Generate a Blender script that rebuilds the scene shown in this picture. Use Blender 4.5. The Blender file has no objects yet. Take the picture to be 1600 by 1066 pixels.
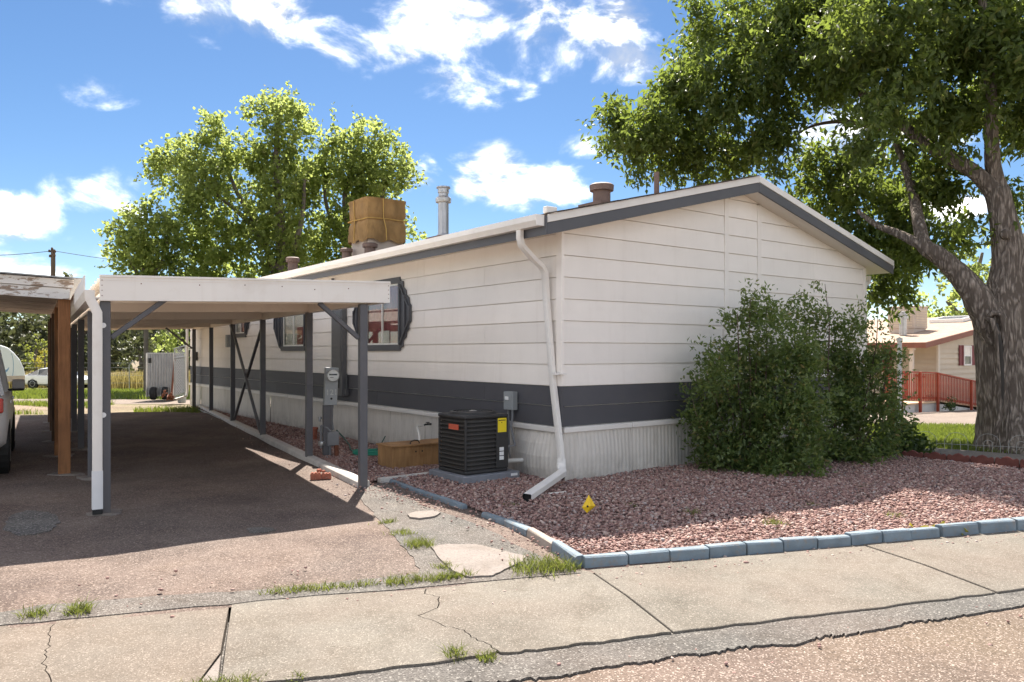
import bpy, bmesh, math, random
import numpy as np
from mathutils import Matrix, Vector
from mathutils.geometry import tessellate_polygon

random.seed(7)
rng = np.random.default_rng(7)
S = bpy.context.scene
COL = S.collection
R = math.radians

# ------------------------------------------------------------------ camera
EYE = 1.6
cd = bpy.data.cameras.new("camera")
cam = bpy.data.objects.new("camera", cd)
COL.objects.link(cam)
cam.location = (0, 0, EYE)
cam.rotation_euler = (R(90), 0, 0)
cd.sensor_width = 36.0
cd.lens = 27.0
cd.shift_y = 17 / 1600
cd.clip_start = 0.05
cd.clip_end = 2000
S.camera = cam

# ------------------------------------------------------------------ world, sun, exposure
SUN_DIR = Vector((-0.055, 0.76, 1.0)).normalized()      # towards the sun
SUN_EL = math.asin(SUN_DIR.z)
SUN_AZ = math.atan2(SUN_DIR.x, SUN_DIR.y)
W = bpy.data.worlds.new("World")
S.world = W
W.use_nodes = True
wn, wl = W.node_tree.nodes, W.node_tree.links
wn.clear()


def wnode(t, **kw):
    n = wn.new(t)
    for k, v in kw.items():
        setattr(n, k, v)
    return n


def wmath(op, a, b=None, c=None, clamp=False):
    n = wn.new("ShaderNodeMath")
    n.operation = op
    n.use_clamp = clamp
    for i, v in enumerate((a, b, c)):
        if v is None:
            continue
        if isinstance(v, (int, float)):
            n.inputs[i].default_value = v
        else:
            wl.new(v, n.inputs[i])
    return n.outputs[0]


SKY_STRENGTH = 0.06
sky = wnode("ShaderNodeTexSky", sky_type='NISHITA')
sky.sun_disc = False
sky.sun_elevation = SUN_EL
sky.sun_rotation = SUN_AZ
sky.altitude = 1700
sky.air_density = 1.0
sky.dust_density = 0.6
sky.ozone_density = 2.0
tc = wnode("ShaderNodeTexCoord")
sep = wnode("ShaderNodeSeparateXYZ")
wl.new(tc.outputs["Generated"], sep.inputs[0])
az = wmath('ARCTAN2', sep.outputs[0], sep.outputs[1])
el = wmath('ARCSINE', sep.outputs[2])
n1 = wnode("ShaderNodeTexNoise")
n1.inputs["Scale"].default_value = 8.5
n1.inputs["Detail"].default_value = 9.0
n1.inputs["Roughness"].default_value = 0.58
n1.inputs["Distortion"].default_value = 0.35
mp = wnode("ShaderNodeMapping")
mp.inputs["Scale"].default_value = (1, 1, 1.7)
wl.new(tc.outputs["Generated"], mp.inputs[0])
wl.new(mp.outputs[0], n1.inputs["Vector"])
n2 = wnode("ShaderNodeTexNoise")
n2.inputs["Scale"].default_value = 3.2
n2.inputs["Detail"].default_value = 4.0
wl.new(mp.outputs[0], n2.inputs["Vector"])
# clouds that stand in this sky: azimuth, elevation, half width, half height (degrees), weight
CL = []


def cloud(px, py, hw, hh, k=1.0):
    x, z = (px - 800) / 1200, (550 - py) / 1200
    a = math.degrees(math.atan(x))
    e = math.degrees(math.atan(z / math.hypot(1, x)))
    f = 1 / math.hypot(1, x)
    CL.append((a, e, math.degrees(hw / 1200) * f * f * .92, math.degrees(hh / 1200) * f * .92, k * .90))


for c in [(360, 10, 190, 60, 1.5), (430, 30, 110, 40, .8), (760, 20, 190, 70, 1.1), (880, 60, 170, 60, 1.1), (960, 90, 110, 45, 1.0),
          (560, 80, 75, 32, .55), (628, 88, 30, 14, .6), (715, 132, 80, 30, .9), (815, 136, 26, 16, .6), (905, 228, 52, 22, .9),
          (770, 272, 88, 52, 2.2), (800, 292, 120, 42, 1.7), (865, 285, 66, 36, .9), (672, 284, 40, 34, .7), (130, 138, 62, 22, .6), (165, 295, 105, 42, 1.3),
          (215, 310, 60, 40, .8), (25, 345, 75, 45, 1.1), (30, 415, 90, 26, .7), (140, 388, 45, 18, .6), (1350, 240, 130, 70, .9), (1260, 245, 60, 30, .8),
          (1480, 330, 80, 40, .8), (1390, 460, 60, 40, .6), (1050, 350, 80, 26, .5), (-150, 200, 190, 60, 1.0), (1750, 120, 160, 70, 1.0)]:
    cloud(*c)
best = None
low = None
for (a, e, wa, we, k) in CL:
    da = wmath('MULTIPLY', wmath('SUBTRACT', az, R(a)), 1 / R(wa))
    de = wmath('MULTIPLY', wmath('SUBTRACT', el, R(e)), 1 / R(we))
    d2 = wmath('ADD', wmath('MULTIPLY', da, da), wmath('MULTIPLY', de, de))
    v = wmath('MULTIPLY', wmath('SUBTRACT', 1.0, d2), k)
    best = v if best is None else wmath('SMOOTH_MAX', best, v, 0.25)
best = wmath('MAXIMUM', best, -2.0)
# broken cloud goes on over the unseen sky, cover raised for fill light
n3 = wnode("ShaderNodeTexNoise")
n3.inputs["Scale"].default_value = 2.6
n3.inputs["Detail"].default_value = 3.0
wl.new(mp.outputs[0], n3.inputs["Vector"])
rest = wmath('MULTIPLY', wmath('SUBTRACT', n3.outputs["Fac"], 0.44), 7.0)
oa = wmath('MULTIPLY', wmath('SUBTRACT', wmath('ABSOLUTE', az), 0.62), 6.0)
oe = wmath('MULTIPLY', wmath('SUBTRACT', el, 0.45), 6.0)
out = wmath('MAXIMUM', wmath('MINIMUM', wmath('MAXIMUM', oa, oe), 1.0), 0.0)
best = wmath('ADD', wmath('MULTIPLY', best, wmath('SUBTRACT', 1.0, out)), wmath('MULTIPLY', rest, out))
nz = wmath('MULTIPLY', wmath('SUBTRACT', n1.outputs["Fac"], 0.5), 6.6)
dens = wmath('ADD', wmath('MULTIPLY', best, 0.95), wmath('ADD', nz, -0.16))
mr = wnode("ShaderNodeMapRange", interpolation_type='SMOOTHSTEP')
mr.inputs[1].default_value = -0.45
mr.inputs[2].default_value = 1.75
wl.new(dens, mr.inputs[0])
cov = wmath('MULTIPLY', wmath('POWER', mr.outputs[0], 1.5), 0.97)
# sky colour: a touch more saturated, as the photograph shows it
hs = wnode("ShaderNodeHueSaturation")
hs.inputs["Saturation"].default_value = 1.17
hs.inputs["Value"].default_value = 0.345
wl.new(sky.outputs[0], hs.inputs["Color"])
# cloud colour: white body, faint blue grey where thick or low
cr = wnode("ShaderNodeValToRGB")
cr.color_ramp.elements[0].position = 0.22
cr.color_ramp.elements[0].color = (1.95, 2.05, 2.22, 1)
cr.color_ramp.elements[1].position = 0.80
cr.color_ramp.elements[1].color = (13.0, 12.3, 11.4, 1)
mp2 = wnode("ShaderNodeMapping")
mp2.inputs["Location"].default_value = (0, 0.01, 0.04)
wl.new(mp.outputs[0], mp2.inputs[0])
n1b = wnode("ShaderNodeTexNoise")
for q_ in ("Scale", "Detail", "Roughness", "Distortion"):
    n1b.inputs[q_].default_value = n1.inputs[q_].default_value
wl.new(mp2.outputs[0], n1b.inputs["Vector"])
lit = wmath('MULTIPLY_ADD', wmath('SUBTRACT', n1.outputs["Fac"], n1b.outputs["Fac"]), 2.6, wmath('MULTIPLY', n2.outputs["Fac"], 0.9))
wl.new(lit, cr.inputs[0])
CLOUD_MUL = 1.0
cm = wnode("ShaderNodeMix", data_type='RGBA')
cm.blend_type = 'MULTIPLY'
cm.inputs[0].default_value = 1.0
wl.new(cr.outputs[0], cm.inputs[6])
cm.inputs[7].default_value = (CLOUD_MUL,) * 3 + (1,)
mx = wnode("ShaderNodeMix", data_type='RGBA')
wl.new(cov, mx.inputs[0])
wl.new(hs.outputs[0], mx.inputs[6])
wl.new(cm.outputs[2], mx.inputs[7])
bg = wnode("ShaderNodeBackground")
bg.inputs["Strength"].default_value = SKY_STRENGTH
wl.new(mx.outputs[2], bg.inputs["Color"])
wo = wnode("ShaderNodeOutputWorld")
wl.new(bg.outputs[0], wo.inputs["Surface"])
W.cycles.sampling_method = 'MANUAL'
W.cycles.sample_map_resolution = 512

sd = bpy.data.lights.new("sun", 'SUN')
sd.energy = 2.0
sd.angle = R(0.5)
sd.color = (1.0, 0.93, 0.84)
sun = bpy.data.objects.new("sun", sd)
sun.rotation_euler = SUN_DIR.to_track_quat('Z', 'Y').to_euler()
sun.location = (0, 0, 30)
COL.objects.link(sun)
vs = S.view_settings
vs.view_transform = 'Standard'
vs.look = 'None'
vs.gamma = 1.0
vs.use_curve_mapping = False
vs.exposure = 2.76
S.cycles.max_bounces = 8
S.cycles.diffuse_bounces = 5
S.cycles.glossy_bounces = 3
S.cycles.transmission_bounces = 6
S.cycles.transparent_max_bounces = 12
S.cycles.sample_clamp_indirect = 6.0


# ------------------------------------------------------------------ geometry helpers
MAT = {}
XF = {}


def P(px, py, Y):
    return Vector(((px - 800) / 1200 * Y, Y, EYE - (py - 550) / 1200 * Y))


def G(px, py, z=0.0):
    Y = (EYE - z) * 1200 / (py - 550)
    return Vector(((px - 800) / 1200 * Y, Y, z))


def smooth(a, b, x):
    t = np.clip((x - a) / (b - a), 0, 1)
    return t * t * (3 - 2 * t)


def terrain(x, y):
    wr = smooth(4.5, 8.5, np.asarray(x, float))
    y0 = 24 + (13.5 - 24) * wr
    return -0.031 * np.clip(np.minimum(y, 62) - y0, 0, None)


def TZ(x, y):
    return float(terrain(x, y))


class MB:
    def __init__(s):
        s.v = []
        s.f = []

    def add(s, vs_, fs):
        o = len(s.v)
        s.v += [tuple(p) for p in vs_]
        s.f += [tuple(i + o for i in f) for f in fs]
        return s

    def box(s, x0, x1, y0, y1, z0, z1):
        return s.add([(x0, y0, z0), (x1, y0, z0), (x1, y1, z0), (x0, y1, z0), (x0, y0, z1), (x1, y0, z1), (x1, y1, z1), (x0, y1, z1)],
                     [(0, 3, 2, 1), (4, 5, 6, 7), (0, 1, 5, 4), (1, 2, 6, 5), (2, 3, 7, 6), (3, 0, 4, 7)])

    def frame_box(s, c, ax, ay, az_, hx, hy, hz):
        c, ax, ay, az_ = Vector(c), Vector(ax).normalized(), Vector(ay).normalized(), Vector(az_).normalized()
        vs_ = [c + ax * hx * i + ay * hy * j + az_ * hz * k for k in (-1, 1) for i, j in ((-1, -1), (1, -1), (1, 1), (-1, 1))]
        return s.add(vs_, [(0, 3, 2, 1), (4, 5, 6, 7), (0, 1, 5, 4), (1, 2, 6, 5), (2, 3, 7, 6), (3, 0, 4, 7)])

    def bar(s, p, q, w, h, up=(0, 0, 1)):
        p, q = Vector(p), Vector(q)
        d = (q - p)
        L = d.length
        d.normalize()
        up = Vector(up)
        if abs(d.dot(up)) > .98:
            up = Vector((0.8, 0.6, 0))
        sx = d.cross(up).normalized()
        u = sx.cross(d).normalized()
        return s.frame_box((p + q) / 2, d, sx, u, L / 2, w / 2, h / 2)

    def tube(s, pts, rad, n=8, caps=True, up=None):
        pts = [Vector(p) for p in pts]
        if not hasattr(rad, '__len__'):
            rad = [rad] * len(pts)
        o = len(s.v)
        ref = Vector(up) if up else None
        prev = None
        for i, p in enumerate(pts):
            d = (pts[min(i + 1, len(pts) - 1)] - pts[max(i - 1, 0)]).normalized()
            if prev is None:
                a = ref or (Vector((0, 0, 1)) if abs(d.z) < .9 else Vector((1, 0, 0)))
                sx = d.cross(a).normalized()
            else:
                sx = (prev - d * prev.dot(d)).normalized()
            prev = sx
            sy = d.cross(sx)
            for k in range(n):
                t = 2 * math.pi * k / n
                s.v.append(tuple(p + (sx * math.cos(t) + sy * math.sin(t)) * rad[i]))
        for i in range(len(pts) - 1):
            for k in range(n):
                a, b = o + i * n + k, o + i * n + (k + 1) % n
                s.f.append((a, b, b + n, a + n))
        if caps:
            s.f.append(tuple(o + k for k in reversed(range(n))))
            e = o + (len(pts) - 1) * n
            s.f.append(tuple(e + k for k in range(n)))
        return s

    def lathe(s, prof, c=(0, 0, 0), n=20, axis='z', caps=True):
        o = len(s.v)
        for (r, h) in prof:
            for k in range(n):
                t = 2 * math.pi * k / n
                a, b = r * math.cos(t), r * math.sin(t)
                q = (a, b, h) if axis == 'z' else ((a, h, b) if axis == 'y' else (h, a, b))
                s.v.append((q[0] + c[0], q[1] + c[1], q[2] + c[2]))
        for i in range(len(prof) - 1):
            for k in range(n):
                a, b = o + i * n + k, o + i * n + (k + 1) % n
                s.f.append((a, b, b + n, a + n))
        if caps:
            s.f.append(tuple(o + k for k in reversed(range(n))))
            e = o + (len(prof) - 1) * n
            s.f.append(tuple(e + k for k in range(n)))
        return s

    def prism(s, poly, fn, t0, t1):
        """poly: 2-D outline; fn(a, b, t) -> point"""
        n = len(poly)
        vs_ = [fn(a, b, t0) for a, b in poly] + [fn(a, b, t1) for a, b in poly]
        fs = [tuple(reversed(range(n))), tuple(range(n, 2 * n))] + [(i, (i + 1) % n, n + (i + 1) % n, n + i) for i in range(n)]
        return s.add(vs_, fs)

    def mesh(s, name, T=None):
        vs_ = s.v
        if T is not None:
            vs_ = [tuple(T @ Vector(p)) for p in vs_]
        m = bpy.data.meshes.new(name)
        m.from_pydata(vs_, [], s.f)
        bm = bmesh.new()
        bm.from_mesh(m)
        bmesh.ops.recalc_face_normals(bm, faces=bm.faces)
        bm.to_mesh(m)
        bm.free()
        return m

    def build(s, name, mat, parent=None, local=False, smooth=False, bevel=0, label=None, seg=1):
        T = None
        if parent is not None and not local:
            T = XF[parent.name].inverted()
        o = link(name, s.mesh(name, T), mat, parent)
        if smooth:
            for p in o.data.polygons:
                p.use_smooth = True
            if smooth == 'auto':
                try:
                    o.data.set_sharp_from_angle(angle=R(38))
                except Exception:
                    pass
        if bevel:
            b = o.modifiers.new("edge", 'BEVEL')
            b.width = bevel
            b.segments = seg
            b.limit_method = 'ANGLE'
            b.angle_limit = R(40)
        if label:
            o["label"] = label
        return o


def link(name, me, mat, parent=None):
    o = bpy.data.objects.new(name, me)
    COL.objects.link(o)
    if mat is not None and not me.materials:
        me.materials.append(MAT[mat] if isinstance(mat, str) else mat)
    if parent is not None:
        o.parent = parent
        XF[o.name] = XF[parent.name]
    else:
        XF[o.name] = Matrix.Identity(4)
    return o


def tag(o, label, cat, group=None, kind=None):
    if label:
        o["label"] = label
    if cat:
        o["category"] = cat
    if group:
        o["group"] = group
    if kind:
        o["kind"] = kind
    return o


def thing(name, label, cat, loc=(0, 0, 0), rz=0.0, group=None):
    o = bpy.data.objects.new(name, None)
    COL.objects.link(o)
    o.empty_display_size = 0.1
    o.location = loc
    o.rotation_euler = (0, 0, rz)
    XF[o.name] = Matrix.Translation(Vector(loc)) @ Matrix.Rotation(rz, 4, 'Z')
    return tag(o, label, cat, group)


def structure(o):
    o["kind"] = "structure"
    return o


def np_mesh(name, verts, loops_per_face, faces):
    """fast mesh from arrays; all faces have the same corner count"""
    m = bpy.data.meshes.new(name)
    nv, nf = len(verts), len(faces)
    m.vertices.add(nv)
    m.vertices.foreach_set("co", np.ascontiguousarray(verts, dtype=np.float32).ravel())
    m.loops.add(nf * loops_per_face)
    m.loops.foreach_set("vertex_index", np.ascontiguousarray(faces, dtype=np.int32).ravel())
    m.polygons.add(nf)
    m.polygons.foreach_set("loop_start", np.arange(nf, dtype=np.int32) * loops_per_face)
    m.polygons.foreach_set("loop_total", np.full(nf, loops_per_face, dtype=np.int32))
    m.update(calc_edges=True)
    m.validate()
    return m


# ------------------------------------------------------------------ materials
def mk(name):
    m = bpy.data.materials.new(name)
    m.use_nodes = True
    MAT[name] = m
    nt = m.node_tree
    return m, nt.nodes, nt.links, nt.nodes["Principled BSDF"]


def nd(N, t, **kw):
    n = N.new(t)
    for k, v in kw.items():
        setattr(n, k, v)
    return n


def noise(N, L, vec, scale, detail=5, rough=.55, dist=0):
    n = N.new("ShaderNodeTexNoise")
    n.inputs["Scale"].default_value = scale
    n.inputs["Detail"].default_value = detail
    n.inputs["Roughness"].default_value = rough
    n.inputs["Distortion"].default_value = dist
    L.new(vec, n.inputs["Vector"])
    return n.outputs["Fac"]


def ramp(N, L, fac, stops):
    r = N.new("ShaderNodeValToRGB")
    e = r.color_ramp.elements
    while len(e) < len(stops):
        e.new(0.5)
    for i, (p, c) in enumerate(stops):
        e[i].position = p
        e[i].color = tuple(c) + (1,) if len(c) == 3 else c
    L.new(fac, r.inputs[0])
    return r.outputs[0]


def mix(N, L, fac, a, b, mode='MIX'):
    m = N.new("ShaderNodeMix")
    m.data_type = 'RGBA'
    m.blend_type = mode
    for sock, v in ((0, fac), (6, a), (7, b)):
        if isinstance(v, (int, float)):
            m.inputs[sock].default_value = v
        elif isinstance(v, tuple):
            m.inputs[sock].default_value = v + (1,) if len(v) == 3 else v
        else:
            L.new(v, m.inputs[sock])
    return m.outputs[2]


def bump(N, L, b, h, strength=.3, dist=.01):
    n = N.new("ShaderNodeBump")
    n.inputs["Strength"].default_value = strength
    n.inputs["Distance"].default_value = dist
    L.new(h, n.inputs["Height"])
    L.new(n.outputs[0], b.inputs["Normal"])


def coords(N, L, kind="Object", scale=None):
    t = N.new("ShaderNodeTexCoord")
    if scale is None:
        return t.outputs[kind]
    m = N.new("ShaderNodeMapping")
    m.inputs["Scale"].default_value = scale
    L.new(t.outputs[kind], m.inputs[0])
    return m.outputs[0]


def k(c, f):
    return tuple(min(1, x * f) for x in c)


def paint(name, col, rough=.6, var=.10, scale=3.0, dirt=None, dirt_amt=.0, bumpy=.0, bscale=80, metal=0.0, spec=.35, stretch=None, streak=0, splash=0):
    m, N, L, b = mk(name)
    v = coords(N, L, "Object", stretch)
    f = noise(N, L, v, scale, 6)
    c = ramp(N, L, f, [(.3, k(col, 1 - var)), (.7, k(col, 1 + var))])
    if dirt:
        f2 = noise(N, L, v, scale * 2.7, 8, .65)
        fac = ramp(N, L, f2, [(.52, (0, 0, 0)), (.75, (dirt_amt,) * 3)])
        c = mix(N, L, fac, c, dirt)
    if streak:
        fs = noise(N, L, coords(N, L, "Object", (5, 5, .35)), 1.6, 7, .65)
        c = mix(N, L, ramp(N, L, fs, [(.54, (0, 0, 0)), (.78, (streak,) * 3)]), c, dirt)
    if splash:
        sz = N.new("ShaderNodeSeparateXYZ")
        L.new(coords(N, L), sz.inputs[0])
        mrs = N.new("ShaderNodeMapRange")
        mrs.inputs[1].default_value = splash
        mrs.inputs[2].default_value = 0.0
        L.new(sz.outputs[2], mrs.inputs[0])
        ml = N.new("ShaderNodeMath")
        ml.operation = 'MULTIPLY'
        L.new(mrs.outputs[0], ml.inputs[0])
        L.new(ramp(N, L, noise(N, L, coords(N, L), 7, 7, .7), [(.35, (0, 0, 0)), (.65, (.8,) * 3)]), ml.inputs[1])
        c = mix(N, L, ml.outputs[0], c, k(dirt, .8))
    oi = N.new("ShaderNodeObjectInfo")
    tone = ramp(N, L, oi.outputs["Random"], [(0, (.95, .95, .95)), (1, (1.04, 1.04, 1.04))])
    c = mix(N, L, 1.0, c, tone, 'MULTIPLY')
    L.new(c, b.inputs["Base Color"])
    b.inputs["Roughness"].default_value = rough
    b.inputs["Metallic"].default_value = metal
    b.inputs["Specular IOR Level"].default_value = spec
    if bumpy:
        bump(N, L, b, noise(N, L, v, bscale, 4), bumpy, .004)
    return m


paint("siding_white", (.87, .82, .765), .65, .03, 1.5, (.62, .56, .49), .12, .06, 60, streak=.22)
paint("siding_charcoal", (.082, .082, .092), .6, .08, 2.0, (.12, .115, .11), .3, .06, 60)
paint("trim_charcoal", (.095, .098, .108), .55, .08, 2.0, (.13, .125, .12), .2)
paint("post_charcoal", (.105, .105, .115), .5, .10, 3.0, (.16, .14, .13), .35, streak=.5, splash=.25)
paint("trim_white", (.80, .77, .73), .45, .04, 2.0, (.60, .55, .48), .25)
paint("carport_metal", (.84, .80, .75), .45, .03, 1.2, (.60, .52, .44), .35, streak=.25)
paint("carport_bounce_tan", (.83, .74, .635), .55, .05, 1.5, (.5, .4, .32), .3)  # carport metal seen from below, warm ground bounce put into its colour
paint("soffit", (.74, .68, .62), .6, .04, 2.0)
paint("skirt_metal", (.66, .62, .565), .45, .06, 2.2, (.42, .38, .33), .55, stretch=(3, 3, .6), streak=.35, splash=.32)
paint("interior_dark", (.05, .045, .04), .9, .2, 2)
paint("curtain_red", (.36, .11, .115), .9, .25, 9, stretch=(6, 6, .5))
paint("curtain_pale", (.86, .81, .74), .9, .1, 5)
paint("grey_box", (.30, .32, .33), .5, .08, 4, (.2, .2, .2), .3)
paint("panel_charcoal", (.11, .112, .118), .5, .06, 3)
paint("ac_black", (.035, .034, .034), .5, .2, 5, (.07, .06, .05), .3)
paint("ac_louver", (.040, .037, .034), .5, .2, 6, (.085, .07, .055), .5)
paint("pad_grey", (.22, .23, .255), .85, .1, 6, (.14, .13, .12), .4, .2, 120)
paint("black_plastic", (.02, .02, .02), .5, .1, 5)
paint("yellow_sticker", (.85, .66, .02), .5, .03, 5)
paint("white_sticker", (.78, .78, .78), .5, .04, 5)
paint("number_paint", (.50, .52, .50), .6, .2, 40)
paint("red_plate", (.55, .11, .06), .5, .08, 30)
paint("conduit_grey", (.20, .205, .215), .5, .1, 6)
paint("steel", (.42, .42, .42), .35, .12, 8, (.2, .17, .13), .3, metal=.8)
paint("pipe_metal", (.48, .47, .46), .35, .12, 4, (.25, .22, .2), .35, metal=.7)
paint("vent_brown", (.20, .135, .11), .7, .15, 6, (.10, .07, .06), .4)
paint("pvc_white", (.78, .76, .71), .4, .05, 4)
paint("hose_green", (.03, .26, .17), .5, .12, 8)
paint("hose_dark", (.03, .10, .075), .55, .12, 8)
paint("yellow_flag", (.88, .56, .02), .45, .06, 12)
paint("tarp", (.29, .175, .07), .85, .32, 3.6, (.19, .11, .045), .7, .5, 14, stretch=(1, 1, .45))
paint("rope", (.50, .32, .10), .9, .1, 10)
paint("cooler_metal", (.56, .47, .40), .6, .08, 4)
paint("block_blue", (.185, .235, .275), .85, .16, 6, (.25, .205, .165), .8, .6, 70)
paint("block_bare", (.34, .29, .25), .9, .15, 8, (.2, .17, .14), .5, .4, 90)
paint("curb_white", (.58, .55, .51), .85, .10, 5, (.30, .26, .22), .5, .4, 70)
paint("brick_red", (.36, .12, .075), .9, .25, 14, (.5, .36, .28), .4, .5, 80)
paint("edge_red", (.17, .06, .048), .9, .2, 12, (.10, .05, .04), .5, .4, 60)
paint("wire_white", (.36, .36, .34), .5, .1, 9)
paint("car_silver", (.80, .80, .79), .38, .02, 1, spec=.3)
paint("car_white", (.80, .80, .80), .25, .02, 1, spec=.6)
paint("tyre", (.018, .018, .018), .85, .15, 20)
paint("alloy", (.45, .45, .46), .3, .1, 6, metal=.7)
paint("lamp_red", (.42, .03, .02), .25, .1, 5, spec=.6)
paint("camper_white", (.80, .81, .82), .35, .03, 1)
paint("camper_blue", (.22, .36, .52), .4, .12, 3)
paint("camper_tan", (.50, .40, .33), .5, .06, 3)
paint("galvanised", (.30, .31, .32), .4, .16, 5, (.25, .22, .2), .5, metal=.35, stretch=(3, 3, .7))
paint("panel_wire", (.17, .175, .18), .5, .15, 5, metal=.2)
paint("rust", (.16, .06, .035), .85, .3, 10)
paint("tan_siding", (.62, .53, .41), .65, .04, 3)
paint("tan_trim", (.70, .63, .53), .6, .04, 3)
paint("brown_fascia", (.25, .10, .065), .6, .1, 4)
paint("shutter_red", (.20, .045, .05), .6, .1, 5)
paint("ramp_red", (.36, .07, .035), .6, .18, 5, (.22, .05, .03), .4)
paint("ramp_deck", (.62, .43, .27), .75, .1, 5)
paint("white_wall", (.62, .59, .55), .8, .06, 4, (.45, .4, .35), .4)
paint("pole_wood", (.14, .10, .075), .9, .2, 5, stretch=(6, 6, .6))
paint("cable", (.03, .03, .03), .7)
paint("branch_bark", (.13, .095, .075), .95, .25, 9)
paint("pale_bark", (.13, .11, .09), .95, .25, 4)

# glass
m, N, L, b = mk("glass")
N.remove(b)
tr = N.new("ShaderNodeBsdfTransparent")
tr.inputs[0].default_value = (.93, .95, .94, 1)
gl = N.new("ShaderNodeBsdfGlossy")
gl.inputs["Roughness"].default_value = .02
lw_ = N.new("ShaderNodeLayerWeight")
lw_.inputs["Blend"].default_value = .5
pw = N.new("ShaderNodeMath")
pw.operation = 'POWER'
L.new(lw_.outputs["Facing"], pw.inputs[0])
pw.inputs[1].default_value = 3.0
fr = N.new("ShaderNodeMath")
fr.operation = 'MULTIPLY_ADD'
L.new(pw.outputs[0], fr.inputs[0])
fr.inputs[1].default_value = .7
fr.inputs[2].default_value = .05
ms = N.new("ShaderNodeMixShader")
L.new(fr.outputs[0], ms.inputs[0])
L.new(tr.outputs[0], ms.inputs[1])
L.new(gl.outputs[0], ms.inputs[2])
L.new(ms.outputs[0], N["Material Output"].inputs[0])
paint("car_glass", (.02, .024, .028), .06, .05, 2, spec=.9)


def ground_mat(name, stops, nscale, speck=None, speck_scale=260, speck_amt=.35, rough=.92, bmp=.5, bscale=220, big=None, kind="Object", bdist=.006, blotch=0):
    """mottled base + fine grain + pale and dark grit"""
    m, N, L, b = mk(name)
    v = coords(N, L, kind)
    f = noise(N, L, v, nscale, 9, .62, .15)
    c = ramp(N, L, f, stops)
    if big:
        f0 = noise(N, L, v, big[0], 4, .5, .3)
        fac = ramp(N, L, f0, [(.42, (0, 0, 0)), (.66, (big[2],) * 3)])
        c = mix(N, L, fac, c, big[1])
    if blotch:
        c = mix(N, L, 1.0, c, ramp(N, L, noise(N, L, v, 3.1, 9, .7, .6), [(.30, k((1, .97, .93), 1 - blotch)), (.52, (1, 1, 1)), (.75, k((1, 1, .99), 1 + blotch * .5))]), 'MULTIPLY')
        c = mix(N, L, 1.0, c, ramp(N, L, noise(N, L, v, 17, 5, .75), [(.27, k((1, .97, .93), 1 - 1.6 * blotch)), (.38, (1, 1, 1))]), 'MULTIPLY')
    vo = N.new("ShaderNodeTexVoronoi")
    vo.inputs["Scale"].default_value = speck_scale
    vo.inputs["Randomness"].default_value = 1
    L.new(v, vo.inputs["Vector"])
    sepc = N.new("ShaderNodeSeparateColor")
    L.new(vo.outputs["Color"], sepc.inputs[0])
    if speck:
        g = ramp(N, L, sepc.outputs[0], [(.0, k((1, 1, 1), 1 - speck_amt)), (.5, (1, 1, 1)), (1, k((1, 1, 1), 1))])
        c = mix(N, L, 1.0, c, g, 'MULTIPLY')
        g2 = ramp(N, L, sepc.outputs[1], [(.80, (0, 0, 0)), (.96, (speck_amt,) * 3)])
        c = mix(N, L, g2, c, speck)
    L.new(c, b.inputs["Base Color"])
    b.inputs["Roughness"].default_value = rough
    b.inputs["Specular IOR Level"].default_value = .2
    h = N.new("ShaderNodeMath")
    h.operation = 'ADD'
    L.new(noise(N, L, v, bscale, 5, .7), h.inputs[0])
    L.new(vo.outputs["Distance"], h.inputs[1])
    bump(N, L, b, h.outputs[0], bmp, bdist)
    return m


ground_mat("asphalt_red", [(.28, (0.097, 0.070, 0.060)), (.55, (0.182, 0.136, 0.113)), (.75, (0.246, 0.189, 0.155))], 1.1, (.46, .375, .315), 105, .45, big=(.35, (0.143, 0.122, 0.109), .6), bmp=.7, bscale=120, blotch=0.16)
ground_mat("asphalt_grey", [(.28, (0.096, 0.090, 0.083)), (.55, (0.149, 0.140, 0.128)), (.78, (0.198, 0.180, 0.159))], 2.2, (.45, .42, .38), 110, .42, big=(.7, (0.198, 0.149, 0.123), .35), bmp=.9, bscale=110, blotch=0.16)
ground_mat("asphalt_dark", [(.28, (.10, .095, .09)), (.55, (.15, .14, .13)), (.78, (.19, .17, .155))], 2.2, (.5, .46, .42), 90, .5, bmp=.8, bscale=110)
ground_mat("road_pink", [(.25, (0.098, 0.074, 0.060)), (.5, (0.163, 0.121, 0.099)), (.75, (0.209, 0.156, 0.126))], 1.4, (.62, .52, .45), 120, .45, big=(.5, (0.176, 0.136, 0.096), .8), bmp=.55, bscale=140, blotch=0.16)
ground_mat("concrete", [(.25, (0.120, 0.108, 0.089)), (.5, (0.176, 0.158, 0.133)), (.75, (0.223, 0.199, 0.166))], 1.3, (.58, .52, .44), 150, .25, big=(.8, (0.173, 0.141, 0.115), .75), bmp=.28, bscale=160, bdist=.004, blotch=0.2)
ground_mat("concrete_pink", [(.25, (0.124, 0.101, 0.081)), (.5, (0.180, 0.145, 0.116)), (.75, (0.225, 0.181, 0.146))], 1.2, (.60, .52, .44), 150, .25, big=(.8, (0.168, 0.149, 0.125), .5), bmp=.28, bscale=160, bdist=.004, blotch=0.2)
ground_mat("concrete_pale", [(.25, (0.210, 0.188, 0.167)), (.5, (0.247, 0.214, 0.193)), (.75, (0.265, 0.233, 0.205))], 2.5, (.2, .18, .15), 70, .2, bmp=.3, bscale=140, blotch=0.2)
ground_mat("gravel_base", [(.3, (.10, .062, .055)), (.7, (.20, .12, .105))], 30, (.3, .2, .18), 60, .4, bmp=1.0, bscale=60)
ground_mat("dirt", [(.25, (.15, .105, .075)), (.5, (.24, .175, .125)), (.75, (.32, .25, .18))], .8, (.4, .33, .25), 60, .4, big=(.25, (.12, .13, .045), .7), bmp=.6, bscale=60)
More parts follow.
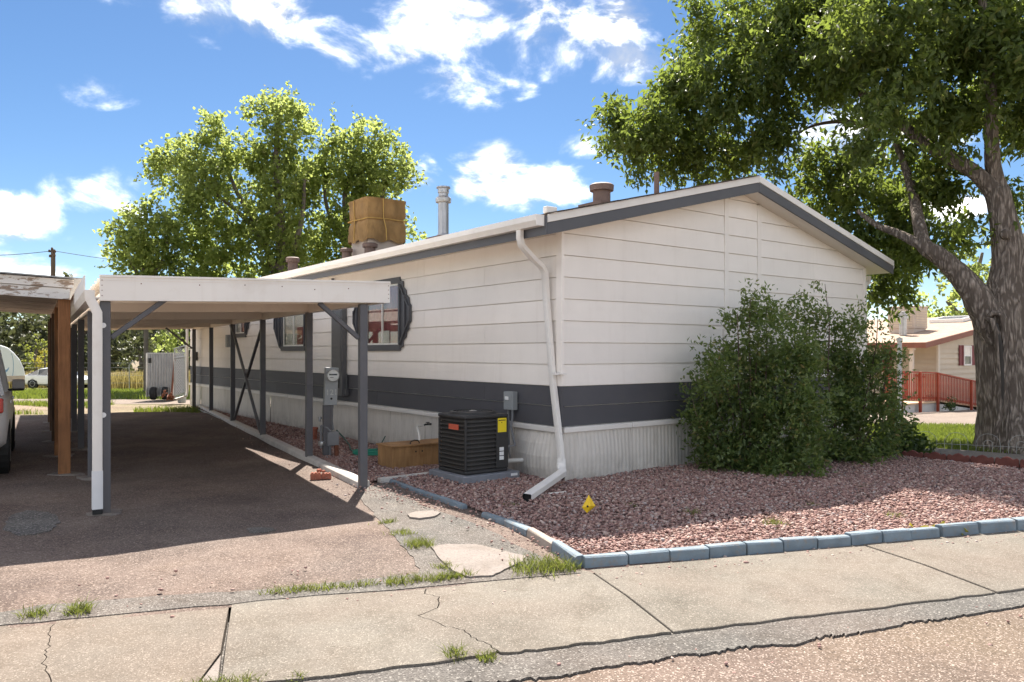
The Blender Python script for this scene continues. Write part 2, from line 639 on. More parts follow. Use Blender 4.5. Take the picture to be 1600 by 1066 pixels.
ground_mat("lawn_soil", [(.3, (.045, .060, .018)), (.7, (.09, .105, .03))], 3.0, (.15, .15, .06), 60, .3, bmp=.5)
ground_mat("field_soil", [(.3, (.10, .115, .035)), (.7, (.20, .18, .065))], .6, (.25, .22, .1), 20, .3, bmp=.5)
ground_mat("path_pale", [(.3, (0.183, 0.143, 0.118)), (.7, (0.234, 0.189, 0.153))], 1.0, (.5, .45, .4), 50, .2, bmp=.4)
ground_mat("shingle_tan", [(.3, (.36, .265, .20)), (.7, (.46, .35, .265))], 3.0, (.5, .4, .3), 40, .3, bmp=.4)
ground_mat("shingle_brown", [(.3, (.08, .065, .055)), (.7, (.14, .11, .095))], 5.0, (.25, .2, .16), 90, .4, bmp=.6)

m = MAT["asphalt_red"]
N, L = m.node_tree.nodes, m.node_tree.links
b = N["Principled BSDF"]
src = b.inputs["Base Color"].links[0].from_socket
v = coords(N, L)
acc = None
for (x, y, rx, ry) in ((-4.6, 13.2, 1.1, 2.4), (-3.4, 10.4, .9, 1.2), (-6.3, 16.5, 1.2, 2.2), (-5.0, 9.6, .5, .5), (-2.9, 8.3, .5, .35), (-8.3, 14.5, 1.2, 3.0), (-2.6, 11.6, .45, 1.8)):
    mpn = N.new("ShaderNodeMapping")
    mpn.inputs["Location"].default_value = (-x / rx, -y / ry, 0)
    mpn.inputs["Scale"].default_value = (1 / rx, 1 / ry, 0)
    L.new(v, mpn.inputs[0])
    ln_ = N.new("ShaderNodeVectorMath")
    ln_.operation = 'LENGTH'
    L.new(mpn.outputs[0], ln_.inputs[0])
    o_ = N.new("ShaderNodeMath")
    o_.operation = 'SUBTRACT'
    o_.use_clamp = True
    o_.inputs[0].default_value = 1.0
    L.new(ln_.outputs["Value"], o_.inputs[1])
    if acc is None:
        acc = o_.outputs[0]
    else:
        a_ = N.new("ShaderNodeMath")
        a_.operation = 'MAXIMUM'
        L.new(acc, a_.inputs[0])
        L.new(o_.outputs[0], a_.inputs[1])
        acc = a_.outputs[0]
nz_ = noise(N, L, v, 2.2, 7, .65, .5)
a_ = N.new("ShaderNodeMath")
a_.operation = 'MULTIPLY'
L.new(acc, a_.inputs[0])
L.new(ramp(N, L, nz_, [(.35, (0, 0, 0)), (.62, (1, 1, 1))]), a_.inputs[1])
fac = ramp(N, L, a_.outputs[0], [(.04, (0, 0, 0)), (.40, (.42,) * 3)])
L.new(mix(N, L, fac, src, (.075, .058, .048)), b.inputs["Base Color"])

# per-stone colours
m, N, L, b = mk("stones")
ge = N.new("ShaderNodeNewGeometry")
c = ramp(N, L, ge.outputs["Random Per Island"], [(0, (.175, .088, .076)), (.22, (.35, .188, .152)), (.42, (.445, .262, .215)), (.60, (.28, .16, .143)), (.78, (.56, .39, .31)), (.92, (.66, .54, .475)), (1, (.42, .385, .38))])
v = coords(N, L)
c = mix(N, L, .42, c, ramp(N, L, noise(N, L, v, 120, 3), [(.3, (.08, .05, .05)), (.7, (.45, .33, .30))]))
L.new(c, b.inputs["Base Color"])
b.inputs["Roughness"].default_value = .85
b.inputs["Specular IOR Level"].default_value = .25


def foliage(name, stops, trans=.35, tcol=(.22, .30, .03), rough=.5, spec=.35):
    m, N, L, b = mk(name)
    ge = N.new("ShaderNodeNewGeometry")
    c = ramp(N, L, ge.outputs["Random Per Island"], stops)
    v = coords(N, L)
    f = noise(N, L, v, .9, 3)
    c = mix(N, L, .45, c, mix(N, L, 1.0, c, ramp(N, L, f, [(.3, (.55, .6, .5)), (.7, (1.3, 1.25, 1.0))]), 'MULTIPLY'))
    L.new(c, b.inputs["Base Color"])
    b.inputs["Roughness"].default_value = rough
    b.inputs["Specular IOR Level"].default_value = spec
    t = N.new("ShaderNodeBsdfTranslucent")
    t.inputs[0].default_value = tcol + (1,)
    s_ = N.new("ShaderNodeMixShader")
    s_.inputs[0].default_value = trans
    L.new(b.outputs[0], s_.inputs[1])
    L.new(t.outputs[0], s_.inputs[2])
    L.new(s_.outputs[0], N["Material Output"].inputs[0])
    return m


foliage("leaf_big", [(0, (.050, .075, .024)), (.5, (.075, .11, .032)), (.9, (.11, .145, .045)), (1, (.17, .17, .055))], .42, (.28, .36, .06), .52, .32)
foliage("leaf_poplar", [(0, (.070, .098, .030)), (.5, (.105, .138, .042)), (.9, (.145, .17, .055)), (1, (.20, .19, .075))], .56, (.46, .54, .15), .6, .25)
foliage("leaf_shrub", [(0, (.062, .100, .038)), (.5, (.098, .142, .052)), (.85, (.145, .188, .070)), (.96, (.22, .22, .08)), (1, (.25, .16, .075))], .40, (.28, .38, .08), .42, .45)
foliage("leaf_low", [(0, (.028, .055, .018)), (.6, (.05, .085, .026)), (1, (.09, .12, .03))], .3, (.14, .2, .03))
foliage("leaf_olive", [(0, (.055, .065, .034)), (.5, (.08, .09, .046)), (1, (.12, .125, .065))], .25, (.14, .16, .06))
foliage("leaf_bright", [(0, (.10, .13, .03)), (.5, (.14, .17, .035)), (1, (.20, .21, .05))], .4, (.3, .34, .06))
foliage("leaf_yellow", [(0, (.22, .20, .03)), (.5, (.30, .27, .04)), (1, (.36, .32, .06))], .4, (.4, .36, .05))
foliage("grass_green", [(0, (.06, .09, .018)), (.6, (.11, .15, .028)), (.9, (.16, .18, .045)), (1, (.26, .22, .09))], .4, (.24, .3, .04))
foliage("grass_tuft", [(0, (.06, .085, .02)), (.55, (.11, .14, .032)), (.8, (.18, .18, .05)), (1, (.32, .26, .11))], .4, (.24, .28, .05))
foliage("grass_dry", [(0, (.14, .13, .045)), (.5, (.24, .19, .075)), (.8, (.33, .25, .10)), (1, (.18, .17, .05))], .4, (.4, .33, .12))

# bark with furrows
m, N, L, b = mk("bark")
v = coords(N, L, "Object", (1, 1, .20))
n_ = N.new("ShaderNodeTexNoise")
n_.inputs["Scale"].default_value = 7
n_.inputs["Detail"].default_value = 6
L.new(v, n_.inputs["Vector"])
vm = N.new("ShaderNodeVectorMath")
vm.operation = 'MULTIPLY_ADD'
L.new(n_.outputs["Color"], vm.inputs[0])
vm.inputs[1].default_value = (.22, .22, .16)
L.new(v, vm.inputs[2])
vo = N.new("ShaderNodeTexVoronoi")
vo.feature = 'SMOOTH_F1'
vo.inputs["Scale"].default_value = 24
vo.inputs["Smoothness"].default_value = .35
L.new(vm.outputs[0], vo.inputs["Vector"])
f = ramp(N, L, vo.outputs["Distance"], [(.12, (1, 1, 1)), (.62, (0, 0, 0))])
c = ramp(N, L, noise(N, L, v, 26, 6), [(.3, (.32, .27, .23)), (.7, (.52, .445, .385))])
c = mix(N, L, f, (.12, .098, .082), c)
L.new(c, b.inputs["Base Color"])
b.inputs["Roughness"].default_value = .95
b.inputs["Specular IOR Level"].default_value = .1
hh = N.new("ShaderNodeMath")
hh.operation = 'MULTIPLY_ADD'
L.new(noise(N, L, v, 60, 4), hh.inputs[0])
hh.inputs[1].default_value = .35
L.new(f, hh.inputs[2])
bump(N, L, b, hh.outputs[0], 1.0, .03)


def wood(name, c0, c1, rough=.75, axis=(14, 14, .9), knots=True):
    m, N, L, b = mk(name)
    v = coords(N, L, "Object", axis)
    f = noise(N, L, v, 2.0, 6, .6, 1.4)
    c = ramp(N, L, f, [(.30, c0), (.5, k(c1, .85)), (.72, c1)])
    v2 = coords(N, L)
    g = ramp(N, L, noise(N, L, v2, 2.3, 4), [(.4, (.75, .72, .7)), (.65, (1.08, 1.06, 1.04))])
    c = mix(N, L, 1.0, c, g, 'MULTIPLY')
    L.new(c, b.inputs["Base Color"])
    b.inputs["Roughness"].default_value = rough
    bump(N, L, b, f, .25, .003)


wood("plywood", (.30, .155, .06), (.47, .27, .115), .8, (7, 7, .9))
wood("post_cedar", (.20, .085, .03), (.34, .155, .06))
wood("post_old", (.085, .05, .03), (.16, .095, .055))
wood("roof_board", (.42, .36, .31), (.62, .55, .49), .8, (9, 9, 3))
# peeling white paint over wood
m, N, L, b = mk("peeling_paint")
v = coords(N, L, "Object", (1.3, 1.3, 5))
f = noise(N, L, v, 3.2, 9, .7, .4)
fac = ramp(N, L, f, [(.54, (0, 0, 0)), (.58, (1, 1, 1))])
c = mix(N, L, fac, (.74, .72, .69), ramp(N, L, noise(N, L, coords(N, L, "Object", (2, 2, 20)), 3, 5), [(.3, (.20, .14, .10)), (.7, (.42, .33, .26))]))
L.new(c, b.inputs["Base Color"])
b.inputs["Roughness"].default_value = .75
bump(N, L, b, f, .5, .008)


# ------------------------------------------------------------------ leaf and blade scatter
def leaves_mesh(name, blobs, leaf_len, leaf_w, per_cluster, cl_r, droop=.5, seed=1, shell=2.0, gap_f=4.0, gap_t=-.7):
    """blobs: (cx, cy, cz, rx, ry, rz, n_clusters). Each leaf is a quad folded along its midrib, set in small sprays."""
    g = np.random.default_rng(seed)
    out_c, out_n = [], []
    for (cx, cy, cz, rx, ry, rz, n) in blobs:
        n = int(n)
        d = g.normal(size=(n, 3))
        d /= np.linalg.norm(d, axis=1)[:, None]
        rad = np.abs(g.normal(size=n)) * .26 + g.random(n) ** (1 / (shell + .6)) * .82
        q = d * rad[:, None] * np.array([rx, ry, rz]) + np.array([cx, cy, cz])
        w_ = gap_f / max(rx, 1e-3) if gap_f < 0 else gap_f
        nv_ = np.sin(q[:, 0] * w_ + 1.7 * np.sin(q[:, 1] * w_ * .8 + 2)) + np.sin(q[:, 2] * w_ * 1.1 + 1.3 * np.sin(q[:, 0] * w_ * .9)) + np.sin(q[:, 1] * w_ * 1.2 + q[:, 2] * w_ * .7)
        kp = nv_ > gap_t + .35 * g.normal(size=n)
        out_c.append(q[kp])
        out_n.append(d[kp])
    C = np.concatenate(out_c)
    D = np.concatenate(out_n)
    nC = len(C)
    # a twig direction per spray: outward with some droop
    T = D + g.normal(size=D.shape) * .5
    T[:, 2] -= droop * .5
    T /= np.linalg.norm(T, axis=1)[:, None]
    M = per_cluster
    t = g.random((nC, M)) * 2 - .6
    pos = C[:, None, :] + T[:, None, :] * (t * cl_r)[:, :, None] + g.normal(size=(nC, M, 3)) * cl_r * .38
    ax = T[:, None, :] * .6 + g.normal(size=(nC, M, 3)) * .75
    ax[:, :, 2] -= droop
    pos = pos.reshape(-1, 3)
    ax = ax.reshape(-1, 3)
    ax /= np.linalg.norm(ax, axis=1)[:, None]
    rnd = g.normal(size=ax.shape)
    rnd[:, 2] += .9
    sd_ = np.cross(ax, rnd)
    sd_ /= np.linalg.norm(sd_, axis=1)[:, None] + 1e-9
    nm = np.cross(sd_, ax)
    Ls = leaf_len * (0.65 + .7 * g.random(len(pos)))[:, None]
    Ws = leaf_w * (0.7 + .6 * g.random(len(pos)))[:, None]
    base = pos - ax * Ls * .5
    tip = pos + ax * Ls * .5 - nm * Ls * .12
    mid = pos - ax * Ls * .08
    l = mid + sd_ * Ws * .5 + nm * Ws * .18
    r_ = mid - sd_ * Ws * .5 + nm * Ws * .18
    V = np.stack([base, r_, tip, l], 1).reshape(-1, 3)
    n = len(pos)
    i = np.arange(n) * 4
    F = np.concatenate([np.stack([i, i + 1, i + 2], 1), np.stack([i, i + 2, i + 3], 1)])
    return np_mesh(name, V, 3, F)


def blades_mesh(name, xs, ys, zs, h, w, lean=.35, seed=2):
    g = np.random.default_rng(seed)
    n = len(xs)
    a = g.random(n) * 2 * np.pi
    hh_ = h * (.55 + .75 * g.random(n))
    la = g.random(n) * 2 * np.pi
    ln = lean * hh_ * (.3 + g.random(n))
    b0 = np.stack([xs - np.cos(a) * w / 2, ys - np.sin(a) * w / 2, zs], 1)
    b1 = np.stack([xs + np.cos(a) * w / 2, ys + np.sin(a) * w / 2, zs], 1)
    mx_, my_ = xs + np.cos(la) * ln * .35, ys + np.sin(la) * ln * .35
    m0 = np.stack([mx_ - np.cos(a) * w * .4, my_ - np.sin(a) * w * .4, zs + hh_ * .6], 1)
    m1 = np.stack([mx_ + np.cos(a) * w * .4, my_ + np.sin(a) * w * .4, zs + hh_ * .6], 1)
    t = np.stack([xs + np.cos(la) * ln, ys + np.sin(la) * ln, zs + hh_ * .97], 1)
    V = np.stack([b0, b1, m1, m0, t], 1).reshape(-1, 3)
    i = np.arange(n) * 5
    F = np.concatenate([np.stack([i, i + 1, i + 2], 1), np.stack([i, i + 2, i + 3], 1), np.stack([i + 3, i + 2, i + 4], 1)])
    return np_mesh(name, V, 3, F)


def inside(poly, x, y):
    poly = np.asarray(poly)
    res = np.zeros(len(x), bool)
    j = len(poly) - 1
    for i in range(len(poly)):
        xi, yi = poly[i]
        xj, yj = poly[j]
        c_ = ((yi > y) != (yj > y)) & (x < (xj - xi) * (y - yi) / (yj - yi + 1e-12) + xi)
        res ^= c_
        j = i
    return res


def scatter_in(poly, n, g):
    p = np.asarray(poly)
    lo, hi = p.min(0), p.max(0)
    xs, ys = [], []
    tot = 0
    while tot < n:
        x = lo[0] + g.random(n) * (hi[0] - lo[0])
        y = lo[1] + g.random(n) * (hi[1] - lo[1])
        ok = inside(poly, x, y)
        xs.append(x[ok])
        ys.append(y[ok])
        tot += ok.sum()
    return np.concatenate(xs)[:n], np.concatenate(ys)[:n]


_ico = None


def stones_mesh(name, xs, ys, zs, size, seed=3):
    global _ico
    if _ico is None:
        bm = bmesh.new()
        bmesh.ops.create_icosphere(bm, subdivisions=1, radius=1)
        _ico = (np.array([v_.co[:] for v_ in bm.verts]), np.array([[v_.index for v_ in f_.verts] for f_ in bm.faces]))
        bm.free()
    bv, bf = _ico
    g = np.random.default_rng(seed)
    n = len(xs)
    nv = len(bv)
    sc = size[:, None] * (np.array([.55, .42, .34]) * (.7 + .6 * g.random((n, 3))))
    V = bv[None] * (1 + .5 * (g.random((n, nv, 1)) - .5)) * sc[:, None, :]
    a = g.random(n) * 2 * np.pi
    tl = g.normal(size=n) * .45
    ca, sa, ct, st = np.cos(a), np.sin(a), np.cos(tl), np.sin(tl)
    x, y, z = V[..., 0], V[..., 1], V[..., 2]
    y, z = y * ct[:, None] - z * st[:, None], y * st[:, None] + z * ct[:, None]
    x, y = x * ca[:, None] - y * sa[:, None], x * sa[:, None] + y * ca[:, None]
    V = np.stack([x + xs[:, None], y + ys[:, None], z + zs[:, None]], -1).reshape(-1, 3)
    F = (bf[None] + (np.arange(n) * nv)[:, None, None]).reshape(-1, 3)
    return np_mesh(name, V, 3, F)


# ------------------------------------------------------------------ directions of the place
U = Vector((.8, .6, 0))          # along the gable end of the home
V_ = Vector((-.6, .8, 0))        # along its length
C0 = Vector((.609, 9.366, 0))    # the near corner of the home
HOME_RZ = math.atan2(.6, .8)
E_ = Vector((.9536, .3011, 0))   # along the street
N_ = Vector((-.3011, .9536, 0))


def EN(e, n, z=0.0):
    p = E_ * e + N_ * n
    return Vector((p.x, p.y, z))


def to_en(p):
    return p.x * E_.x + p.y * E_.y, p.x * N_.x + p.y * N_.y


def dz(x, y):
    """gentle unevenness of the driveway"""
    return .010 * np.sin(x * 1.7 + .6 * y) * np.sin(y * 1.3 + .4) + .008 * np.sin(x * 3.1 - 1.1) * np.sin(y * 2.3 + x)


# ------------------------------------------------------------------ ground, road, pavement, driveway
xs = np.unique(np.concatenate([np.arange(-160, -40, 10), np.arange(-40, 40, 1.0), np.arange(40, 161, 10)]))
ys = np.unique(np.concatenate([np.arange(-60, 0, 6), np.arange(0, 70, 1.0), np.arange(70, 400, 15)]))
X, Y = np.meshgrid(xs, ys)
Z = terrain(X, Y) - .11
Vg = np.stack([X, Y, Z], -1).reshape(-1, 3)
nx = len(xs)
idx = (np.arange(len(ys) - 1)[:, None] * nx + np.arange(nx - 1)[None]).ravel()
Fg = np.stack([idx, idx + 1, idx + nx + 1, idx + nx], 1)
structure(link("ground", np_mesh("ground", Vg, 4, Fg), "dirt"))


def sheet(name, poly, z, mat, follow=None, lift=0.0):
    """flat or terrain-following sheet from an outline"""
    bm = bmesh.new()
    vs_ = [bm.verts.new((p[0], p[1], z)) for p in poly]
    for tri in tessellate_polygon([[Vector((p[0], p[1], 0)) for p in poly]]):
        bm.faces.new([vs_[i] for i in tri])
    if follow:
        lo = min(p[0] for p in poly), min(p[1] for p in poly)
        hi = max(p[0] for p in poly), max(p[1] for p in poly)
        st = follow
        for i in range(1, int((hi[0] - lo[0]) / st) + 1):
            bmesh.ops.bisect_plane(bm, geom=bm.verts[:] + bm.edges[:] + bm.faces[:], plane_co=(lo[0] + i * st, 0, 0), plane_no=(1, 0, 0))
        for i in range(1, int((hi[1] - lo[1]) / st) + 1):
            bmesh.ops.bisect_plane(bm, geom=bm.verts[:] + bm.edges[:] + bm.faces[:], plane_co=(0, lo[1] + i * st, 0), plane_no=(0, 1, 0))
    bmesh.ops.recalc_face_normals(bm, faces=bm.faces)
    if sum(f2.normal.z for f2 in bm.faces) < 0:
        bmesh.ops.reverse_faces(bm, faces=bm.faces)
    me = bpy.data.meshes.new(name)
    bm.to_mesh(me)
    bm.free()
    o = link(name, me, mat)
    return o


# road: pinkish old asphalt with a grey patch strip along the pavement, its broken edge a real step
road = structure(sheet("road", [EN(-40, -14)[:2], EN(60, -14)[:2], EN(60, 4.1)[:2], EN(-40, 4.1)[:2]], -.054, "road_pink"))
crack = [(420, 1120), (560, 1092), (690, 1070), (760, 1068), (812, 1064), (880, 1058), (930, 1046), (981, 1037), (1020, 1034), (1065, 1023), (1100, 1024), (1150, 1014), (1206, 1009), (1240, 1010),
         (1290, 994), (1310, 995), (1341, 990), (1380, 984), (1431, 972), (1470, 970), (1499, 964), (1560, 955), (1640, 938)]
edge = []
rj = random.Random(5)
for i in range(len(crack) - 1):
    a, b_ = crack[i], crack[i + 1]
    for q in range(11):
        t = q / 11
        p = G(a[0] + (b_[0] - a[0]) * t + rj.uniform(-1.5, 1.5), a[1] + (b_[1] - a[1]) * t + rj.uniform(-1.6, 1.6) * (1 + 1.2 * math.sin(i * 1.7 + q * .5)), -.05)
        edge.append((p.x, p.y))
edge.append(EN(8, 3.93)[:2])
strip = [EN(8, 4.1)[:2], EN(-8, 4.1)[:2], EN(-8, 3.1)[:2], EN(-3, 3.1)[:2]] + edge
bm = bmesh.new()
f_ = bm.faces.new([bm.verts.new((p[0], p[1], -.041)) for p in strip])
ex = bmesh.ops.extrude_face_region(bm, geom=[f_])
for v2 in [g_ for g_ in ex["geom"] if isinstance(g_, bmesh.types.BMVert)]:
    v2.co.z -= .05
bmesh.ops.triangulate(bm, faces=bm.faces[:])
bmesh.ops.recalc_face_normals(bm, faces=bm.faces)
me = bpy.data.meshes.new("asphalt_strip")
bm.to_mesh(me)
bm.free()
structure(link("asphalt_strip", me, "asphalt_grey"))

# driveway sheet
es = np.arange(-22, 3.01, .2)
ns = np.arange(5.12, 22.4, .2)
Eg, Ng = np.meshgrid(es, ns)
X = Eg * E_.x + Ng * N_.x
Y = Eg * E_.y + Ng * N_.y
Z = dz(X, Y) * smooth(5.2, 6.2, Ng) + terrain(X, Y)
nx = len(es)
idx = (np.arange(len(ns) - 1)[:, None] * nx + np.arange(nx - 1)[None]).ravel()
# drop cells beyond the far edge of the paving
cy_ = (Y[:-1, :-1]).ravel()
keep = cy_ < 20.3
Fg = np.stack([idx, idx + 1, idx + nx + 1, idx + nx], 1)[keep]
dw = structure(link("driveway", np_mesh("driveway", np.stack([X, Y, Z], -1).reshape(-1, 3), 4, Fg), "asphalt_red"))
for p in dw.data.polygons:
    p.use_smooth = True


def patch(name, pts, lift, mat, jag=.02, seed=1, sub=6, thick=.03, curved=False):
    """a thin patch laid on the driveway, its outline roughened, following the paving's unevenness"""
    g = random.Random(seed)
    poly = []
    W_ = [G(*p) for p in pts]
    for i in range(len(W_)):
        a, b2 = W_[i], W_[(i + 1) % len(W_)]
        for q in range(sub):
            p = a.lerp(b2, q / sub)
            poly.append((p.x + g.uniform(-jag, jag), p.y + g.uniform(-jag, jag)))
    bm = bmesh.new()
    tv = [bm.verts.new((x, y, 0)) for x, y in poly]
    lv2 = [bm.verts.new((x, y, -thick)) for x, y in poly]
    for tri in tessellate_polygon([[Vector((p[0], p[1], 0)) for p in poly]]):
        bm.faces.new([tv[i] for i in tri])
    for i in range(len(tv)):
        j = (i + 1) % len(tv)
        bm.faces.new([tv[i], tv[j], lv2[j], lv2[i]])
    lo = min(p[0] for p in poly), min(p[1] for p in poly)
    hi = max(p[0] for p in poly), max(p[1] for p in poly)
    for i in range(1, int((hi[0] - lo[0]) / .25) + 1):
        bmesh.ops.bisect_plane(bm, geom=bm.verts[:] + bm.edges[:] + bm.faces[:], plane_co=(lo[0] + i * .25, 0, 0), plane_no=(1, 0, 0))
    for i in range(1, int((hi[1] - lo[1]) / .25) + 1):
        bmesh.ops.bisect_plane(bm, geom=bm.verts[:] + bm.edges[:] + bm.faces[:], plane_co=(0, lo[1] + i * .25, 0), plane_no=(0, 1, 0))
    for v2 in bm.verts:
        e, n = to_en(v2.co)
        v2.co.z += float(dz(v2.co.x, v2.co.y)) * float(smooth(5.2, 6.2, n)) + lift
    bmesh.ops.recalc_face_normals(bm, faces=bm.faces)
    me = bpy.data.meshes.new(name)
    bm.to_mesh(me)
    bm.free()
    return structure(link(name, me, mat))


patch("asphalt_patch", [(-60, 985), (-60, 968), (60, 948), (160, 938), (300, 930), (420, 921), (520, 912), (610, 902), (655, 897), (648, 875), (632, 862), (622, 846), (606, 828), (590, 812), (580, 796), (562, 778), (560, 764), (600, 752), (660, 790), (730, 815),
                        (780, 836), (860, 878), (905, 896), (500, 932), (300, 950), (100, 968)], .006, "asphalt_grey", .018, 3, 4)
patch("concrete_patch", [(673, 858), (700, 853), (745, 852), (780, 860), (822, 872), (815, 880), (790, 893), (770, 902), (735, 905), (712, 898), (695, 885)], .018, "concrete_pale", .008, 5, 4)
patch("concrete_spot", [(636, 806), (650, 802), (675, 801), (688, 804), (680, 810), (655, 813), (640, 811)], .024, "concrete_pale", .006, 6, 3)
patch("asphalt_repair", [(18, 806), (40, 798), (70, 800), (90, 806), (92, 818), (80, 830), (55, 838), (25, 838), (8, 828), (10, 815)], .008, "asphalt_dark", .02, 8, 4)
patch("asphalt_scar", [(385, 826), (400, 823), (425, 824), (432, 828), (415, 832), (392, 832)], .006, "asphalt_grey", .02, 9, 3)

# pavement: concrete slabs with open joints and broken corners
pave = structure(bpy.data.objects.new("sidewalk", None))
COL.objects.link(pave)
XF["sidewalk"] = Matrix.Identity(4)


def slab(poly, mat, seed):
    """poly in street coordinates (e, n)"""
    g = random.Random(seed)
    bm = bmesh.new()
    vs_ = [bm.verts.new((e, n, 0)) for e, n in poly]
    f2 = bm.faces.new(vs_)
    ex = bmesh.ops.extrude_face_region(bm, geom=[f2])
    for v2 in [q for q in ex["geom"] if isinstance(q, bmesh.types.BMVert)]:
        v2.co.z -= .14
    bmesh.ops.recalc_face_normals(bm, faces=bm.faces)
    bmesh.ops.bisect_plane(bm, geom=bm.verts[:] + bm.edges[:] + bm.faces[:], plane_co=(0, 4.58, 0), plane_no=(0, 1, 0))
    bmesh.ops.bisect_plane(bm, geom=bm.verts[:] + bm.edges[:] + bm.faces[:], plane_co=(0, 4.5, 0), plane_no=(0, 1, 0))
    tilt = g.uniform(-.004, .004)
    em = sum(p[0] for p in poly) / len(poly)
    for v2 in bm.verts:
        e, n, z = v2.co
        z += -.045 * max(0, 4.58 - n) + (e - em) * tilt * .5
        p = EN(e, n, z)
        v2.co = p
    bmesh.ops.triangulate(bm, faces=[f3 for f3 in bm.faces if len(f3.verts) > 4])
    me = bpy.data.meshes.new("concrete_slab")
    bm.to_mesh(me)
    bm.free()
    o = link("concrete_slab", me, mat, pave)
    b2 = o.modifiers.new("edge", 'BEVEL')
    b2.width = .008
    b2.segments = 2
    b2.limit_method = 'ANGLE'
    b2.angle_limit = R(50)
    return o


def en_px(px, py):
    return to_en(G(px, py))


def jag(pts, amp, sub, seed):
    g = random.Random(seed)
    out = []
    for i in range(len(pts) - 1):
        for q in range(sub):
            t = q / sub
            out.append((pts[i][0] + (pts[i + 1][0] - pts[i][0]) * t + (g.uniform(-amp, amp) if q else 0), pts[i][1] + (pts[i + 1][1] - pts[i][1]) * t + (g.uniform(-amp, amp) if q else 0)))
    out.append(pts[-1])
    return out


NF, NB = 3.976, 5.215


def nb(e):
    return NB + max(0, (0.2 - e)) * .028


J = [-5.16, -2.70, -.235, 2.235, 4.70, 7.15, 9.6, 12.0]
front = lambda a, b2, sd_: jag([(a, NF), ((a + b2) / 2, NF - .004), (b2, NF)], .012, 9, sd_)
GAP = .008
cr1 = jag([(1.02, NB), (.98, 5.02), (1.06, 4.93), (1.0, 4.72), (.86, 4.62), (.94, 4.5), (.985, 4.4), (1.075, 4.33), (1.09, 4.22), (1.15, 4.12), (1.19, 3.99)], .008, 4, 11)
slab(front(J[2] + GAP, 1.12, 21) + [(1.165, 3.995)] + [(e - .003, n) for e, n in reversed(cr1[:-1])] + [(1.0, NB)] + [(J[2] + .07, nb(J[2])), (J[2] + GAP, nb(J[2]) - .06)], "concrete", 1)
slab([(e + .003, n) for e, n in cr1] + front(1.235, J[3] - GAP, 22) + [(J[3] - GAP, NB - .06), (J[3] - .05, NB)], "concrete", 2)
cr0 = jag([(-1.22, nb(-1.2)), (-1.20, 5.0), (-1.16, 4.82), (-1.13, 4.65), (-1.12, 4.5), (-1.03, 4.3), (-.98, 4.12), (-.95, 3.976)], .014, 4, 13)
slab([(e + .0025, n) for e, n in cr0] + front(-.93, J[2] - GAP - .10, 23)[:-1] + [(J[2] - .122, NF + .01), (J[2] - .016, NF + .42), (J[2] - GAP, nb(J[2]) - .03), (J[2] - .04, nb(J[2]))], "concrete_pink", 3)
slab([(e - .0025, n) for e, n in reversed(cr0)] + [(J[1] + GAP, nb(J[1])), (J[1] + GAP, NF)] + front(J[1] + GAP, -.965, 24)[1:-1], "concrete_pink", 4)
slab([(J[2] - .115, NF + .005), (J[2] - GAP, NF + .005), (J[2] - GAP - .002, NF + .40)], "concrete_pale", 5)
slab(front(J[0] + GAP, J[1] - GAP, 25) + [(J[1] - GAP, nb(J[1])), (J[0] + GAP, nb(J[0]))], "concrete_pink", 6)
for i in (3, 4, 5, 6):
    slab(front(J[i] + GAP, J[i + 1] - GAP, 30 + i) + [(J[i + 1] - GAP, NB), (J[i] + GAP, NB)], "concrete", 10 + i)
slab([(-7.6, NF), (J[0] - GAP, NF), (J[0] - GAP, nb(J[0])), (-7.6, nb(-7.6))], "concrete_pink", 20)
# bedding under the joints
structure(sheet("pavement_bedding", [EN(-7.7, NF + .03)[:2], EN(12, NF + .03)[:2], EN(12, NB + .02)[:2], EN(-7.7, 5.4)[:2]], -.075, "asphalt_dark"))

# gravel bed: base sheet plus real stones
BED = [(.62, 5.86), (4.64, 7.03), (9.2, 8.40), (9.6, 11.3), (6.87, 10.30), (6.0, 11.45), (5.95, 13.25), (.68, 9.44), (-.1, 10.0), (-9.2, 22.2), (-9.42, 22.7), (-1.74, 9.18), (-1.6, 9.62), (-.47, 7.88), (-.22, 7.45)]
structure(sheet("gravel_bed", BED, .022, "gravel_base"))
g = np.random.default_rng(11)
x, y = scatter_in(BED, 92000, g)
keep = g.random(len(x)) < np.where(y < 11.5, 1.0, np.where(y < 14, .75, .4))
x, y = x[keep], y[keep]
nn = len(x)
mound = .012 * np.sin(x * 1.9) * np.sin(y * 2.3 + 1)
st = link("gravel_stones", stones_mesh("gravel_stones", x, y, .026 + mound + g.random(nn) * .022, .020 + .028 * g.random(nn) ** 4, 4), "stones")
tag(st, "pinkish red crushed stone covering the bed round the home", "gravel", kind="stuff")
# stones that strayed onto the paving
x, y = [], []
for (a, b2, n, sp) in [((-1.9, 9.4), (-.5, 7.7), 320, .22), ((-.4, 7.4), (.5, 5.75), 110, .16), ((-1.4, 9.0), (-.6, 7.9), 150, .4), ((.6, 5.5), (4.6, 6.75), 120, .12), ((-2.0, 9.3), (-9, 22), 140, .2), ((-2.6, 5.0), (.4, 5.5), 60, .4), ((-1, 3.2), (5, 5.0), 170, .35)]:
    t = g.random(n)
    x.append(a[0] + (b2[0] - a[0]) * t + g.normal(size=n) * sp)
    y.append(a[1] + (b2[1] - a[1]) * t + g.normal(size=n) * sp)
x, y = np.concatenate(x), np.concatenate(y)
en_n = x * N_.x + y * N_.y
z = np.where(en_n < 3.95, -.042, np.where(en_n < 5.25, .0, .024))
z = np.where(en_n < 3.5, -.060, z)
ok = ~((en_n > 3.85) & (en_n < 4.6))
st = link("loose_pebbles", stones_mesh("loose_pebbles", x[ok], y[ok], z[ok], .012 + .022 * g.random(ok.sum()) ** 2, 5), "stones")
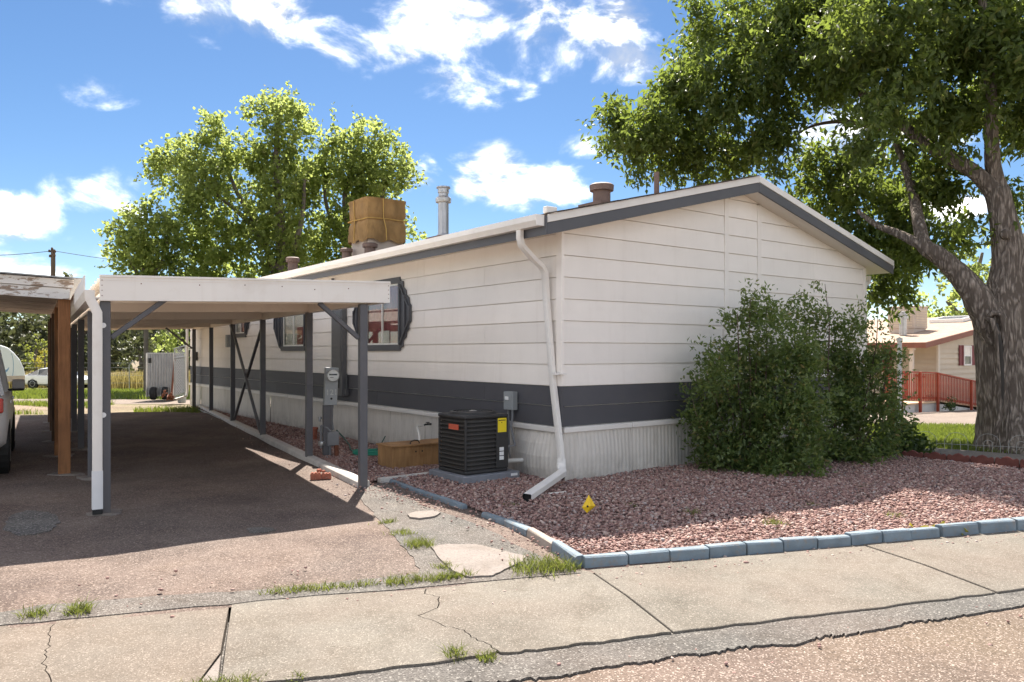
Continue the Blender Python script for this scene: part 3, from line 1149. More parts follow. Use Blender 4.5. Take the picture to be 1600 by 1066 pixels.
tag(st, "scattered stray pebbles on the paving beside the gravel bed", "pebbles", kind="stuff")

# ------------------------------------------------------------------ edging of the gravel bed
edging = thing("garden_edging", "low row of blue painted concrete blocks edging the gravel bed", "garden edging", (.58, 5.78, 0))


def block(p, q, mat, h=.115, w=.10, name="edging_block"):
    p, q = Vector((p[0], p[1], 0)), Vector((q[0], q[1], 0))
    d = (q - p).normalized()
    sx = Vector((-d.y, d.x, 0))
    L_ = (q - p).length
    mb = MB()
    g_ = random
    poly = [(-w / 2, -.02), (w / 2, -.02), (w / 2 - .006, h - .012), (w / 2 - .02, h), (-w / 2 + .02, h), (-w / 2 + .006, h - .012)]
    mb.prism(poly, lambda a, b2, t: p + d * t + sx * a + Vector((0, 0, b2)), .005, L_ - .007)
    mb.v = [tuple(c_ + random.uniform(-.0045, .0045) for c_ in p_) for p_ in mb.v]
    return mb.build(name, mat, edging, bevel=.004, seg=2)


# front row, along the pavement
fr_pts = [G(915, 888), G(984, 882), G(1049, 876.5), G(1110, 871), G(1169, 866), G(1226, 861), G(1280, 856.5), G(1332, 852), G(1382, 847.5), G(1426, 843.5), G(1470, 839.5)]
tops = [.079, .081, .079, .083, .081, .085, .078, .09, .088, .077, .09]
off = Vector((-.02, .045, 0))
for i in range(len(fr_pts) - 1):
    a, b2 = fr_pts[i] + off, fr_pts[i + 1] + off
    j = random.uniform(-.008, .008)
    o = block((a.x, a.y + j), (b2.x, b2.y + j + random.uniform(-.008, .008)), "block_blue", tops[i] + random.uniform(-.004, .004))
    if i == 9:
        o["label"] = "chipped blue block with a broken top corner"
        for v2 in o.data.vertices:
            pass
a = fr_pts[-1] + off
dv = (fr_pts[-1] - fr_pts[0]).normalized()
for i in range(9):
    p = a + dv * (.03 + i * .42)
    q = p + dv * .41
    block((p.x, p.y + random.uniform(-.006, .006)), (q.x, q.y + random.uniform(-.006, .006)), "block_blue", .098 + random.uniform(-.006, .006))
# side row up to the gap, then the low row by the condenser
side = [G(907, 886), G(868, 861), G(829, 837), G(793, 821), G(757, 808)]
for i in range(4):
    a, b2 = side[i], side[i + 1]
    block((a.x, a.y), (b2.x, b2.y), "block_bare" if i == 1 else "block_blue", [.085, .07, .062, .052][i], .09)
side2 = [G(727, 797), G(690, 783), G(652, 770), G(620, 757), G(590, 746)]
for i in range(4):
    a, b2 = side2[i], side2[i + 1]
    block((a.x, a.y), (b2.x, b2.y), "block_blue", [.055, .05, .045, .04][i], .07)

# white concrete kerb under the right row of carport posts
RP = [Vector((-1.76, 9.06, 0)) + Vector((-.4855, .8742, 0)) * t for t in (0, 2.5, 5.85, 9.15, 12.5)] + [Vector((-9.13, 22.05, 0))]
curb = thing("concrete_curb", "long pale concrete kerb strip along the carport posts", "kerb", (-1.76, 9.06, 0))
dR = Vector((-.4855, .8742, 0))
sR = Vector((.8742, .4855, 0))
for i in range(9):
    p = RP[0] + dR * (.02 + i * 1.78) + sR * .02
    mb = MB()
    mb.prism([(-.08, -.05), (.08, -.05), (.075, .065), (.05, .08), (-.05, .08), (-.075, .06)], lambda a, b2, t, p=p: p + dR * t + sR * a + Vector((0, 0, b2)), .006, 1.77)
    mb.build("curb_section", "curb_white", curb, bevel=.01, seg=2)
mb = MB()
mb.bar((-1.62, 9.36, .03), (-.98, 9.86, .035), .09, .06)
tag(mb.build("timber_strip", "curb_white", bevel=.004), "short pale board lying on gravel in front of plywood box", "board")

# ------------------------------------------------------------------ the home
home = thing("mobile_home", "white mobile home with lap siding and a charcoal band round it", "mobile home", tuple(C0), HOME_RZ)
LEN, WID = 17.05, 7.0
EAVE, SL = 3.17, .247
OV, OE = .5, .30


def roof_z(u):
    return EAVE + SL * (min(u, 2 * 3.5 - u) + OV)


def soff_z(u):
    return roof_z(u) - .21


bands = [.685, .93, 1.18] + [1.18 + .267 * i for i in range(1, 12)]
OPEN = [(4.06, 5.33, 1.72, 2.73), (8.12, 9.40, 1.72, 2.73), (11.9, 12.75, 2.06, 2.73)]


def plank_left(s0, s1, z0, z1, zb0, zb1):
    """board on the long wall, facing -u; lap profile"""
    def yy(z):
        t = (z - zb0) / (zb1 - zb0)
        return -(.022 - .013 * t)
    mb = MB()
    w = .006
    mb.add([(yy(z0), s0, z0), (yy(z0), s1, z0), (yy(z1), s1, z1), (yy(z1), s0, z1), (w, s0, z0), (w, s1, z0), (w, s1, z1), (w, s0, z1)],
           [(0, 1, 2, 3), (4, 7, 6, 5), (0, 4, 5, 1), (2, 6, 7, 3), (1, 5, 6, 2), (0, 3, 7, 4)])
    return mb


TOPZ = soff_z(0) + .02
for i in range(len(bands) - 1):
    z0, z1 = bands[i], min(bands[i + 1], TOPZ)
    if z0 >= TOPZ:
        break
    m_ = "siding_charcoal" if i < 2 else "siding_white"
    joints = [0.0] + [4.88 * q + (i % 3) * 1.63 for q in range(4) if 0.5 < 4.88 * q + (i % 3) * 1.63 < LEN - .5] + [LEN]
    for q in range(len(joints) - 1):
        spans = [(joints[q] + (.002 if q else 0), joints[q + 1] - .002, z0 + .004, z1 - .004)]
        for (a, b2, c_, d_) in OPEN:
            new = []
            for (s0, s1, y0, y1) in spans:
                if s1 <= a or s0 >= b2 or y1 <= c_ or y0 >= d_:
                    new.append((s0, s1, y0, y1))
                    continue
                if s0 < a:
                    new.append((s0, a, y0, y1))
                if s1 > b2:
                    new.append((b2, s1, y0, y1))
                mm0, mm1 = max(s0, a), min(s1, b2)
                if y0 < c_ - .01:
                    new.append((mm0, mm1, y0, c_))
                if y1 > d_ + .01:
                    new.append((mm0, mm1, d_, y1))
            spans = new
        for (s0, s1, y0, y1) in spans:
            if s1 - s0 > .02:
                plank_left(s0, s1, y0, y1, z0, z1).build("siding_plank", m_, home, local=True)


def clip_half(poly, fn):
    out = []
    n = len(poly)
    for i in range(n):
        a, b2 = poly[i], poly[(i + 1) % n]
        fa, fb = fn(a), fn(b2)
        if fa >= 0:
            out.append(a)
        if (fa >= 0) != (fb >= 0):
            t = fa / (fa - fb)
            out.append((a[0] + (b2[0] - a[0]) * t, a[1] + (b2[1] - a[1]) * t))
    return out


cols = [(0.0, 3.10), (3.20, 3.89), (3.99, WID)]
for i in range(len(bands) - 1):
    z0, z1 = bands[i], bands[i + 1]
    m_ = "siding_charcoal" if i < 2 else "siding_white"
    cc = cols if i >= 2 else [(0.0, 3.5), (3.502, WID)]
    for (a, b2) in cc:
        poly = [(a, z0 + .004), (b2, z0 + .004), (b2, z1 - .004), (a, z1 - .004)]
        poly = clip_half(poly, lambda p: (soff_z(0) + .02 + SL * p[0]) - p[1])
        poly = clip_half(poly, lambda p: (soff_z(0) + .02 + SL * (WID - p[0])) - p[1])
        if len(poly) < 3:
            continue
        n = len(poly)
        mb = MB()
        fr_ = [(p[0], -(.022 - .013 * (p[1] - z0) / (z1 - z0)), p[1]) for p in poly]
        bk = [(p[0], .006, p[1]) for p in poly]
        mb.add(fr_ + bk, [tuple(range(n)), tuple(range(2 * n - 1, n - 1, -1))] + [(q, (q + 1) % n, n + (q + 1) % n, n + q) for q in range(n)])
        mb.build("siding_plank", m_, home, local=True)
for uc in (3.15, 3.94):
    mb = MB()
    mb.box(uc - .047, uc + .047, -.026, .004, 1.186, soff_z(uc) - .002)
    mb.build("batten", "siding_white", home, local=True, bevel=.003)
# corner boards
for (x0, x1, y0, y1) in [(-.034, .012, -.034, .07), (WID - .06, WID + .03, -.034, .03)]:
    for (z0, z1, m_) in [(.685, 1.18, "siding_charcoal"), (1.182, soff_z(0) - .004, "siding_white")]:
        mb = MB()
        mb.box(x0, x1, y0, y1, z0, z1)
        mb.build("corner_board", m_, home, local=True, bevel=.003)
# wall shell behind the boards, with the window openings left out
mb = MB()
ss = sorted({0.01, LEN} | {o[0] for o in OPEN} | {o[1] for o in OPEN})
zz = sorted({.60, TOPZ} | {o[2] for o in OPEN} | {o[3] for o in OPEN})
for a, b2 in zip(ss[:-1], ss[1:]):
    for c_, d_ in zip(zz[:-1], zz[1:]):
        if any(o[0] <= a and b2 <= o[1] and o[2] <= c_ and d_ <= o[3] for o in OPEN):
            continue
        mb.box(.008, .05, a, b2, c_, d_)
gp = [(.06, .60), (WID - .01, .60), (WID - .01, soff_z(0)), (3.5, soff_z(3.5)), (.06, soff_z(0))]
mb.prism(gp, lambda a, b2, t: (a, t, b2), .008, .05)
mb.prism(gp, lambda a, b2, t: (a, t, b2), LEN - .05, LEN)
mb.box(WID - .05, WID, .06, LEN - .06, .60, soff_z(0))
mb.build("wall", "siding_white", home, local=True)
mb = MB()
mb.box(.06, WID - .06, .06, LEN - .06, .60, .64)
mb.box(1.1, 1.14, .06, LEN - .06, .64, 3.0)
mb.build("inner_partition", "interior_dark", home, local=True)
# roof: two shingled slopes, soffits, rakes, gutters
roofp = [(-OV, EAVE), (3.5, EAVE + SL * 4.0), (WID + OV - .1, EAVE + SL * .1), (WID + OV - .1, EAVE + SL * .1 - .02), (3.5, EAVE + SL * 4.0 - .028), (-OV, EAVE - .02)]
mb = MB()
mb.prism(roofp, lambda a, b2, t: (a, t, b2 + .012), -OE - .03, LEN + .3)
roof = mb.build("roof", "shingle_brown", home, local=True)
# ragged shingle edge along the rake
for i in range(40):
    u0 = -OV + i * .1
    mb = MB()
    mb.box(0, .096, -.05 - random.uniform(0, .012), .12, 0, .010)
    sl = math.atan(SL)
    T = Matrix.Translation((u0, -OE - .02, EAVE + SL * (u0 + OV) + .013 + random.uniform(0, .004))) @ Matrix.Rotation(-sl, 4, 'Y')
    mb.v = [tuple(T @ Vector(p)) for p in mb.v]
    mb.build("shingle", "shingle_brown", roof, local=True)
mb = MB()
mb.add([(-OV, -OE, EAVE - .20), (0.05, -OE, EAVE - .20 + SL * (OV + .05)), (0.05, LEN, EAVE - .20 + SL * (OV + .05)), (-OV, LEN, EAVE - .20)], [(0, 1, 2, 3)])
mb.add([(0.05, -OE, EAVE - .20 + SL * (OV + .05)), (3.5, -OE, EAVE - .20 + SL * 4), (3.5, .03, EAVE - .20 + SL * 4), (.05, .03, EAVE - .20 + SL * (OV + .05))], [(0, 1, 2, 3)])
mb.add([(3.5, -OE, EAVE - .20 + SL * 4), (WID + OV - .1, -OE, EAVE - .20 + SL * .1), (WID + OV - .1, .03, EAVE - .20 + SL * .1), (3.5, .03, EAVE - .20 + SL * 4)], [(0, 1, 2, 3)])
mb.add([(WID - .05, .03, EAVE - .20 + SL * (OV + .05)), (WID + OV - .1, .03, EAVE - .20 + SL * .1), (WID + OV - .1, LEN, EAVE - .20 + SL * .1), (WID - .05, LEN, EAVE - .20 + SL * (OV + .05))], [(0, 1, 2, 3)])
mb.build("soffit", "soffit", home, local=True)


def rake(u0, u1, zt, zb, y0, y1, name, m_):
    za = lambda u: EAVE + SL * ((u if u <= 3.5 else 7 - u) + OV)
    mb = MB()
    mb.prism([(u0, za(u0) + zb), (u1, za(u1) + zb), (u1, za(u1) + zt), (u0, za(u0) + zt)], lambda a, b2, t: (a, t, b2), y0, y1)
    return mb.build(name, m_, home, local=True, bevel=.003)


for (a, b2) in ((-OV, 3.499), (3.501, WID + OV - .1)):
    rake(a, b2, .010, -.085, -OE - .042, -OE - .004, "rake_trim", "trim_white")
    rake(a, b2, -.088, -.225, -OE - .030, -OE - .002, "rake_board", "trim_charcoal")
# eave boards and gutter on the long side
mb = MB()
mb.box(-OV - .022, -OV - .002, -OE - .028, LEN + .3, EAVE - .225, EAVE - .012)
mb.build("eave_board", "trim_charcoal", home, local=True)
gp = [(0, 0), (-.012, .075), (-.11, .075), (-.118, .125), (-.128, .125), (-.128, .045), (-.105, .02), (-.085, -.004), (0, -.004)]
gp = [(-.004, 0), (-.085, 0), (-.10, .025), (-.125, .06), (-.125, .125), (-.115, .125), (-.115, .065), (-.09, .012), (-.012, .012), (-.012, .12), (-.004, .12)]
mb = MB()
mb.prism(gp, lambda a, b2, t: (-OV - .022 + a, t, EAVE - .125 + b2), -OE + .0, LEN + .25)
mb.box(-OV - .147, -OV - .026, -OE - .004, -OE + .0, EAVE - .125, EAVE + .0)
mb.build("gutter", "trim_white", home, local=True)
mb = MB()
mb.box(-OV - .02, -OV + .13, -OE - .05, -OE + .03, EAVE + .025, EAVE + .10)
mb.build("eave_cap", "trim_white", home, local=True, bevel=.005)
# right gutter and its elbow
mb = MB()
mb.prism([(-x_, z_) for x_, z_ in gp], lambda a, b2, t: (WID + OV - .1 + a, t, EAVE + SL * .1 - .125 + b2 - .03), -OE + .02, LEN)
mb.build("gutter", "trim_white", home, local=True)
mb = MB()
mb.tube([(WID + .40, .12, EAVE - .20), (WID + .40, .12, EAVE - .27), (WID + .33, .1, EAVE - .33), (WID + .14, .05, EAVE - .37), (WID + .08, .03, EAVE - .45), (WID + .075, .02, 1.9), (WID + .075, .02, .1)], .042, 8)
mb.build("downspout", "trim_white", home, local=True, smooth='auto')


def flat_pipe(pts, w, d, ax):
    """rectangular downpipe through pts; ax = direction of its wide side"""
    mb = MB()
    pts = [Vector(p) for p in pts]
    o = 0
    for i, p in enumerate(pts):
        t = (pts[min(i + 1, len(pts) - 1)] - pts[max(0, i - 1)]).normalized()
        a = Vector(ax)
        a = (a - t * a.dot(t)).normalized()
        b2 = t.cross(a)
        for (sx, sy) in ((-1, -.8), (-.8, -1), (.8, -1), (1, -.8), (1, .8), (.8, 1), (-.8, 1), (-1, .8)):
            mb.v.append(tuple(p + a * sx * w / 2 + b2 * sy * d / 2))
    for i in range(len(pts) - 1):
        for q in range(8):
            a, b2 = i * 8 + q, i * 8 + (q + 1) % 8
            mb.f.append((a, b2, b2 + 8, a + 8))
    mb.f.append(tuple(reversed(range(8))))
    return mb


ds_top = Vector((-.33 - .23, .02, EAVE - .125))
dsp = flat_pipe([(-.57, .10, EAVE - .10), (-.57, .10, EAVE - .22), (-.53, .12, EAVE - .30), (-.34, .17, EAVE - .42), (-.16, .20, EAVE - .52), (-.095, .21, EAVE - .60), (-.085, .19, 2.2), (-.072, .08, 1.2), (-.062, -.03, .50), (-.06, -.055, .30)], .085, .06, (0, 1, 0)).build("downspout", "trim_white", home, local=True, smooth='auto')
# lower elbow and kick-out pipe lying on the gravel
T = XF[home.name].inverted()
kp = [Vector((-.06, -.055, .31)), Vector((-.07, -.065, .24)), Vector((-.12, -.13, .19)), T @ Vector((.60, 9.12, .165)), T @ Vector((.155, 8.05, .075))]
flat_pipe(kp, .10, .075, (.6, -.3, 0)).build("kickout", "trim_white", dsp, local=True, smooth='auto')
mb = MB()
e0, e1 = kp[-1], kp[-1] + (kp[-1] - kp[-2]).normalized() * .004
flat_pipe([e0 - (e1 - e0) * 5, e1], .088, .062, (.6, -.3, 0)).build("pipe_mouth", "black_plastic", dsp, local=True)
mb = MB()
mb.box(-.13, -.02, -.02, .03, 1.32, 1.345)
mb.box(-.05, -.01, -.10, .0, 1.325, 1.34)
mb.build("strap", "trim_white", dsp, local=True)


# skirting: corrugated panels with a top rail
def skirt_panel(a, b2, axis, zt, seed, bulge=0.0):
    g_ = random.Random(seed)
    n = int((b2 - a) / .017)
    mb = MB()
    ph = g_.random() * 6
    lean = g_.uniform(.0, .02) + bulge
    rows = [0, .25, .5, .75, 1.0]
    for j, r in enumerate(rows):
        for i in range(n + 1):
            t = a + (b2 - a) * i / n
            rib = (.0025, .0025, -.0012, -.0012)[i % 4] + .003 * math.sin(t * 2.1 + ph)
            f_ = (1 - r)
            out = .012 + rib + lean * f_ + (bulge * 1.4 * math.sin(math.pi * f_) * math.sin(math.pi * (t - a) / (b2 - a)) if bulge else 0)
            zb = -.01 + .03 * (math.sin(t * 3.3 + ph) * .5 + .5) * (1 if bulge else .4)
            z = zb + (zt - zb) * r
            mb.v.append((-out, t, z) if axis == 'v' else (t, -out, z))
    for j in range(len(rows) - 1):
        for i in range(n):
            q = j * (n + 1) + i
            mb.f.append((q, q + 1, q + n + 2, q + n + 1))
    o = mb.build("skirting_panel", "skirt_metal", home, local=True)
    o.modifiers.new("thick", 'SOLIDIFY').thickness = .003
    return o


sv = [0.0, .95] + [.95 + 1.15 * i for i in range(1, 15)]
for i in range(len(sv) - 1):
    a, b2 = sv[i], min(sv[i + 1], LEN)
    skirt_panel(a + .003, b2 - .003, 'v', .615, 50 + i, .05 if i == 0 else (.02 if i == 1 else 0))
    mb = MB()
    mb.box(-.052 - random.uniform(0, .006), -.008, a + .004, b2 - .004, .612, .68 - random.uniform(0, .006))
    mb.build("skirting_rail", "trim_white", home, local=True, bevel=.008, seg=2)
su = [0.0] + [1.17 * i for i in range(1, 7)]
for i in range(len(su) - 1):
    a, b2 = su[i], min(su[i + 1], WID)
    skirt_panel(a + .003, b2 - .003, 'u', .615, 80 + i, .02 if i in (0, 3) else 0)
    mb = MB()
    mb.box(a + .004, b2 - .004, -.050, -.008, .612, .68)
    mb.build("skirting_rail", "trim_white", home, local=True, bevel=.008, seg=2)


# windows with folded-looking scalloped shutters
def window(a, b2, z0, z1, curtain, shutters=True):
    w = MB()
    t = .085
    w.box(-.045, .0, a - .04, b2 + .04, z0 - .10, z0)
    w.box(-.040, .0, a - .04, a + .035, z0, z1)
    w.box(-.040, .0, b2 - .035, b2 + .04, z0, z1)
    w.box(-.045, .0, a - .04, b2 + .04, z1, z1 + .10)
    o = w.build("window", "trim_charcoal", home, local=True, bevel=.004)
    s_ = MB()
    mid = (a + b2) / 2
    s_.box(-.014, .01, a + .035, b2 - .035, z0, z0 + .03)
    s_.box(-.014, .01, a + .035, b2 - .035, z1 - .03, z1)
    s_.box(-.014, .01, a + .035, a + .06, z0 + .03, z1 - .03)
    s_.box(-.014, .01, b2 - .06, b2 - .035, z0 + .03, z1 - .03)
    s_.box(-.018, .01, mid - .014, mid + .014, z0 + .03, z1 - .03)
    s_.build("sash", "pvc_white", o, local=True)
    for (q0, q1) in ((a + .06, mid - .014), (mid + .014, b2 - .06)):
        p = MB()
        p.box(-.004, .0, q0, q1, z0 + .03, z1 - .03)
        p.build("pane", "glass", o, local=True)
    c_ = MB()
    n = 50
    for j, z in enumerate((z0 + .02, z1)):
        for i in range(n + 1):
            y = a + (b2 - a) * i / n
            c_.v.append((.045 + .018 * math.sin(i * 1.35) + .008 * math.sin(i * .37), y, z))
    for i in range(n):
        c_.f.append((i, i + 1, n + 2 + i, n + 1 + i))
    c_.build("curtain", curtain, o, local=True)
    if curtain == "curtain_red":
        c_ = MB()
        c_.box(.010, .016, a + .42, a + .70, z0 + .035, z0 + .24)
        c_.build("valance", "curtain_pale", o, local=True)
    else:
        c_ = MB()
        c_.box(.012, .017, a + .07, a + .5, z0 + .035, z0 + .40)
        c_.build("valance", "curtain_red", o, local=True)
    if shutters:
        for (q, sg) in ((a - .045, -1), (b2 + .045, 1)):
            mb = MB()
            h = z1 - z0 + .05
            prof = [(0, z0 - .06), (.10, z0 - .03), (.115, z0 + .07), (.20, z0 + .12), (.215, z0 + .20), (.29, z0 + .25), (.305, z0 + .33), (.36, z0 + .37), (.36, z0 + .63), (.305, z0 + .67), (.29, z0 + .75), (.215, z0 + .80), (.20, z0 + .88), (.115, z0 + .93), (.10, z0 + 1.03), (0, z0 + 1.05)]
            mb.prism([(q + sg * p[0], p[1]) for p in prof], lambda y, z, t_: (t_, y, z), -.045, -.024)
            sh = mb.build("shutter", "trim_charcoal", home, local=True, bevel=.003)
            mb = MB()
            for (p0, p1) in (((.02, z0 + .0), (.34, z0 + .40)), ((.34, z0 + .58), (.02, z0 + .98)), ((.03, z0 + .02), (.03, z0 + .97)), ((.20, z0 + .22), (.20, z0 + .80)), ((.345, z0 + .38), (.345, z0 + .62))):
                mb.bar((-.056, q + sg * p0[0], p0[1]), (-.056, q + sg * p1[0], p1[1]), .022, .045, up=(1, 0, 0))
            mb.build("shutter_slat", "trim_charcoal", sh, local=True, bevel=.002)
    return o


window(*OPEN[0], "curtain_red")
window(*OPEN[1], "curtain_pale")
window(*OPEN[2], "curtain_pale")
# tall service cabinet on the wall
mb = MB()
mb.box(-.12, -.024, 6.08, 6.56, .78, 2.42)
cab = mb.build("service_cabinet", "panel_charcoal", home, local=True, bevel=.008, seg=2)
mb = MB()
mb.box(-.128, -.121, 6.12, 6.52, 1.22, 2.36)
mb.build("cabinet_door", "panel_charcoal", cab, local=True, bevel=.003)
for q in range(3):
    mb = MB()
    mb.box(-.130, -.121, 6.20 + q * .075, 6.235 + q * .075, .93, 1.13)
    mb.build("vent_slot", "black_plastic", cab, local=True)
mb = MB()
mb.tube([(-.06, 6.62, 1.25), (-.06, 6.62, 2.5), (-.06, 6.62, 3.0)], .03, 8)
mb.box(-.09, -.03, 5.98, 6.07, .80, .92)
mb.tube([(-.05, 6.03, .92), (-.05, 6.03, 1.2)], .014, 8)
mb.build("cabinet_conduit", "panel_charcoal", cab, local=True, smooth='auto')
# far downspout at the back corner, small wall boxes
flat_pipe([(-.50, LEN - .1, EAVE - .12), (-.30, LEN - .02, EAVE - .35), (-.10, LEN + .03, EAVE - .55), (-.09, LEN + .04, .45), (-.12, LEN + .02, .28), (-.5, LEN - .2, .2)], .085, .06, (0, 1, 0)).build("downspout", "trim_white", home, local=True, smooth='auto')
mb = MB()
mb.box(-.14, -.024, 12.98, 13.14, 1.72, 2.04)
mb.build("wall_box", "grey_box", home, local=True, bevel=.006)
mb = MB()
mb.box(-.10, -.024, 16.2, 16.36, 1.35, 1.6)
mb.build("wall_box", "panel_charcoal", home, local=True, bevel=.006)


def rz(u):
    return EAVE + SL * (u + OV) + .012


def roof_vent(u, s, r, h, cap, m_="vent_brown"):
    mb = MB()
    z = rz(u)
    mb.box(u - r * 1.9, u + r * 1.9, s - r * 1.9, s + r * 1.9, z - .05, z + .03)
    mb.lathe([(r * 1.15, z), (r, z + .05), (r, z + h - cap), (r * 1.35, z + h - cap), (r * 1.4, z + h - .02), (r * 1.15, z + h), (.001, z + h + .01)], (u, s, 0), 16, caps=False)
    return mb.build("roof_vent", m_, home, local=True, smooth='auto')


roof_vent(1.5, .88, .125, .32, .10)
roof_vent(1.0, 11.45, .12, .40, .12)
roof_vent(1.2, 8.75, .10, .30, .08)
roof_vent(1.45, 8.1, .12, .30, .09)
mb = MB()
mb.lathe([(.04, rz(2.5) - .03), (.04, rz(2.5) + .36), (.001, rz(2.5) + .361)], (2.5, .75, 0), 10, caps=False)
mb.build("vent_pipe", "vent_brown", home, local=True, smooth='auto')
z0 = rz(1.0)
mb = MB()
mb.lathe([(.17, z0 + .03), (.105, z0 + .10), (.095, z0 + .12), (.095, z0 + .66), (.135, z0 + .66), (.14, z0 + .69), (.14, z0 + .73), (.11, z0 + .76), (.09, z0 + .77), (.085, z0 + .82), (.10, z0 + .83), (.10, z0 + .90), (.125, z0 + .91), (.12, z0 + .935), (.001, z0 + .94)], (1.0, 4.35, 0), 18, caps=False)
fl = mb.build("flue_pipe", "pipe_metal", home, local=True, smooth='auto')
mb = MB()
mb.box(.78, 1.22, 4.12, 4.58, z0 - .06, z0 + .05)
mb.build("flashing", "vent_brown", fl, local=True)

# evaporative cooler wrapped in a tarp
loc = T.inverted() @ Vector((1.8, 8.45, rz(1.8)))
cooler = thing("evaporative_cooler", "roof cooler wrapped in an ochre canvas cover tied with rope", "cooler", tuple(loc), HOME_RZ)
mb = MB()
mb.box(-.42, .42, -.42, .42, -.16, .34)
mb.build("base", "cooler_metal", cooler, local=True)
mb = MB()
nU, nVv = 64, 22
g_ = random.Random(4)
for j in range(nVv + 1):
    t = j / nVv
    z = .27 + t * .93
    for i in range(nU):
        a = 2 * math.pi * i / nU
        ca, sa = math.cos(a), math.sin(a)
        q = max(abs(ca), abs(sa))
        q = (abs(ca) ** 9 + abs(sa) ** 9) ** (1 / 9)
        hw = .505 - .015 * t
        hw -= .045 * math.exp(-((t - .52) / .06) ** 2)
        hw += .02 * (t > .93)
        fold = (.011 * math.sin(i * 2.4 + 1.5 * math.sin(t * 5)) + .012 * math.sin(i * 1.1 + t * 5) + .006 * math.sin(t * 31 + i * .9)) * (1 - .75 * t ** 3)
        r_ = hw / q + fold
        zz_ = z + (.035 * math.sin(i * .8) if j == 0 else 0)
        mb.v.append((r_ * ca, r_ * sa, zz_))
for j in range(nVv):
    for i in range(nU):
        a, b2 = j * nU + i, j * nU + (i + 1) % nU
        mb.f.append((a, b2, b2 + nU, a + nU))
top = len(mb.v)
mb.v.append((0, 0, .27 + .93 + .09))
for i in range(nU):
    mb.f.append((nVv * nU + i, nVv * nU + (i + 1) % nU, top))
mb.build("tarp", "tarp", cooler, local=True, smooth='auto')
mb = MB()
ring = [(.485 * (1 if abs(math.cos(a)) > abs(math.sin(a)) else abs(math.cos(a)) / abs(math.sin(a))) * (1 if math.cos(a) > 0 else -1), .485 * (1 if abs(math.sin(a)) >= abs(math.cos(a)) else abs(math.sin(a)) / abs(math.cos(a))) * (1 if math.sin(a) > 0 else -1), .755 + .01 * math.sin(3 * a)) for a in [2 * math.pi * q / 48 + .01 for q in range(49)]]
mb.tube(ring, .012, 6, caps=False)
mb.tube([(-.12, -.53, 1.18), (-.10, -.50, .78), (-.05, -.525, .55), (-.04, -.53, .28)], .012, 6)
mb.tube([(-.53, .1, 1.18), (-.49, .12, .76), (-.52, .1, .3)], .012, 6)
mb.build("tie_rope", "rope", cooler, local=True)

# ------------------------------------------------------------------ air conditioner on its pad
ac_o = G(724, 762) + Vector((0, 0, 0))
pad = thing("equipment_pad", "grey composite pad under the black air conditioner on gravel", "pad", (ac_o.x, ac_o.y, .035), HOME_RZ)
mb = MB()
mb.box(0, .84, 0, .80, -.01, .085)
mb.build("pad_slab", "pad_grey", pad, local=True, bevel=.012, seg=2)
mb = MB()
mb.box(.70, .80, -.004, .0005, .035, .065)
mb.build("sticker", "white_sticker", pad, local=True)
ac = thing("air_conditioner", "black louvred air conditioner with a yellow sticker beside the home", "air conditioner", tuple(XF[pad.name] @ Vector((.075, .075, .085))), HOME_RZ)
AW, AD, AH = .64, .62, .74
mb = MB()
mb.box(.03, AW - .03, .03, AD - .03, .02, AH - .08)
mb.build("coil_core", "black_plastic", ac, local=True)
mb = MB()
mb.box(0, AW, 0, AD, 0, .05)
mb.build("base_tray", "ac_black", ac, local=True, bevel=.02, seg=3)
mb = MB()
mb.box(-.008, AW + .008, -.008, AD + .008, AH - .075, AH - .025)
# domed lid ring
nseg = 40
for (r0, r1, h0, h1) in ((1, .86, 0, .03), (.86, .78, .03, .022)):
    pass
mb.build("lid", "ac_black", ac, local=True, bevel=.03, seg=3)
mb = MB()
ctr = (AW / 2, AD / 2, AH - .026)
mb.lathe([(.30, 0), (.285, .03), (.25, .034), (.25, .0)], ctr, 36, caps=False)
for rr_ in (.06, .10, .14, .18, .22):
    mb.tube([(ctr[0] + rr_ * math.cos(a), ctr[1] + rr_ * math.sin(a), ctr[2] + .026) for a in [2 * math.pi * q / 28 for q in range(29)]], .004, 4, caps=False)
for q in range(12):
    a = q * math.pi / 6
    mb.bar((ctr[0] + .03 * math.cos(a), ctr[1] + .03 * math.sin(a), ctr[2] + .026), (ctr[0] + .26 * math.cos(a), ctr[1] + .26 * math.sin(a), ctr[2] + .026), .006, .006)
mb.build("fan_grille", "ac_black", ac, local=True, smooth='auto')
mb = MB()
mb.lathe([(.05, 0), (.05, .03), (.02, .04), (.001, .04)], ctr, 14, caps=False)
mb.build("fan_hub", "steel", ac, local=True, smooth='auto')
for (x0, x1, y0, y1) in ((0, .03, 0, .03), (AW - .03, AW, 0, .03), (0, .03, AD - .03, AD), (AW - .03, AW, AD - .03, AD)):
    mb = MB()
    mb.box(x0, x1, y0, y1, .05, AH - .075)
    mb.build("corner_post", "ac_black", ac, local=True, bevel=.012, seg=2)
lv = MB()


def louver(x0, x1, face, z):
    mb = MB()
    if face == 'front':
        mb.add([(x0, .030, z + .040), (x1, .030, z + .040), (x1, .002, z + .010), (x0, .002, z + .010), (x0, .030, z + .028), (x1, .030, z + .028), (x1, -.001, z), (x0, -.001, z)],
               [(0, 1, 2, 3), (4, 7, 6, 5), (3, 2, 6, 7), (0, 4, 5, 1), (0, 3, 7, 4), (1, 5, 6, 2)])
    else:
        mb.add([(.030, x0, z + .040), (.030, x1, z + .040), (.002, x1, z + .010), (.002, x0, z + .010), (.030, x0, z + .028), (.030, x1, z + .028), (-.001, x1, z), (-.001, x0, z)],
               [(0, 1, 2, 3), (4, 7, 6, 5), (3, 2, 6, 7), (0, 4, 5, 1), (0, 3, 7, 4), (1, 5, 6, 2)])
    return mb


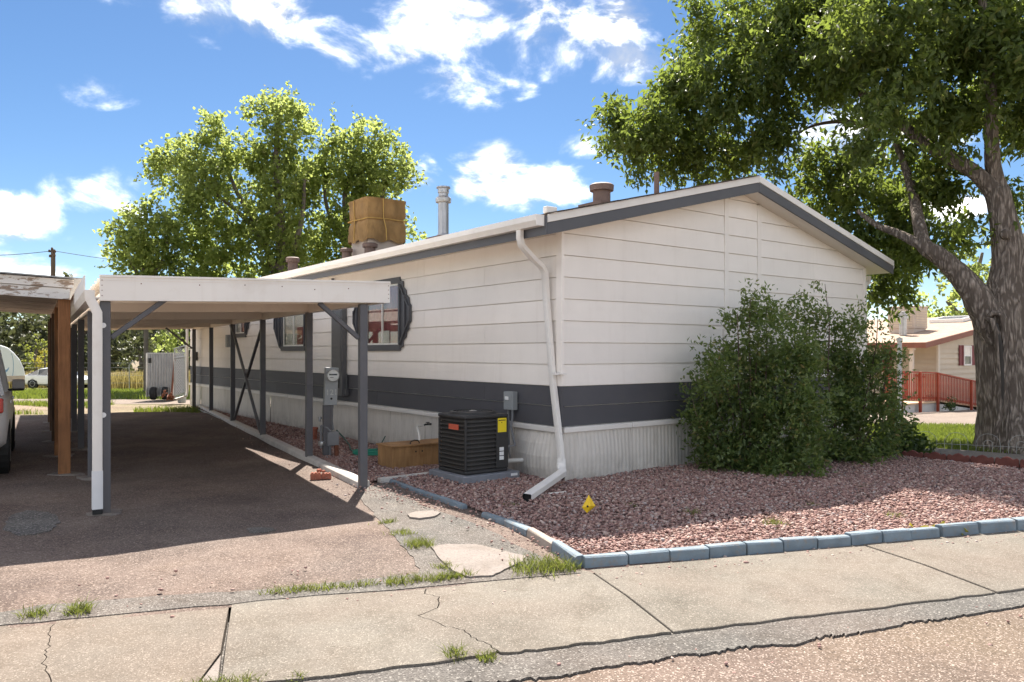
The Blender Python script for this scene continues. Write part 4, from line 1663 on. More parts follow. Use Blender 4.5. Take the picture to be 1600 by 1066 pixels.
meF = louver(.03, AW - .185, 'front', 0).mesh("louver")
meL = louver(.03, AD - .03, 'side', 0).mesh("louver")
for mm in (meF, meL):
    mm.materials.append(MAT["ac_louver"])
for i in range(12):
    for mm in (meF, meL):
        o = link("louver", mm, None, ac)
        o.location = (0, 0, .065 + i * .0515)
mb = MB()
mb.box(AW - .183, AW - .002, -.006, .03, .05, AH - .076)
mb.box(AW - .006, AW + .004, .03, .24, .05, AH - .076)
mb.build("service_panel", "ac_black", ac, local=True, bevel=.006)
mb = MB()
mb.box(AW - .165, AW - .035, -.009, -.0065, .49, .665)
ys_ = mb.build("yellow_label", "yellow_sticker", ac, local=True)
mb = MB()
mb.box(AW - .155, AW - .045, -.0105, -.0092, .632, .642)
mb.box(AW - .112, AW - .100, -.0105, -.0092, .604, .616)
mb.build("label_print", "black_plastic", ys_, local=True)
mb = MB()
for q in range(3):
    mb.box(AW - .140, AW - .075, -.009, -.0065, .15 + q * .055, .195 + q * .055)
mb.build("white_label", "white_sticker", ac, local=True)
mb = MB()
mb.box(-.006, -.0025, .14, .36, .535, .60)
nmp = mb.build("nameplate", "red_plate", ac, local=True)
# refrigerant pipe with white insulation, electrical whip, wall disconnect
disc = thing("disconnect_box", "small grey electrical switch box on the charcoal siding above condenser", "switch box", tuple(T.inverted() @ Vector((-.03, .95, .84))), HOME_RZ)
mb = MB()
mb.box(-.085, .0, -.10, .10, 0, .24)
mb.build("enclosure", "grey_box", disc, local=True, bevel=.008, seg=2)
mb = MB()
mb.box(-.10, -.084, -.015, .055, .13, .175)
mb.build("switch_handle", "white_sticker", disc, local=True, bevel=.004)
acT = XF[ac.name]
dI = XF[disc.name].inverted()
p_ac = dI @ (acT @ Vector((AW + .005, .10, .30)))
mb = MB()
mb.tube([(-.045, .045, 0), (-.04, .045, -.25), (-.035, .04, -.55), (-.05, -.0, -.62)], .014, 8)
mb.build("conduit", "conduit_grey", disc, local=True, smooth='auto')
mb = MB()
mb.tube([(-.045, -.045, .0), (-.05, -.05, -.10), (-.08, -.06, -.22), p_ac + Vector((.16, -.02, .0)), p_ac + Vector((.05, 0, -.012)), p_ac], .015, 8)
mb.build("flexible_whip", "conduit_grey", disc, local=True, smooth='auto')
ln = thing("refrigerant_line", "white insulated pipe from condenser into wooden collar at the skirting", "pipe", tuple(acT @ Vector((AW + .02, .3, .06))), HOME_RZ)
mb = MB()
w_end = T.inverted() @ Vector((-.03, .62, .22))
lI = XF[ln.name].inverted()
mb.tube([(-.01, 0, .0), (.12, .02, .01), lI @ w_end], .028, 10)
mb.build("insulation", "pvc_white", ln, local=True, smooth='auto')
mb = MB()
q = lI @ w_end
mb.lathe([(.02, -.03), (.055, -.02), (.06, .02), (.04, .04)], (q.x - .02, q.y, q.z), 12, axis='x')
mb.build("pipe_collar", "plywood", ln, local=True, smooth='auto')

# ------------------------------------------------------------------ plywood box, spigot and hose
bx0 = G(613, 737)
pbox = thing("plywood_box", "long low plywood chest with a lid handle between hose and condenser", "wooden box", (bx0.x, bx0.y, .0), HOME_RZ)
BL, BWd, BH = 1.02, .42, .32
for (nm, dims) in (("front_board", (0, BL, 0, .02, .02, BH)), ("back_board", (0, BL, BWd - .02, BWd, .02, BH)), ("end_board", (.0, .02, .0205, BWd - .0205, .02, BH)), ("end_board", (BL - .02, BL, .0205, BWd - .0205, .02, BH))):
    mb = MB()
    mb.box(*dims)
    mb.build(nm, "plywood", pbox, local=True, bevel=.002)
mb = MB()
mb.box(-.025, BL + .02, -.03, BWd + .01, BH + .001, BH + .022)
lid = mb.build("lid", "plywood", pbox, local=True, bevel=.003)
mb = MB()
mb.tube([(.30, .05, BH + .02), (.31, .05, BH + .055), (.36, .05, BH + .07), (.42, .05, BH + .065), (.45, .05, BH + .02)], .008, 8)
mb.build("handle", "black_plastic", lid, local=True, smooth='auto')
for q in (.36, .46):
    mb = MB()
    mb.lathe([(.012, 0), (.012, .002)], (q, -.002, .24), 10, axis='y')
    mb.build("finger_hole", "black_plastic", pbox, local=True)

spw = T.inverted() @ Vector((-.02, 3.06, .49))
spg = thing("garden_tap", "black tap on pale skirting with a white hose curving into chest", "tap", tuple(spw), HOME_RZ)
mb = MB()
mb.tube([(0, 0, 0), (-.10, 0, .0), (-.13, .01, -.015)], .014, 8)
mb.lathe([(.03, -.012), (.03, .0)], (-.06, 0, .035), 10)
mb.box(-.065, -.055, -.005, .005, 0, .03)
mb.build("valve", "black_plastic", spg, local=True, smooth='auto')
bi = XF[spg.name].inverted() @ (XF[pbox.name] @ Vector((.62, .36, BH + .02)))
mb = MB()
p0, p1 = Vector((-.13, .01, -.015)), bi
c1_, c2_ = p0 + Vector((-.18, .02, .01)), p1 + Vector((.02, 0, .16))
mb.tube([(1 - t) ** 3 * p0 + 3 * (1 - t) ** 2 * t * c1_ + 3 * (1 - t) * t * t * c2_ + t ** 3 * p1 for t in [q / 14 for q in range(15)]], .016, 10)
mb.build("supply_hose", "pvc_white", spg, local=True, smooth='auto')

hc = G(580, 716)
hose = thing("garden_hose", "green garden hose coiled on the gravel beside the plywood chest", "hose", (hc.x, hc.y, .05), 0)
mb = MB()
pts = []
for q in range(0, 6 * 24):
    a = q * 2 * math.pi / 24
    lay = q / 24
    pts.append((.26 * math.cos(a) * (1 + .05 * math.sin(lay * 3)) , .18 * math.sin(a) * (1 - .06 * lay / 6), .015 + .018 * (lay % 3) + .008 * math.sin(a * 2 + lay)))
mb.tube(pts, .011, 6)
mb.build("coil", "hose_green", hose, local=True, smooth='auto')
mb = MB()
wp = [G(526, 693), G(538, 695), G(546, 702), G(548, 710), G(556, 714), G(566, 716)]
hp = [Vector((p.x - hc.x, p.y - hc.y, .02)) for p in wp]
hp[0].z = .18
hp[1].z = .06
mb.tube(hp, .012, 6)
mb.tube([(.05, -.1, .02), (.12, .05, .12), (.18, .2, .26)], .008, 6)
mb.build("lead_hose", "hose_dark", hose, local=True, smooth='auto')

# ------------------------------------------------------------------ electric meter pedestal
mp0 = G(516, 716)
D_ = mp0.y
mtr = thing("meter_pedestal", "leaning grey electric meter post with round glass dial on gravel", "electric meter", (mp0.x, mp0.y, 0), R(22))
MM = XF[mtr.name]


def tilt(z):
    return Vector((.02 * z / 1.3 - .02, 0, 0))


mb = MB()
mb.prism([(-.10, .80), (.09, .80), (.115, 1.36), (-.075, 1.37)], lambda a, b2, t: (a, t, b2), -.07, .07)
mb.build("meter_box", "grey_box", mtr, local=True, bevel=.008, seg=2)
mb = MB()
mb.lathe([(.098, 0), (.098, -.03), (.09, -.035)], (.025, -.07, 1.245), 24, axis='y', caps=False)
ringo = mb.build("dial_ring", "steel", mtr, local=True, smooth='auto')
mb = MB()
mb.lathe([(.09, -.03), (.088, -.07), (.075, -.095), (.04, -.108), (.001, -.112)], (.025, -.07, 1.245), 24, axis='y', caps=False)
mb.build("dial_cover", "glass", ringo, local=True, smooth=True)
mb = MB()
mb.lathe([(.085, -.034), (.085, -.05), (.001, -.051)], (.025, -.07, 1.245), 24, axis='y', caps=False)
mb.build("dial_face", "white_sticker", ringo, local=True)
mb = MB()
mb.box(-.035, .085, -.1225, -.1215, 1.25, 1.272)
mb.box(-.02, .03, -.1225, -.1215, 1.215, 1.222)
mb.build("dial_print", "black_plastic", ringo, local=True)
cu = bpy.data.curves.new("unit_number", 'FONT')
cu.body = "121"
cu.size = .12
cu.extrude = .001
cu.align_x = 'CENTER'
cu.space_character = 1.0
tmp = bpy.data.objects.new("unit_number_curve", cu)
COL.objects.link(tmp)
dg = bpy.context.evaluated_depsgraph_get()
tm = bpy.data.meshes.new_from_object(tmp.evaluated_get(dg))
bpy.data.objects.remove(tmp)
tm.transform(Matrix.Translation((.01, -.0725, .955)) @ Matrix.Rotation(R(90), 4, 'X'))
tm.materials.clear()
o = link("unit_number", tm, "number_paint", mtr)
mb = MB()
mb.lathe([(.016, 0), (.016, .012)], (.005, -.082, .90), 12, axis='y')
mb.build("latch", "black_plastic", mtr, local=True)
mb = MB()
mb.box(-.11, .01, -.05, .05, .05, .80)
mb.build("post", "post_charcoal", mtr, local=True, bevel=.006)
mb = MB()
mb.tube([(.03, .0, .80), (.02, .01, .55), (.04, -.01, .42)], .02, 8)
mb.tube([(-.14, -.02, .50), (-.14, -.02, .16)], .016, 8)
mb.tube([(-.14, -.02, .50), (-.05, -.05, .46), (.0, -.06, .40)], .014, 8)
mb.build("riser_pipe", "conduit_grey", mtr, local=True, smooth='auto')
mb = MB()
mb.box(-.06, .12, -.09, .06, .19, .40)
mb.build("lower_box", "conduit_grey", mtr, local=True, bevel=.02, seg=3)
mb = MB()
mb.lathe([(.05, .14), (.055, .18), (.05, .20)], (-.13, -.02, .06), 12)
mb.tube([(-.16, -.03, .56), (-.16, -.03, .60), (-.13, -.03, .62)], .018, 8)
mb.lathe([(.03, 0), (.03, .012)], (-.16, -.05, .62), 10)
mb.build("gas_fitting", "steel", mtr, local=True, smooth='auto')
mb = MB()
mb.tube([(.08, -.06, .20), (.085, -.08, .02)], .036, 10)
mb.build("drain_stub", "rust", mtr, local=True, smooth='auto')
mb = MB()
mb.tube([(-.01, -.06, .20), (-.015, -.07, .02)], .012, 8)
mb.build("ground_rod", "conduit_grey", mtr, local=True)

# broken bricks at the kerb, a pot by the wall
bb = G(502, 750)
brk = thing("scalloped_brick", "broken scalloped red brick edging lying against the white kerb", "brick", (bb.x, bb.y, 0), math.atan2(.3, .95))
for (x0, ln_, y0, h) in ((-.13, .13, 0, .10), (.005, .12, .01, .085)):
    mb = MB()
    prof = [(x0, 0), (x0 + ln_, 0), (x0 + ln_, h * .7), (x0 + ln_ * .83, h), (x0 + ln_ * .67, h * .8), (x0 + ln_ * .5, h), (x0 + ln_ * .33, h * .8), (x0 + ln_ * .17, h), (x0, h * .7)]
    mb.prism(prof, lambda a, b2, t: (a, t, b2), y0, y0 + .075)
    mb.build("brick_piece", "brick_red", brk, local=True, bevel=.006)
for (x0, y0, s_) in ((-.02, .09, .03), (.03, .05, .022)):
    mb = MB()
    mb.box(x0 - s_, x0 + s_, y0 - s_, y0 + s_, .085, .085 + s_ * 1.3)
    mb.build("brick_chip", "brick_red", brk, local=True, bevel=.008)
pp = G(487, 690)
mb = MB()
mb.lathe([(.07, 0), (.09, .02), (.105, .18), (.115, .19), (.115, .22), (.10, .22), (.09, .17)], (pp.x, pp.y, .03), 16)
tag(mb.build("clay_pot", "brick_red", smooth='auto'), "rusty red pot against skirting behind the meter post", "pot")

# yellow folded marker
yf = G(919, 808)
flag = thing("yellow_marker", "small folded yellow plastic marker lying on the gravel", "marker", (yf.x, yf.y, .045), R(8))
mb = MB()
A_, B_, C_, Dd = Vector((.012, .02, .165)), Vector((-.062, -.01, .052)), Vector((-.018, -.03, .0)), Vector((.072, -.005, .062))
mid_ = Vector((.012, -.055, .072))
th = Vector((0, .006, 0))
for tri in ((A_, B_, mid_), (A_, mid_, Dd), (B_, C_, mid_), (C_, Dd, mid_)):
    mb.add([p for p in tri] + [p + th for p in tri], [(0, 1, 2), (5, 4, 3), (0, 3, 4, 1), (1, 4, 5, 2), (2, 5, 3, 0)])
mb.build("folded_sheet", "yellow_flag", flag, local=True)
mb = MB()
mb.lathe([(.011, 0), (.011, .004)], (-.018, -.052, .068), 10, axis='y')
mb.build("grommet", "black_plastic", flag, local=True)
# a white stick on the gravel
a, b2 = G(857, 780), G(884, 777)
mb = MB()
mb.bar((a.x, a.y, .06), (b2.x, b2.y, .06), .018, .01)
tag(mb.build("white_stick", "pvc_white"), "short white splinter of trim lying on the gravel", "stick")

# ------------------------------------------------------------------ carport
CF = Vector((.838, .545, 0))
LP0 = Vector((-4.02, 7.59, 0))
dL = Vector((-.52, .854, 0)).normalized()
LPs = [LP0 + dL * t for t in (0, 2.5, 5.85, 9.15, 12.5, 15.9)]
cp = thing("carport", "white metal carport on charcoal posts beside the long wall", "carport", tuple(LP0))


def zr(t, side):
    return (2.16 if side == 'R' else 2.10) + .006 * t


PW = .095
posts = {}
for side, arr in (('L', LPs), ('R', RP)):
    for i, p in enumerate(arr):
        t = (0, 2.5, 5.85, 9.15, 12.5, 15.9)[i]
        mb = MB()
        mb.frame_box(p + Vector((0, 0, zr(t, side) / 2 + .0)), CF, dR, (0, 0, 1), PW / 2, PW / 2, zr(t, side) / 2)
        posts[(side, i)] = mb.build("post", "post_charcoal", cp, bevel=.008, seg=2)
        if side == 'L' or i == 0:
            mb = MB()
            g_ = random.Random(i + 40)
            n = 12
            pl = [(p.x + (.16 + g_.uniform(-.04, .05)) * math.cos(2 * math.pi * q / n), p.y + (.13 + g_.uniform(-.03, .04)) * math.sin(2 * math.pi * q / n)) for q in range(n)]
            if side == 'L':
                mb.prism(pl, lambda a, b2, t_: (a, b2, t_), -.03, .022)
                mb.build("footing", "concrete_pale", cp)
# front fascia: folded panel
o0 = LP0 - CF * .05 - dR * .10
o1 = RP[0] + CF * .31 - dR * .10
zl, zh = 2.10, 2.185


def fascia(p, q, za, zb, h, name="fascia"):
    """upright folded panel from p to q with a lip on top and below"""
    d = (q - p).normalized()
    n_ = Vector((d.y, -d.x, 0))
    up = Vector((0, 0, 1))
    prof = [(0, 0), (.035, 0), (.035, .012), (.012, .014), (.012, h - .014), (.035, h - .012), (.035, h + .004), (.045, h + .004), (.045, h + .016), (0, h + .016), (-.006, h), (-.006, h - .01), (0, h - .014)]
    prof = [(0, 0), (-.055, 0), (-.055, .01), (-.012, .012), (-.012, h - .022), (-.055, h - .02), (-.055, h), (.012, h), (.012, h - .022), (0, h - .024)]
    mb = MB()
    n = len(prof)
    vs_ = [p + n_ * a + up * (b2 + za) for a, b2 in prof] + [q + n_ * a + up * (b2 + zb) for a, b2 in prof]
    mb.add(vs_, [tuple(reversed(range(n))), tuple(range(n, 2 * n))] + [(i, (i + 1) % n, n + (i + 1) % n, n + i) for i in range(n)])
    return mb.build(name, "carport_metal", cp)


FH = .252
f1 = fascia(o0, o1, zl, zh, FH)
mb = MB()
nrm = (o1 - o0).normalized()
nrm = Vector((nrm.y, -nrm.x, 0))
for t in (.12, .30, .45, .58, .70, .83):
    p = o0.lerp(o1, t) + nrm * .001 + Vector((0, 0, zl + (zh - zl) * t + FH * .62 + random.uniform(-.03, .03)))
    mb.frame_box(p, (1, 0, 0), nrm, (0, 0, 1), .005, .004, .005)
for (p, zb) in ((o0 + CF * .02, zl), (o1 - CF * .02, zh)):
    for q in (.05, .10, .15, .20):
        mb.frame_box(p + nrm * .001 + Vector((0, 0, zb + q)), (1, 0, 0), nrm, (0, 0, 1), .004, .003, .004)
mb.build("rivets", "rust", f1)
# right side fascia (gable trim) and left gutter
endL = LPs[5] + dL * .35 - CF * .05
endR = RP[5] + dR * .35 + CF * .12
t_end = 16.2
mb = MB()
fascia(o1 + dR * .01, endR, zh, zh + .09, .24, "side_fascia")
fascia(endL, endR, zl + .10, zh + .09, .24, "back_fascia")
gprof = [(0, .02), (-.10, .02), (-.115, .05), (-.135, .09), (-.135, .24), (-.122, .24), (-.122, .10), (-.10, .035), (0, .035)]
mb = MB()
n = len(gprof)
p, q = o0 + dL * .02, endL
vs_ = [p + CF * a + Vector((0, 0, b2 + zl)) for a, b2 in gprof] + [q + CF * a + Vector((0, 0, b2 + zl + .10)) for a, b2 in gprof]
mb.add(vs_, [tuple(reversed(range(n))), tuple(range(n, 2 * n))] + [(i, (i + 1) % n, n + (i + 1) % n, n + i) for i in range(n)])
mb.build("gutter", "carport_metal", cp)
# roof pans running across, each a shallow trough
npan = 38
for i in range(npan):
    t0_, t1_ = t_end * i / npan, t_end * (i + 1) / npan + .02
    for (ta, tb) in ((t0_, t1_),):
        a0 = o0.lerp(endL, ta / t_end)
        a1 = o0.lerp(endL, tb / t_end)
        b0 = o1.lerp(endR, ta / t_end)
        b1 = o1.lerp(endR, tb / t_end)
        zo = .195 + zl + (.005 if i % 2 else 0)
        up = lambda p_, z_: Vector((p_.x, p_.y, z_))
        za0, za1, zb0, zb1 = zo + .1 * ta / t_end, zo + .1 * tb / t_end, zo + .085 + .09 * ta / t_end, zo + .085 + .09 * tb / t_end
        mb = MB()
        v8 = [up(a0, za0), up(b0, zb0), up(b1, zb1), up(a1, za1)]
        rim = .035
        v8b = [p_ + Vector((0, 0, .004)) for p_ in v8]
        mb.add(v8 + v8b, [(0, 3, 2, 1), (4, 5, 6, 7), (0, 1, 5, 4), (1, 2, 6, 5), (2, 3, 7, 6), (3, 0, 4, 7)])
        # standing rib on the far edge of the pan
        r0, r1 = v8[3], v8[2]
        mb.bar(r0 + Vector((0, 0, .03)), r1 + Vector((0, 0, .03)), .012, .05)
        mb.build("roof_pan", "carport_bounce_tan", cp)
# cross beams at each pair of posts, and long beams
for i, t in enumerate((0, 2.5, 5.85, 9.15, 12.5, 15.9)):
    if i == 0:
        a, b2 = LPs[0] + dR * .06 - CF * .03, RP[0] + dR * .06 + CF * .05
    else:
        a, b2 = LPs[i] - CF * .03, RP[i] + CF * .05
    za, zb = zr(t, 'L') + .05, zr(t, 'R') + .075
    mb = MB()
    mb.bar(Vector((a.x, a.y, za)), Vector((b2.x, b2.y, zb)), .06, .13)
    mb.build("cross_beam", "carport_bounce_tan", cp, bevel=.006)
for (arr, side) in ((LPs, 'L'), (RP, 'R')):
    for i in range(5):
        t0_, t1_ = (0, 2.5, 5.85, 9.15, 12.5, 15.9)[i:i + 2]
        d = dL if side == 'L' else dR
        a, b2 = arr[i] + d * .05, arr[i + 1] - d * .05
        mb = MB()
        mb.bar(Vector((a.x, a.y, zr(t0_, side) + .055)), Vector((b2.x, b2.y, zr(t1_, side) + .055)), .05, .12)
        mb.build("long_beam", "carport_bounce_tan", cp, bevel=.006)


def brace(p, q, name="brace"):
    mb = MB()
    mb.bar(p, q, .05, .05)
    mb.build(name, "post_charcoal", cp, bevel=.006)


zv = Vector((0, 0, 1))
brace(LPs[0] + CF * .05 + zv * 1.74, LPs[0] + CF * .55 + zv * 2.14)
brace(RP[0] - CF * .05 + zv * 1.76, RP[0] - CF * .53 + zv * 2.16)
brace(LPs[5] + CF * .05 + zv * 1.78, LPs[5] + CF * .55 + zv * 2.2)
brace(RP[5] - CF * .05 + zv * 1.70, RP[5] - CF * .75 + zv * 2.28)
brace(RP[2] + dR * .05 + sR * .03 + zv * 2.18, RP[3] - dR * .05 + sR * .03 + zv * .12)
brace(RP[2] + dR * .05 - sR * .03 + zv * .12, RP[3] - dR * .05 - sR * .03 + zv * 2.18)
# downspout on the near left post
dx = -CF * .105 - dR * .07
pb = LP0 + dx
dpo = flat_pipe([pb - CF * .03 + zv * 2.20, pb - CF * .03 + zv * 2.12, pb + CF * .0 + zv * 2.06, pb + CF * .035 + zv * 1.98, pb + CF * .035 + zv * 1.9, pb + CF * .035 + zv * .62, pb + CF * .035 + zv * .04], .085, .06, tuple(CF))
dpo.v = [tuple(XF[cp.name].inverted() @ Vector(p)) for p in dpo.v]
cds = dpo.build("downspout", "carport_metal", cp, local=True, smooth='auto')
low_ = flat_pipe([pb + CF * .035 + zv * .44 - dR * .004, pb + CF * .035 + zv * .07 - dR * .004], .094, .07, tuple(CF))
low_.v = [tuple(XF[cp.name].inverted() @ Vector(p)) for p in low_.v]
low_.build("pipe_end", "white_sticker", cds, local=True, smooth='auto')
low_ = flat_pipe([pb + CF * .035 + zv * .069 - dR * .004, pb + CF * .035 + zv * .02 - dR * .004], .088, .066, tuple(CF))
low_.v = [tuple(XF[cp.name].inverted() @ Vector(p)) for p in low_.v]
low_.build("pipe_mouth", "black_plastic", cds, local=True)
for z in (.98, 1.86):
    mb = MB()
    c_ = LP0 - CF * .018 - dR * .052 + zv * z
    mb.frame_box(c_ - CF * .03, CF, dR, zv, .03, .004, .014)
    mb.prism([(.026 * math.cos(q), .026 * math.sin(q)) for q in [2 * math.pi * w / 14 for w in range(14)]], lambda a, b2, t, c_=c_: c_ + CF * a + zv * b2 + dR * t, -.008, .002)
    mb.build("strap", "white_sticker", cds)

# ------------------------------------------------------------------ neighbour's older carport on the left
ax_ = Vector((-.5286, .849, 0)).normalized()
fx_ = Vector((.857, .515, 0))
Q0 = Vector((-5.83, 10.0, 0))
oc = thing("timber_carport", "old timber carport with peeling white fascia and brown posts", "carport", tuple(Q0))
tq = (0, 2.1, 4.3, 6.4, 8.6)
for i, t in enumerate(tq):
    p = Q0 + ax_ * t
    mb = MB()
    mb.frame_box(p + zv * 1.14, fx_, ax_, zv, .07, .05 if i else .055, 1.14)
    mb.build("post", "post_cedar" if i < 2 else "post_old", oc, bevel=.006)
    mb = MB()
    g_ = random.Random(i + 70)
    pl = [(p.x + (.22 + g_.uniform(-.06, .06)) * math.cos(2 * math.pi * q / 12), p.y + (.16 + g_.uniform(-.05, .05)) * math.sin(2 * math.pi * q / 12)) for q in range(12)]
    mb.prism(pl, lambda a, b2, t_: (a, b2, t_), -.03, .02)
    mb.build("footing", "concrete_pale", oc)
    pf = p - fx_ * 5.2
    if i in (0, 2, 4):
        mb = MB()
        mb.frame_box(pf + zv * 1.20, fx_, ax_, zv, .07, .055, 1.2)
        mb.build("post", "post_old", oc, bevel=.006)
# front header boards, peeling
hA, hB = Q0 + fx_ * .06 - ax_ * .12, Q0 - fx_ * 5.4 - ax_ * .12
mb = MB()
mb.bar(Vector((hA.x, hA.y, 2.345)), Vector((hB.x, hB.y, 2.60)), .04, .14)
mb.build("header_board", "peeling_paint", oc, bevel=.004)
mb = MB()
h2, h3 = hA - ax_ * .03 + fx_ * .04, hB - ax_ * .03
mb.bar(Vector((h2.x, h2.y, 2.475)), Vector((h3.x, h3.y, 2.72)), .03, .11)
mb.build("fascia_board", "peeling_paint", oc, bevel=.004)
mb = MB()
mb.bar(Q0 + fx_ * .02 - ax_ * .06 + zv * 2.37, Q0 + fx_ * .02 + ax_ * 9.0 + zv * 2.34, .05, .18)
mb.build("side_beam", "post_cedar", oc, bevel=.004)
# roof boards across + thin roofing lip
nb_ = 30
for i in range(nb_):
    t0_, t1_ = -.15 + 9.2 * i / nb_, -.15 + 9.2 * (i + 1) / nb_ - .015
    a = Q0 + fx_ * .10
    b2 = Q0 - fx_ * 5.5
    mb = MB()
    pts = [a + ax_ * t0_ + zv * 2.455, b2 + ax_ * t0_ + zv * 2.70, b2 + ax_ * t1_ + zv * 2.70, a + ax_ * t1_ + zv * 2.455]
    sag = zv * random.uniform(-.008, .008)
    pts = [p + sag for p in pts]
    mb.add(pts + [p + zv * .02 for p in pts], [(0, 3, 2, 1), (4, 5, 6, 7), (0, 1, 5, 4), (1, 2, 6, 5), (2, 3, 7, 6), (3, 0, 4, 7)])
    mb.build("roof_board", "roof_board", oc)
mb = MB()
a, b2 = Q0 + fx_ * .22 - ax_ * .24, Q0 - fx_ * 5.6 - ax_ * .24
pts = [a + zv * 2.535, b2 + zv * 2.79, b2 + ax_ * 9.5 + zv * 2.79, a + ax_ * 9.5 + zv * 2.515]
mb.add(pts + [p + zv * .015 for p in pts], [(0, 3, 2, 1), (4, 5, 6, 7), (0, 1, 5, 4), (1, 2, 6, 5), (2, 3, 7, 6), (3, 0, 4, 7)])
mb.build("roofing_sheet", "galvanised", oc)

# ------------------------------------------------------------------ vehicles


def car(name, label, loc, rz_, st, W2, mat, wheel_x, wr, group=None, roofy=.78):
    """st: stations (x, z_low, z_belt, z_roof, narrow); x forward, y across"""
    root = thing(name, label, "car", loc, rz_, group)
    mb = MB()
    ring = 7
    n = len(st)
    for (x, zl_, zb_, zr_, nw) in st:
        w = W2 * nw
        for (y, z) in ((-.80 * w, zl_), (-.97 * w, zl_ + .12), (-w, (zl_ + zb_) / 2 + .05), (-.97 * w, zb_ - .06), (-.90 * w, zb_), (-.45 * w, zb_ + .02), (0, zb_ + .03)):
            mb.v.append((x, y, z))
        for (y, z) in ((.45 * w, zb_ + .02), (.90 * w, zb_), (.97 * w, zb_ - .06), (w, (zl_ + zb_) / 2 + .05), (.97 * w, zl_ + .12), (.80 * w, zl_)):
            mb.v.append((x, y, z))
    m_ = 13
    for i in range(n - 1):
        for q in range(m_):
            a, b2 = i * m_ + q, i * m_ + (q + 1) % m_
            mb.f.append((a, b2, b2 + m_, a + m_))
    mb.f.append(tuple(reversed(range(m_))))
    mb.f.append(tuple((n - 1) * m_ + q for q in range(m_)))
    mb.build("body", mat, root, local=True, smooth='auto')
    cab = [s for s in st if s[3] > s[2] + .02]
    # roof skin and side glass
    mb, gb = MB(), MB()
    idx_ = [i for i, s in enumerate(st) if s[3] > s[2] + .02]
    i0, i1 = idx_[0] - 1, idx_[-1] + 1
    full = [st[i0]] + [st[i] for i in idx_] + [st[i1]]
    for s in full:
        x, zl_, zb_, zr_, nw = s
        w = W2 * nw
        hgt = max(zr_ - zb_, .0)
        rw = w * (.90 - (.90 - roofy) * min(1, hgt / .45))
        for (y, z) in ((-rw, zb_ + hgt * .93), (-rw * .85, zb_ + hgt), (0, zb_ + hgt * 1.02 + .03 * (hgt > 0) + .03), (rw * .85, zb_ + hgt), (rw, zb_ + hgt * .93)):
            mb.v.append((x, y, z + .004))
        gb.v += [(x, -.905 * w, zb_ - .005), (x, -rw, zb_ + hgt * .94), (x, rw, zb_ + hgt * .94), (x, .905 * w, zb_ - .005)]
    for i in range(len(full) - 1):
        for q in range(4):
            a = i * 5 + q
            f_ = (a, a + 1, a + 6, a + 5)
            if i in (0, len(full) - 2):
                gb_o = None
            mb.f.append(f_)
        a = i * 4
        gb.f += [(a, a + 1, a + 5, a + 4), (a + 2, a + 3, a + 7, a + 6)]
    mb.build("roof", mat, root, local=True, smooth='auto')
    gb.build("side_window", "car_glass", root, local=True)
    # windscreens
    for (s, s2, nm) in ((full[0], full[1], "rear_window"), (full[-1], full[-2], "windscreen")):
        gb = MB()
        a, b2 = W2 * s[4] * .84, W2 * s2[4] * roofy * .92
        o_ = .02
        dxx = -o_ if s[0] < s2[0] else o_
        gb.add([(s[0] + dxx * .2, -a, s[2] + .06), (s[0] + dxx * .2, a, s[2] + .06), (s2[0] + dxx, b2, s2[3] - .02), (s2[0] + dxx, -b2, s2[3] - .02)], [(0, 1, 2, 3)])
        gb.build(nm, "car_glass", root, local=True)
    # pillars
    for sgn in (-1, 1):
        for i in (1, len(full) // 2, len(full) - 2):
            x, zl_, zb_, zr_, nw = full[i]
            mb = MB()
            mb.bar((x, sgn * W2 * nw * .91, zb_), (x, sgn * W2 * nw * roofy * 1.01, zr_ - .01), .07, .03, up=(1, 0, 0))
            mb.build("pillar", mat, root, local=True)
    for x in wheel_x:
        for sgn in (-1, 1):
            mb = MB()
            yo = sgn * (W2 + .005)
            mb.lathe([(wr * .62, yo - sgn * .20), (wr * .97, yo - sgn * .20), (wr, yo - sgn * .16), (wr, yo - sgn * .03), (wr * .95, yo), (wr * .66, yo + sgn * .004)], (x, 0, wr), 28, axis='y')
            w_ = mb.build("wheel", "tyre", root, local=True, smooth='auto')
            mb = MB()
            mb.lathe([(wr * .66, yo + sgn * .001), (wr * .60, yo + sgn * .006), (wr * .18, yo - sgn * .01), (.001, yo - sgn * .01)], (x, 0, wr), 20, axis='y', caps=False)
            mb.build("rim", "alloy", w_, local=True, smooth='auto')
            mb = MB()
            mb.lathe([(wr * 1.16, yo - sgn * .17), (wr * 1.16, yo - sgn * .012), (wr * 1.0, yo - sgn * .012)], (x, 0, wr * 1.02), 28, axis='y', caps=True)
            mb.build("wheel_arch", "black_plastic", root, local=True)
    return root


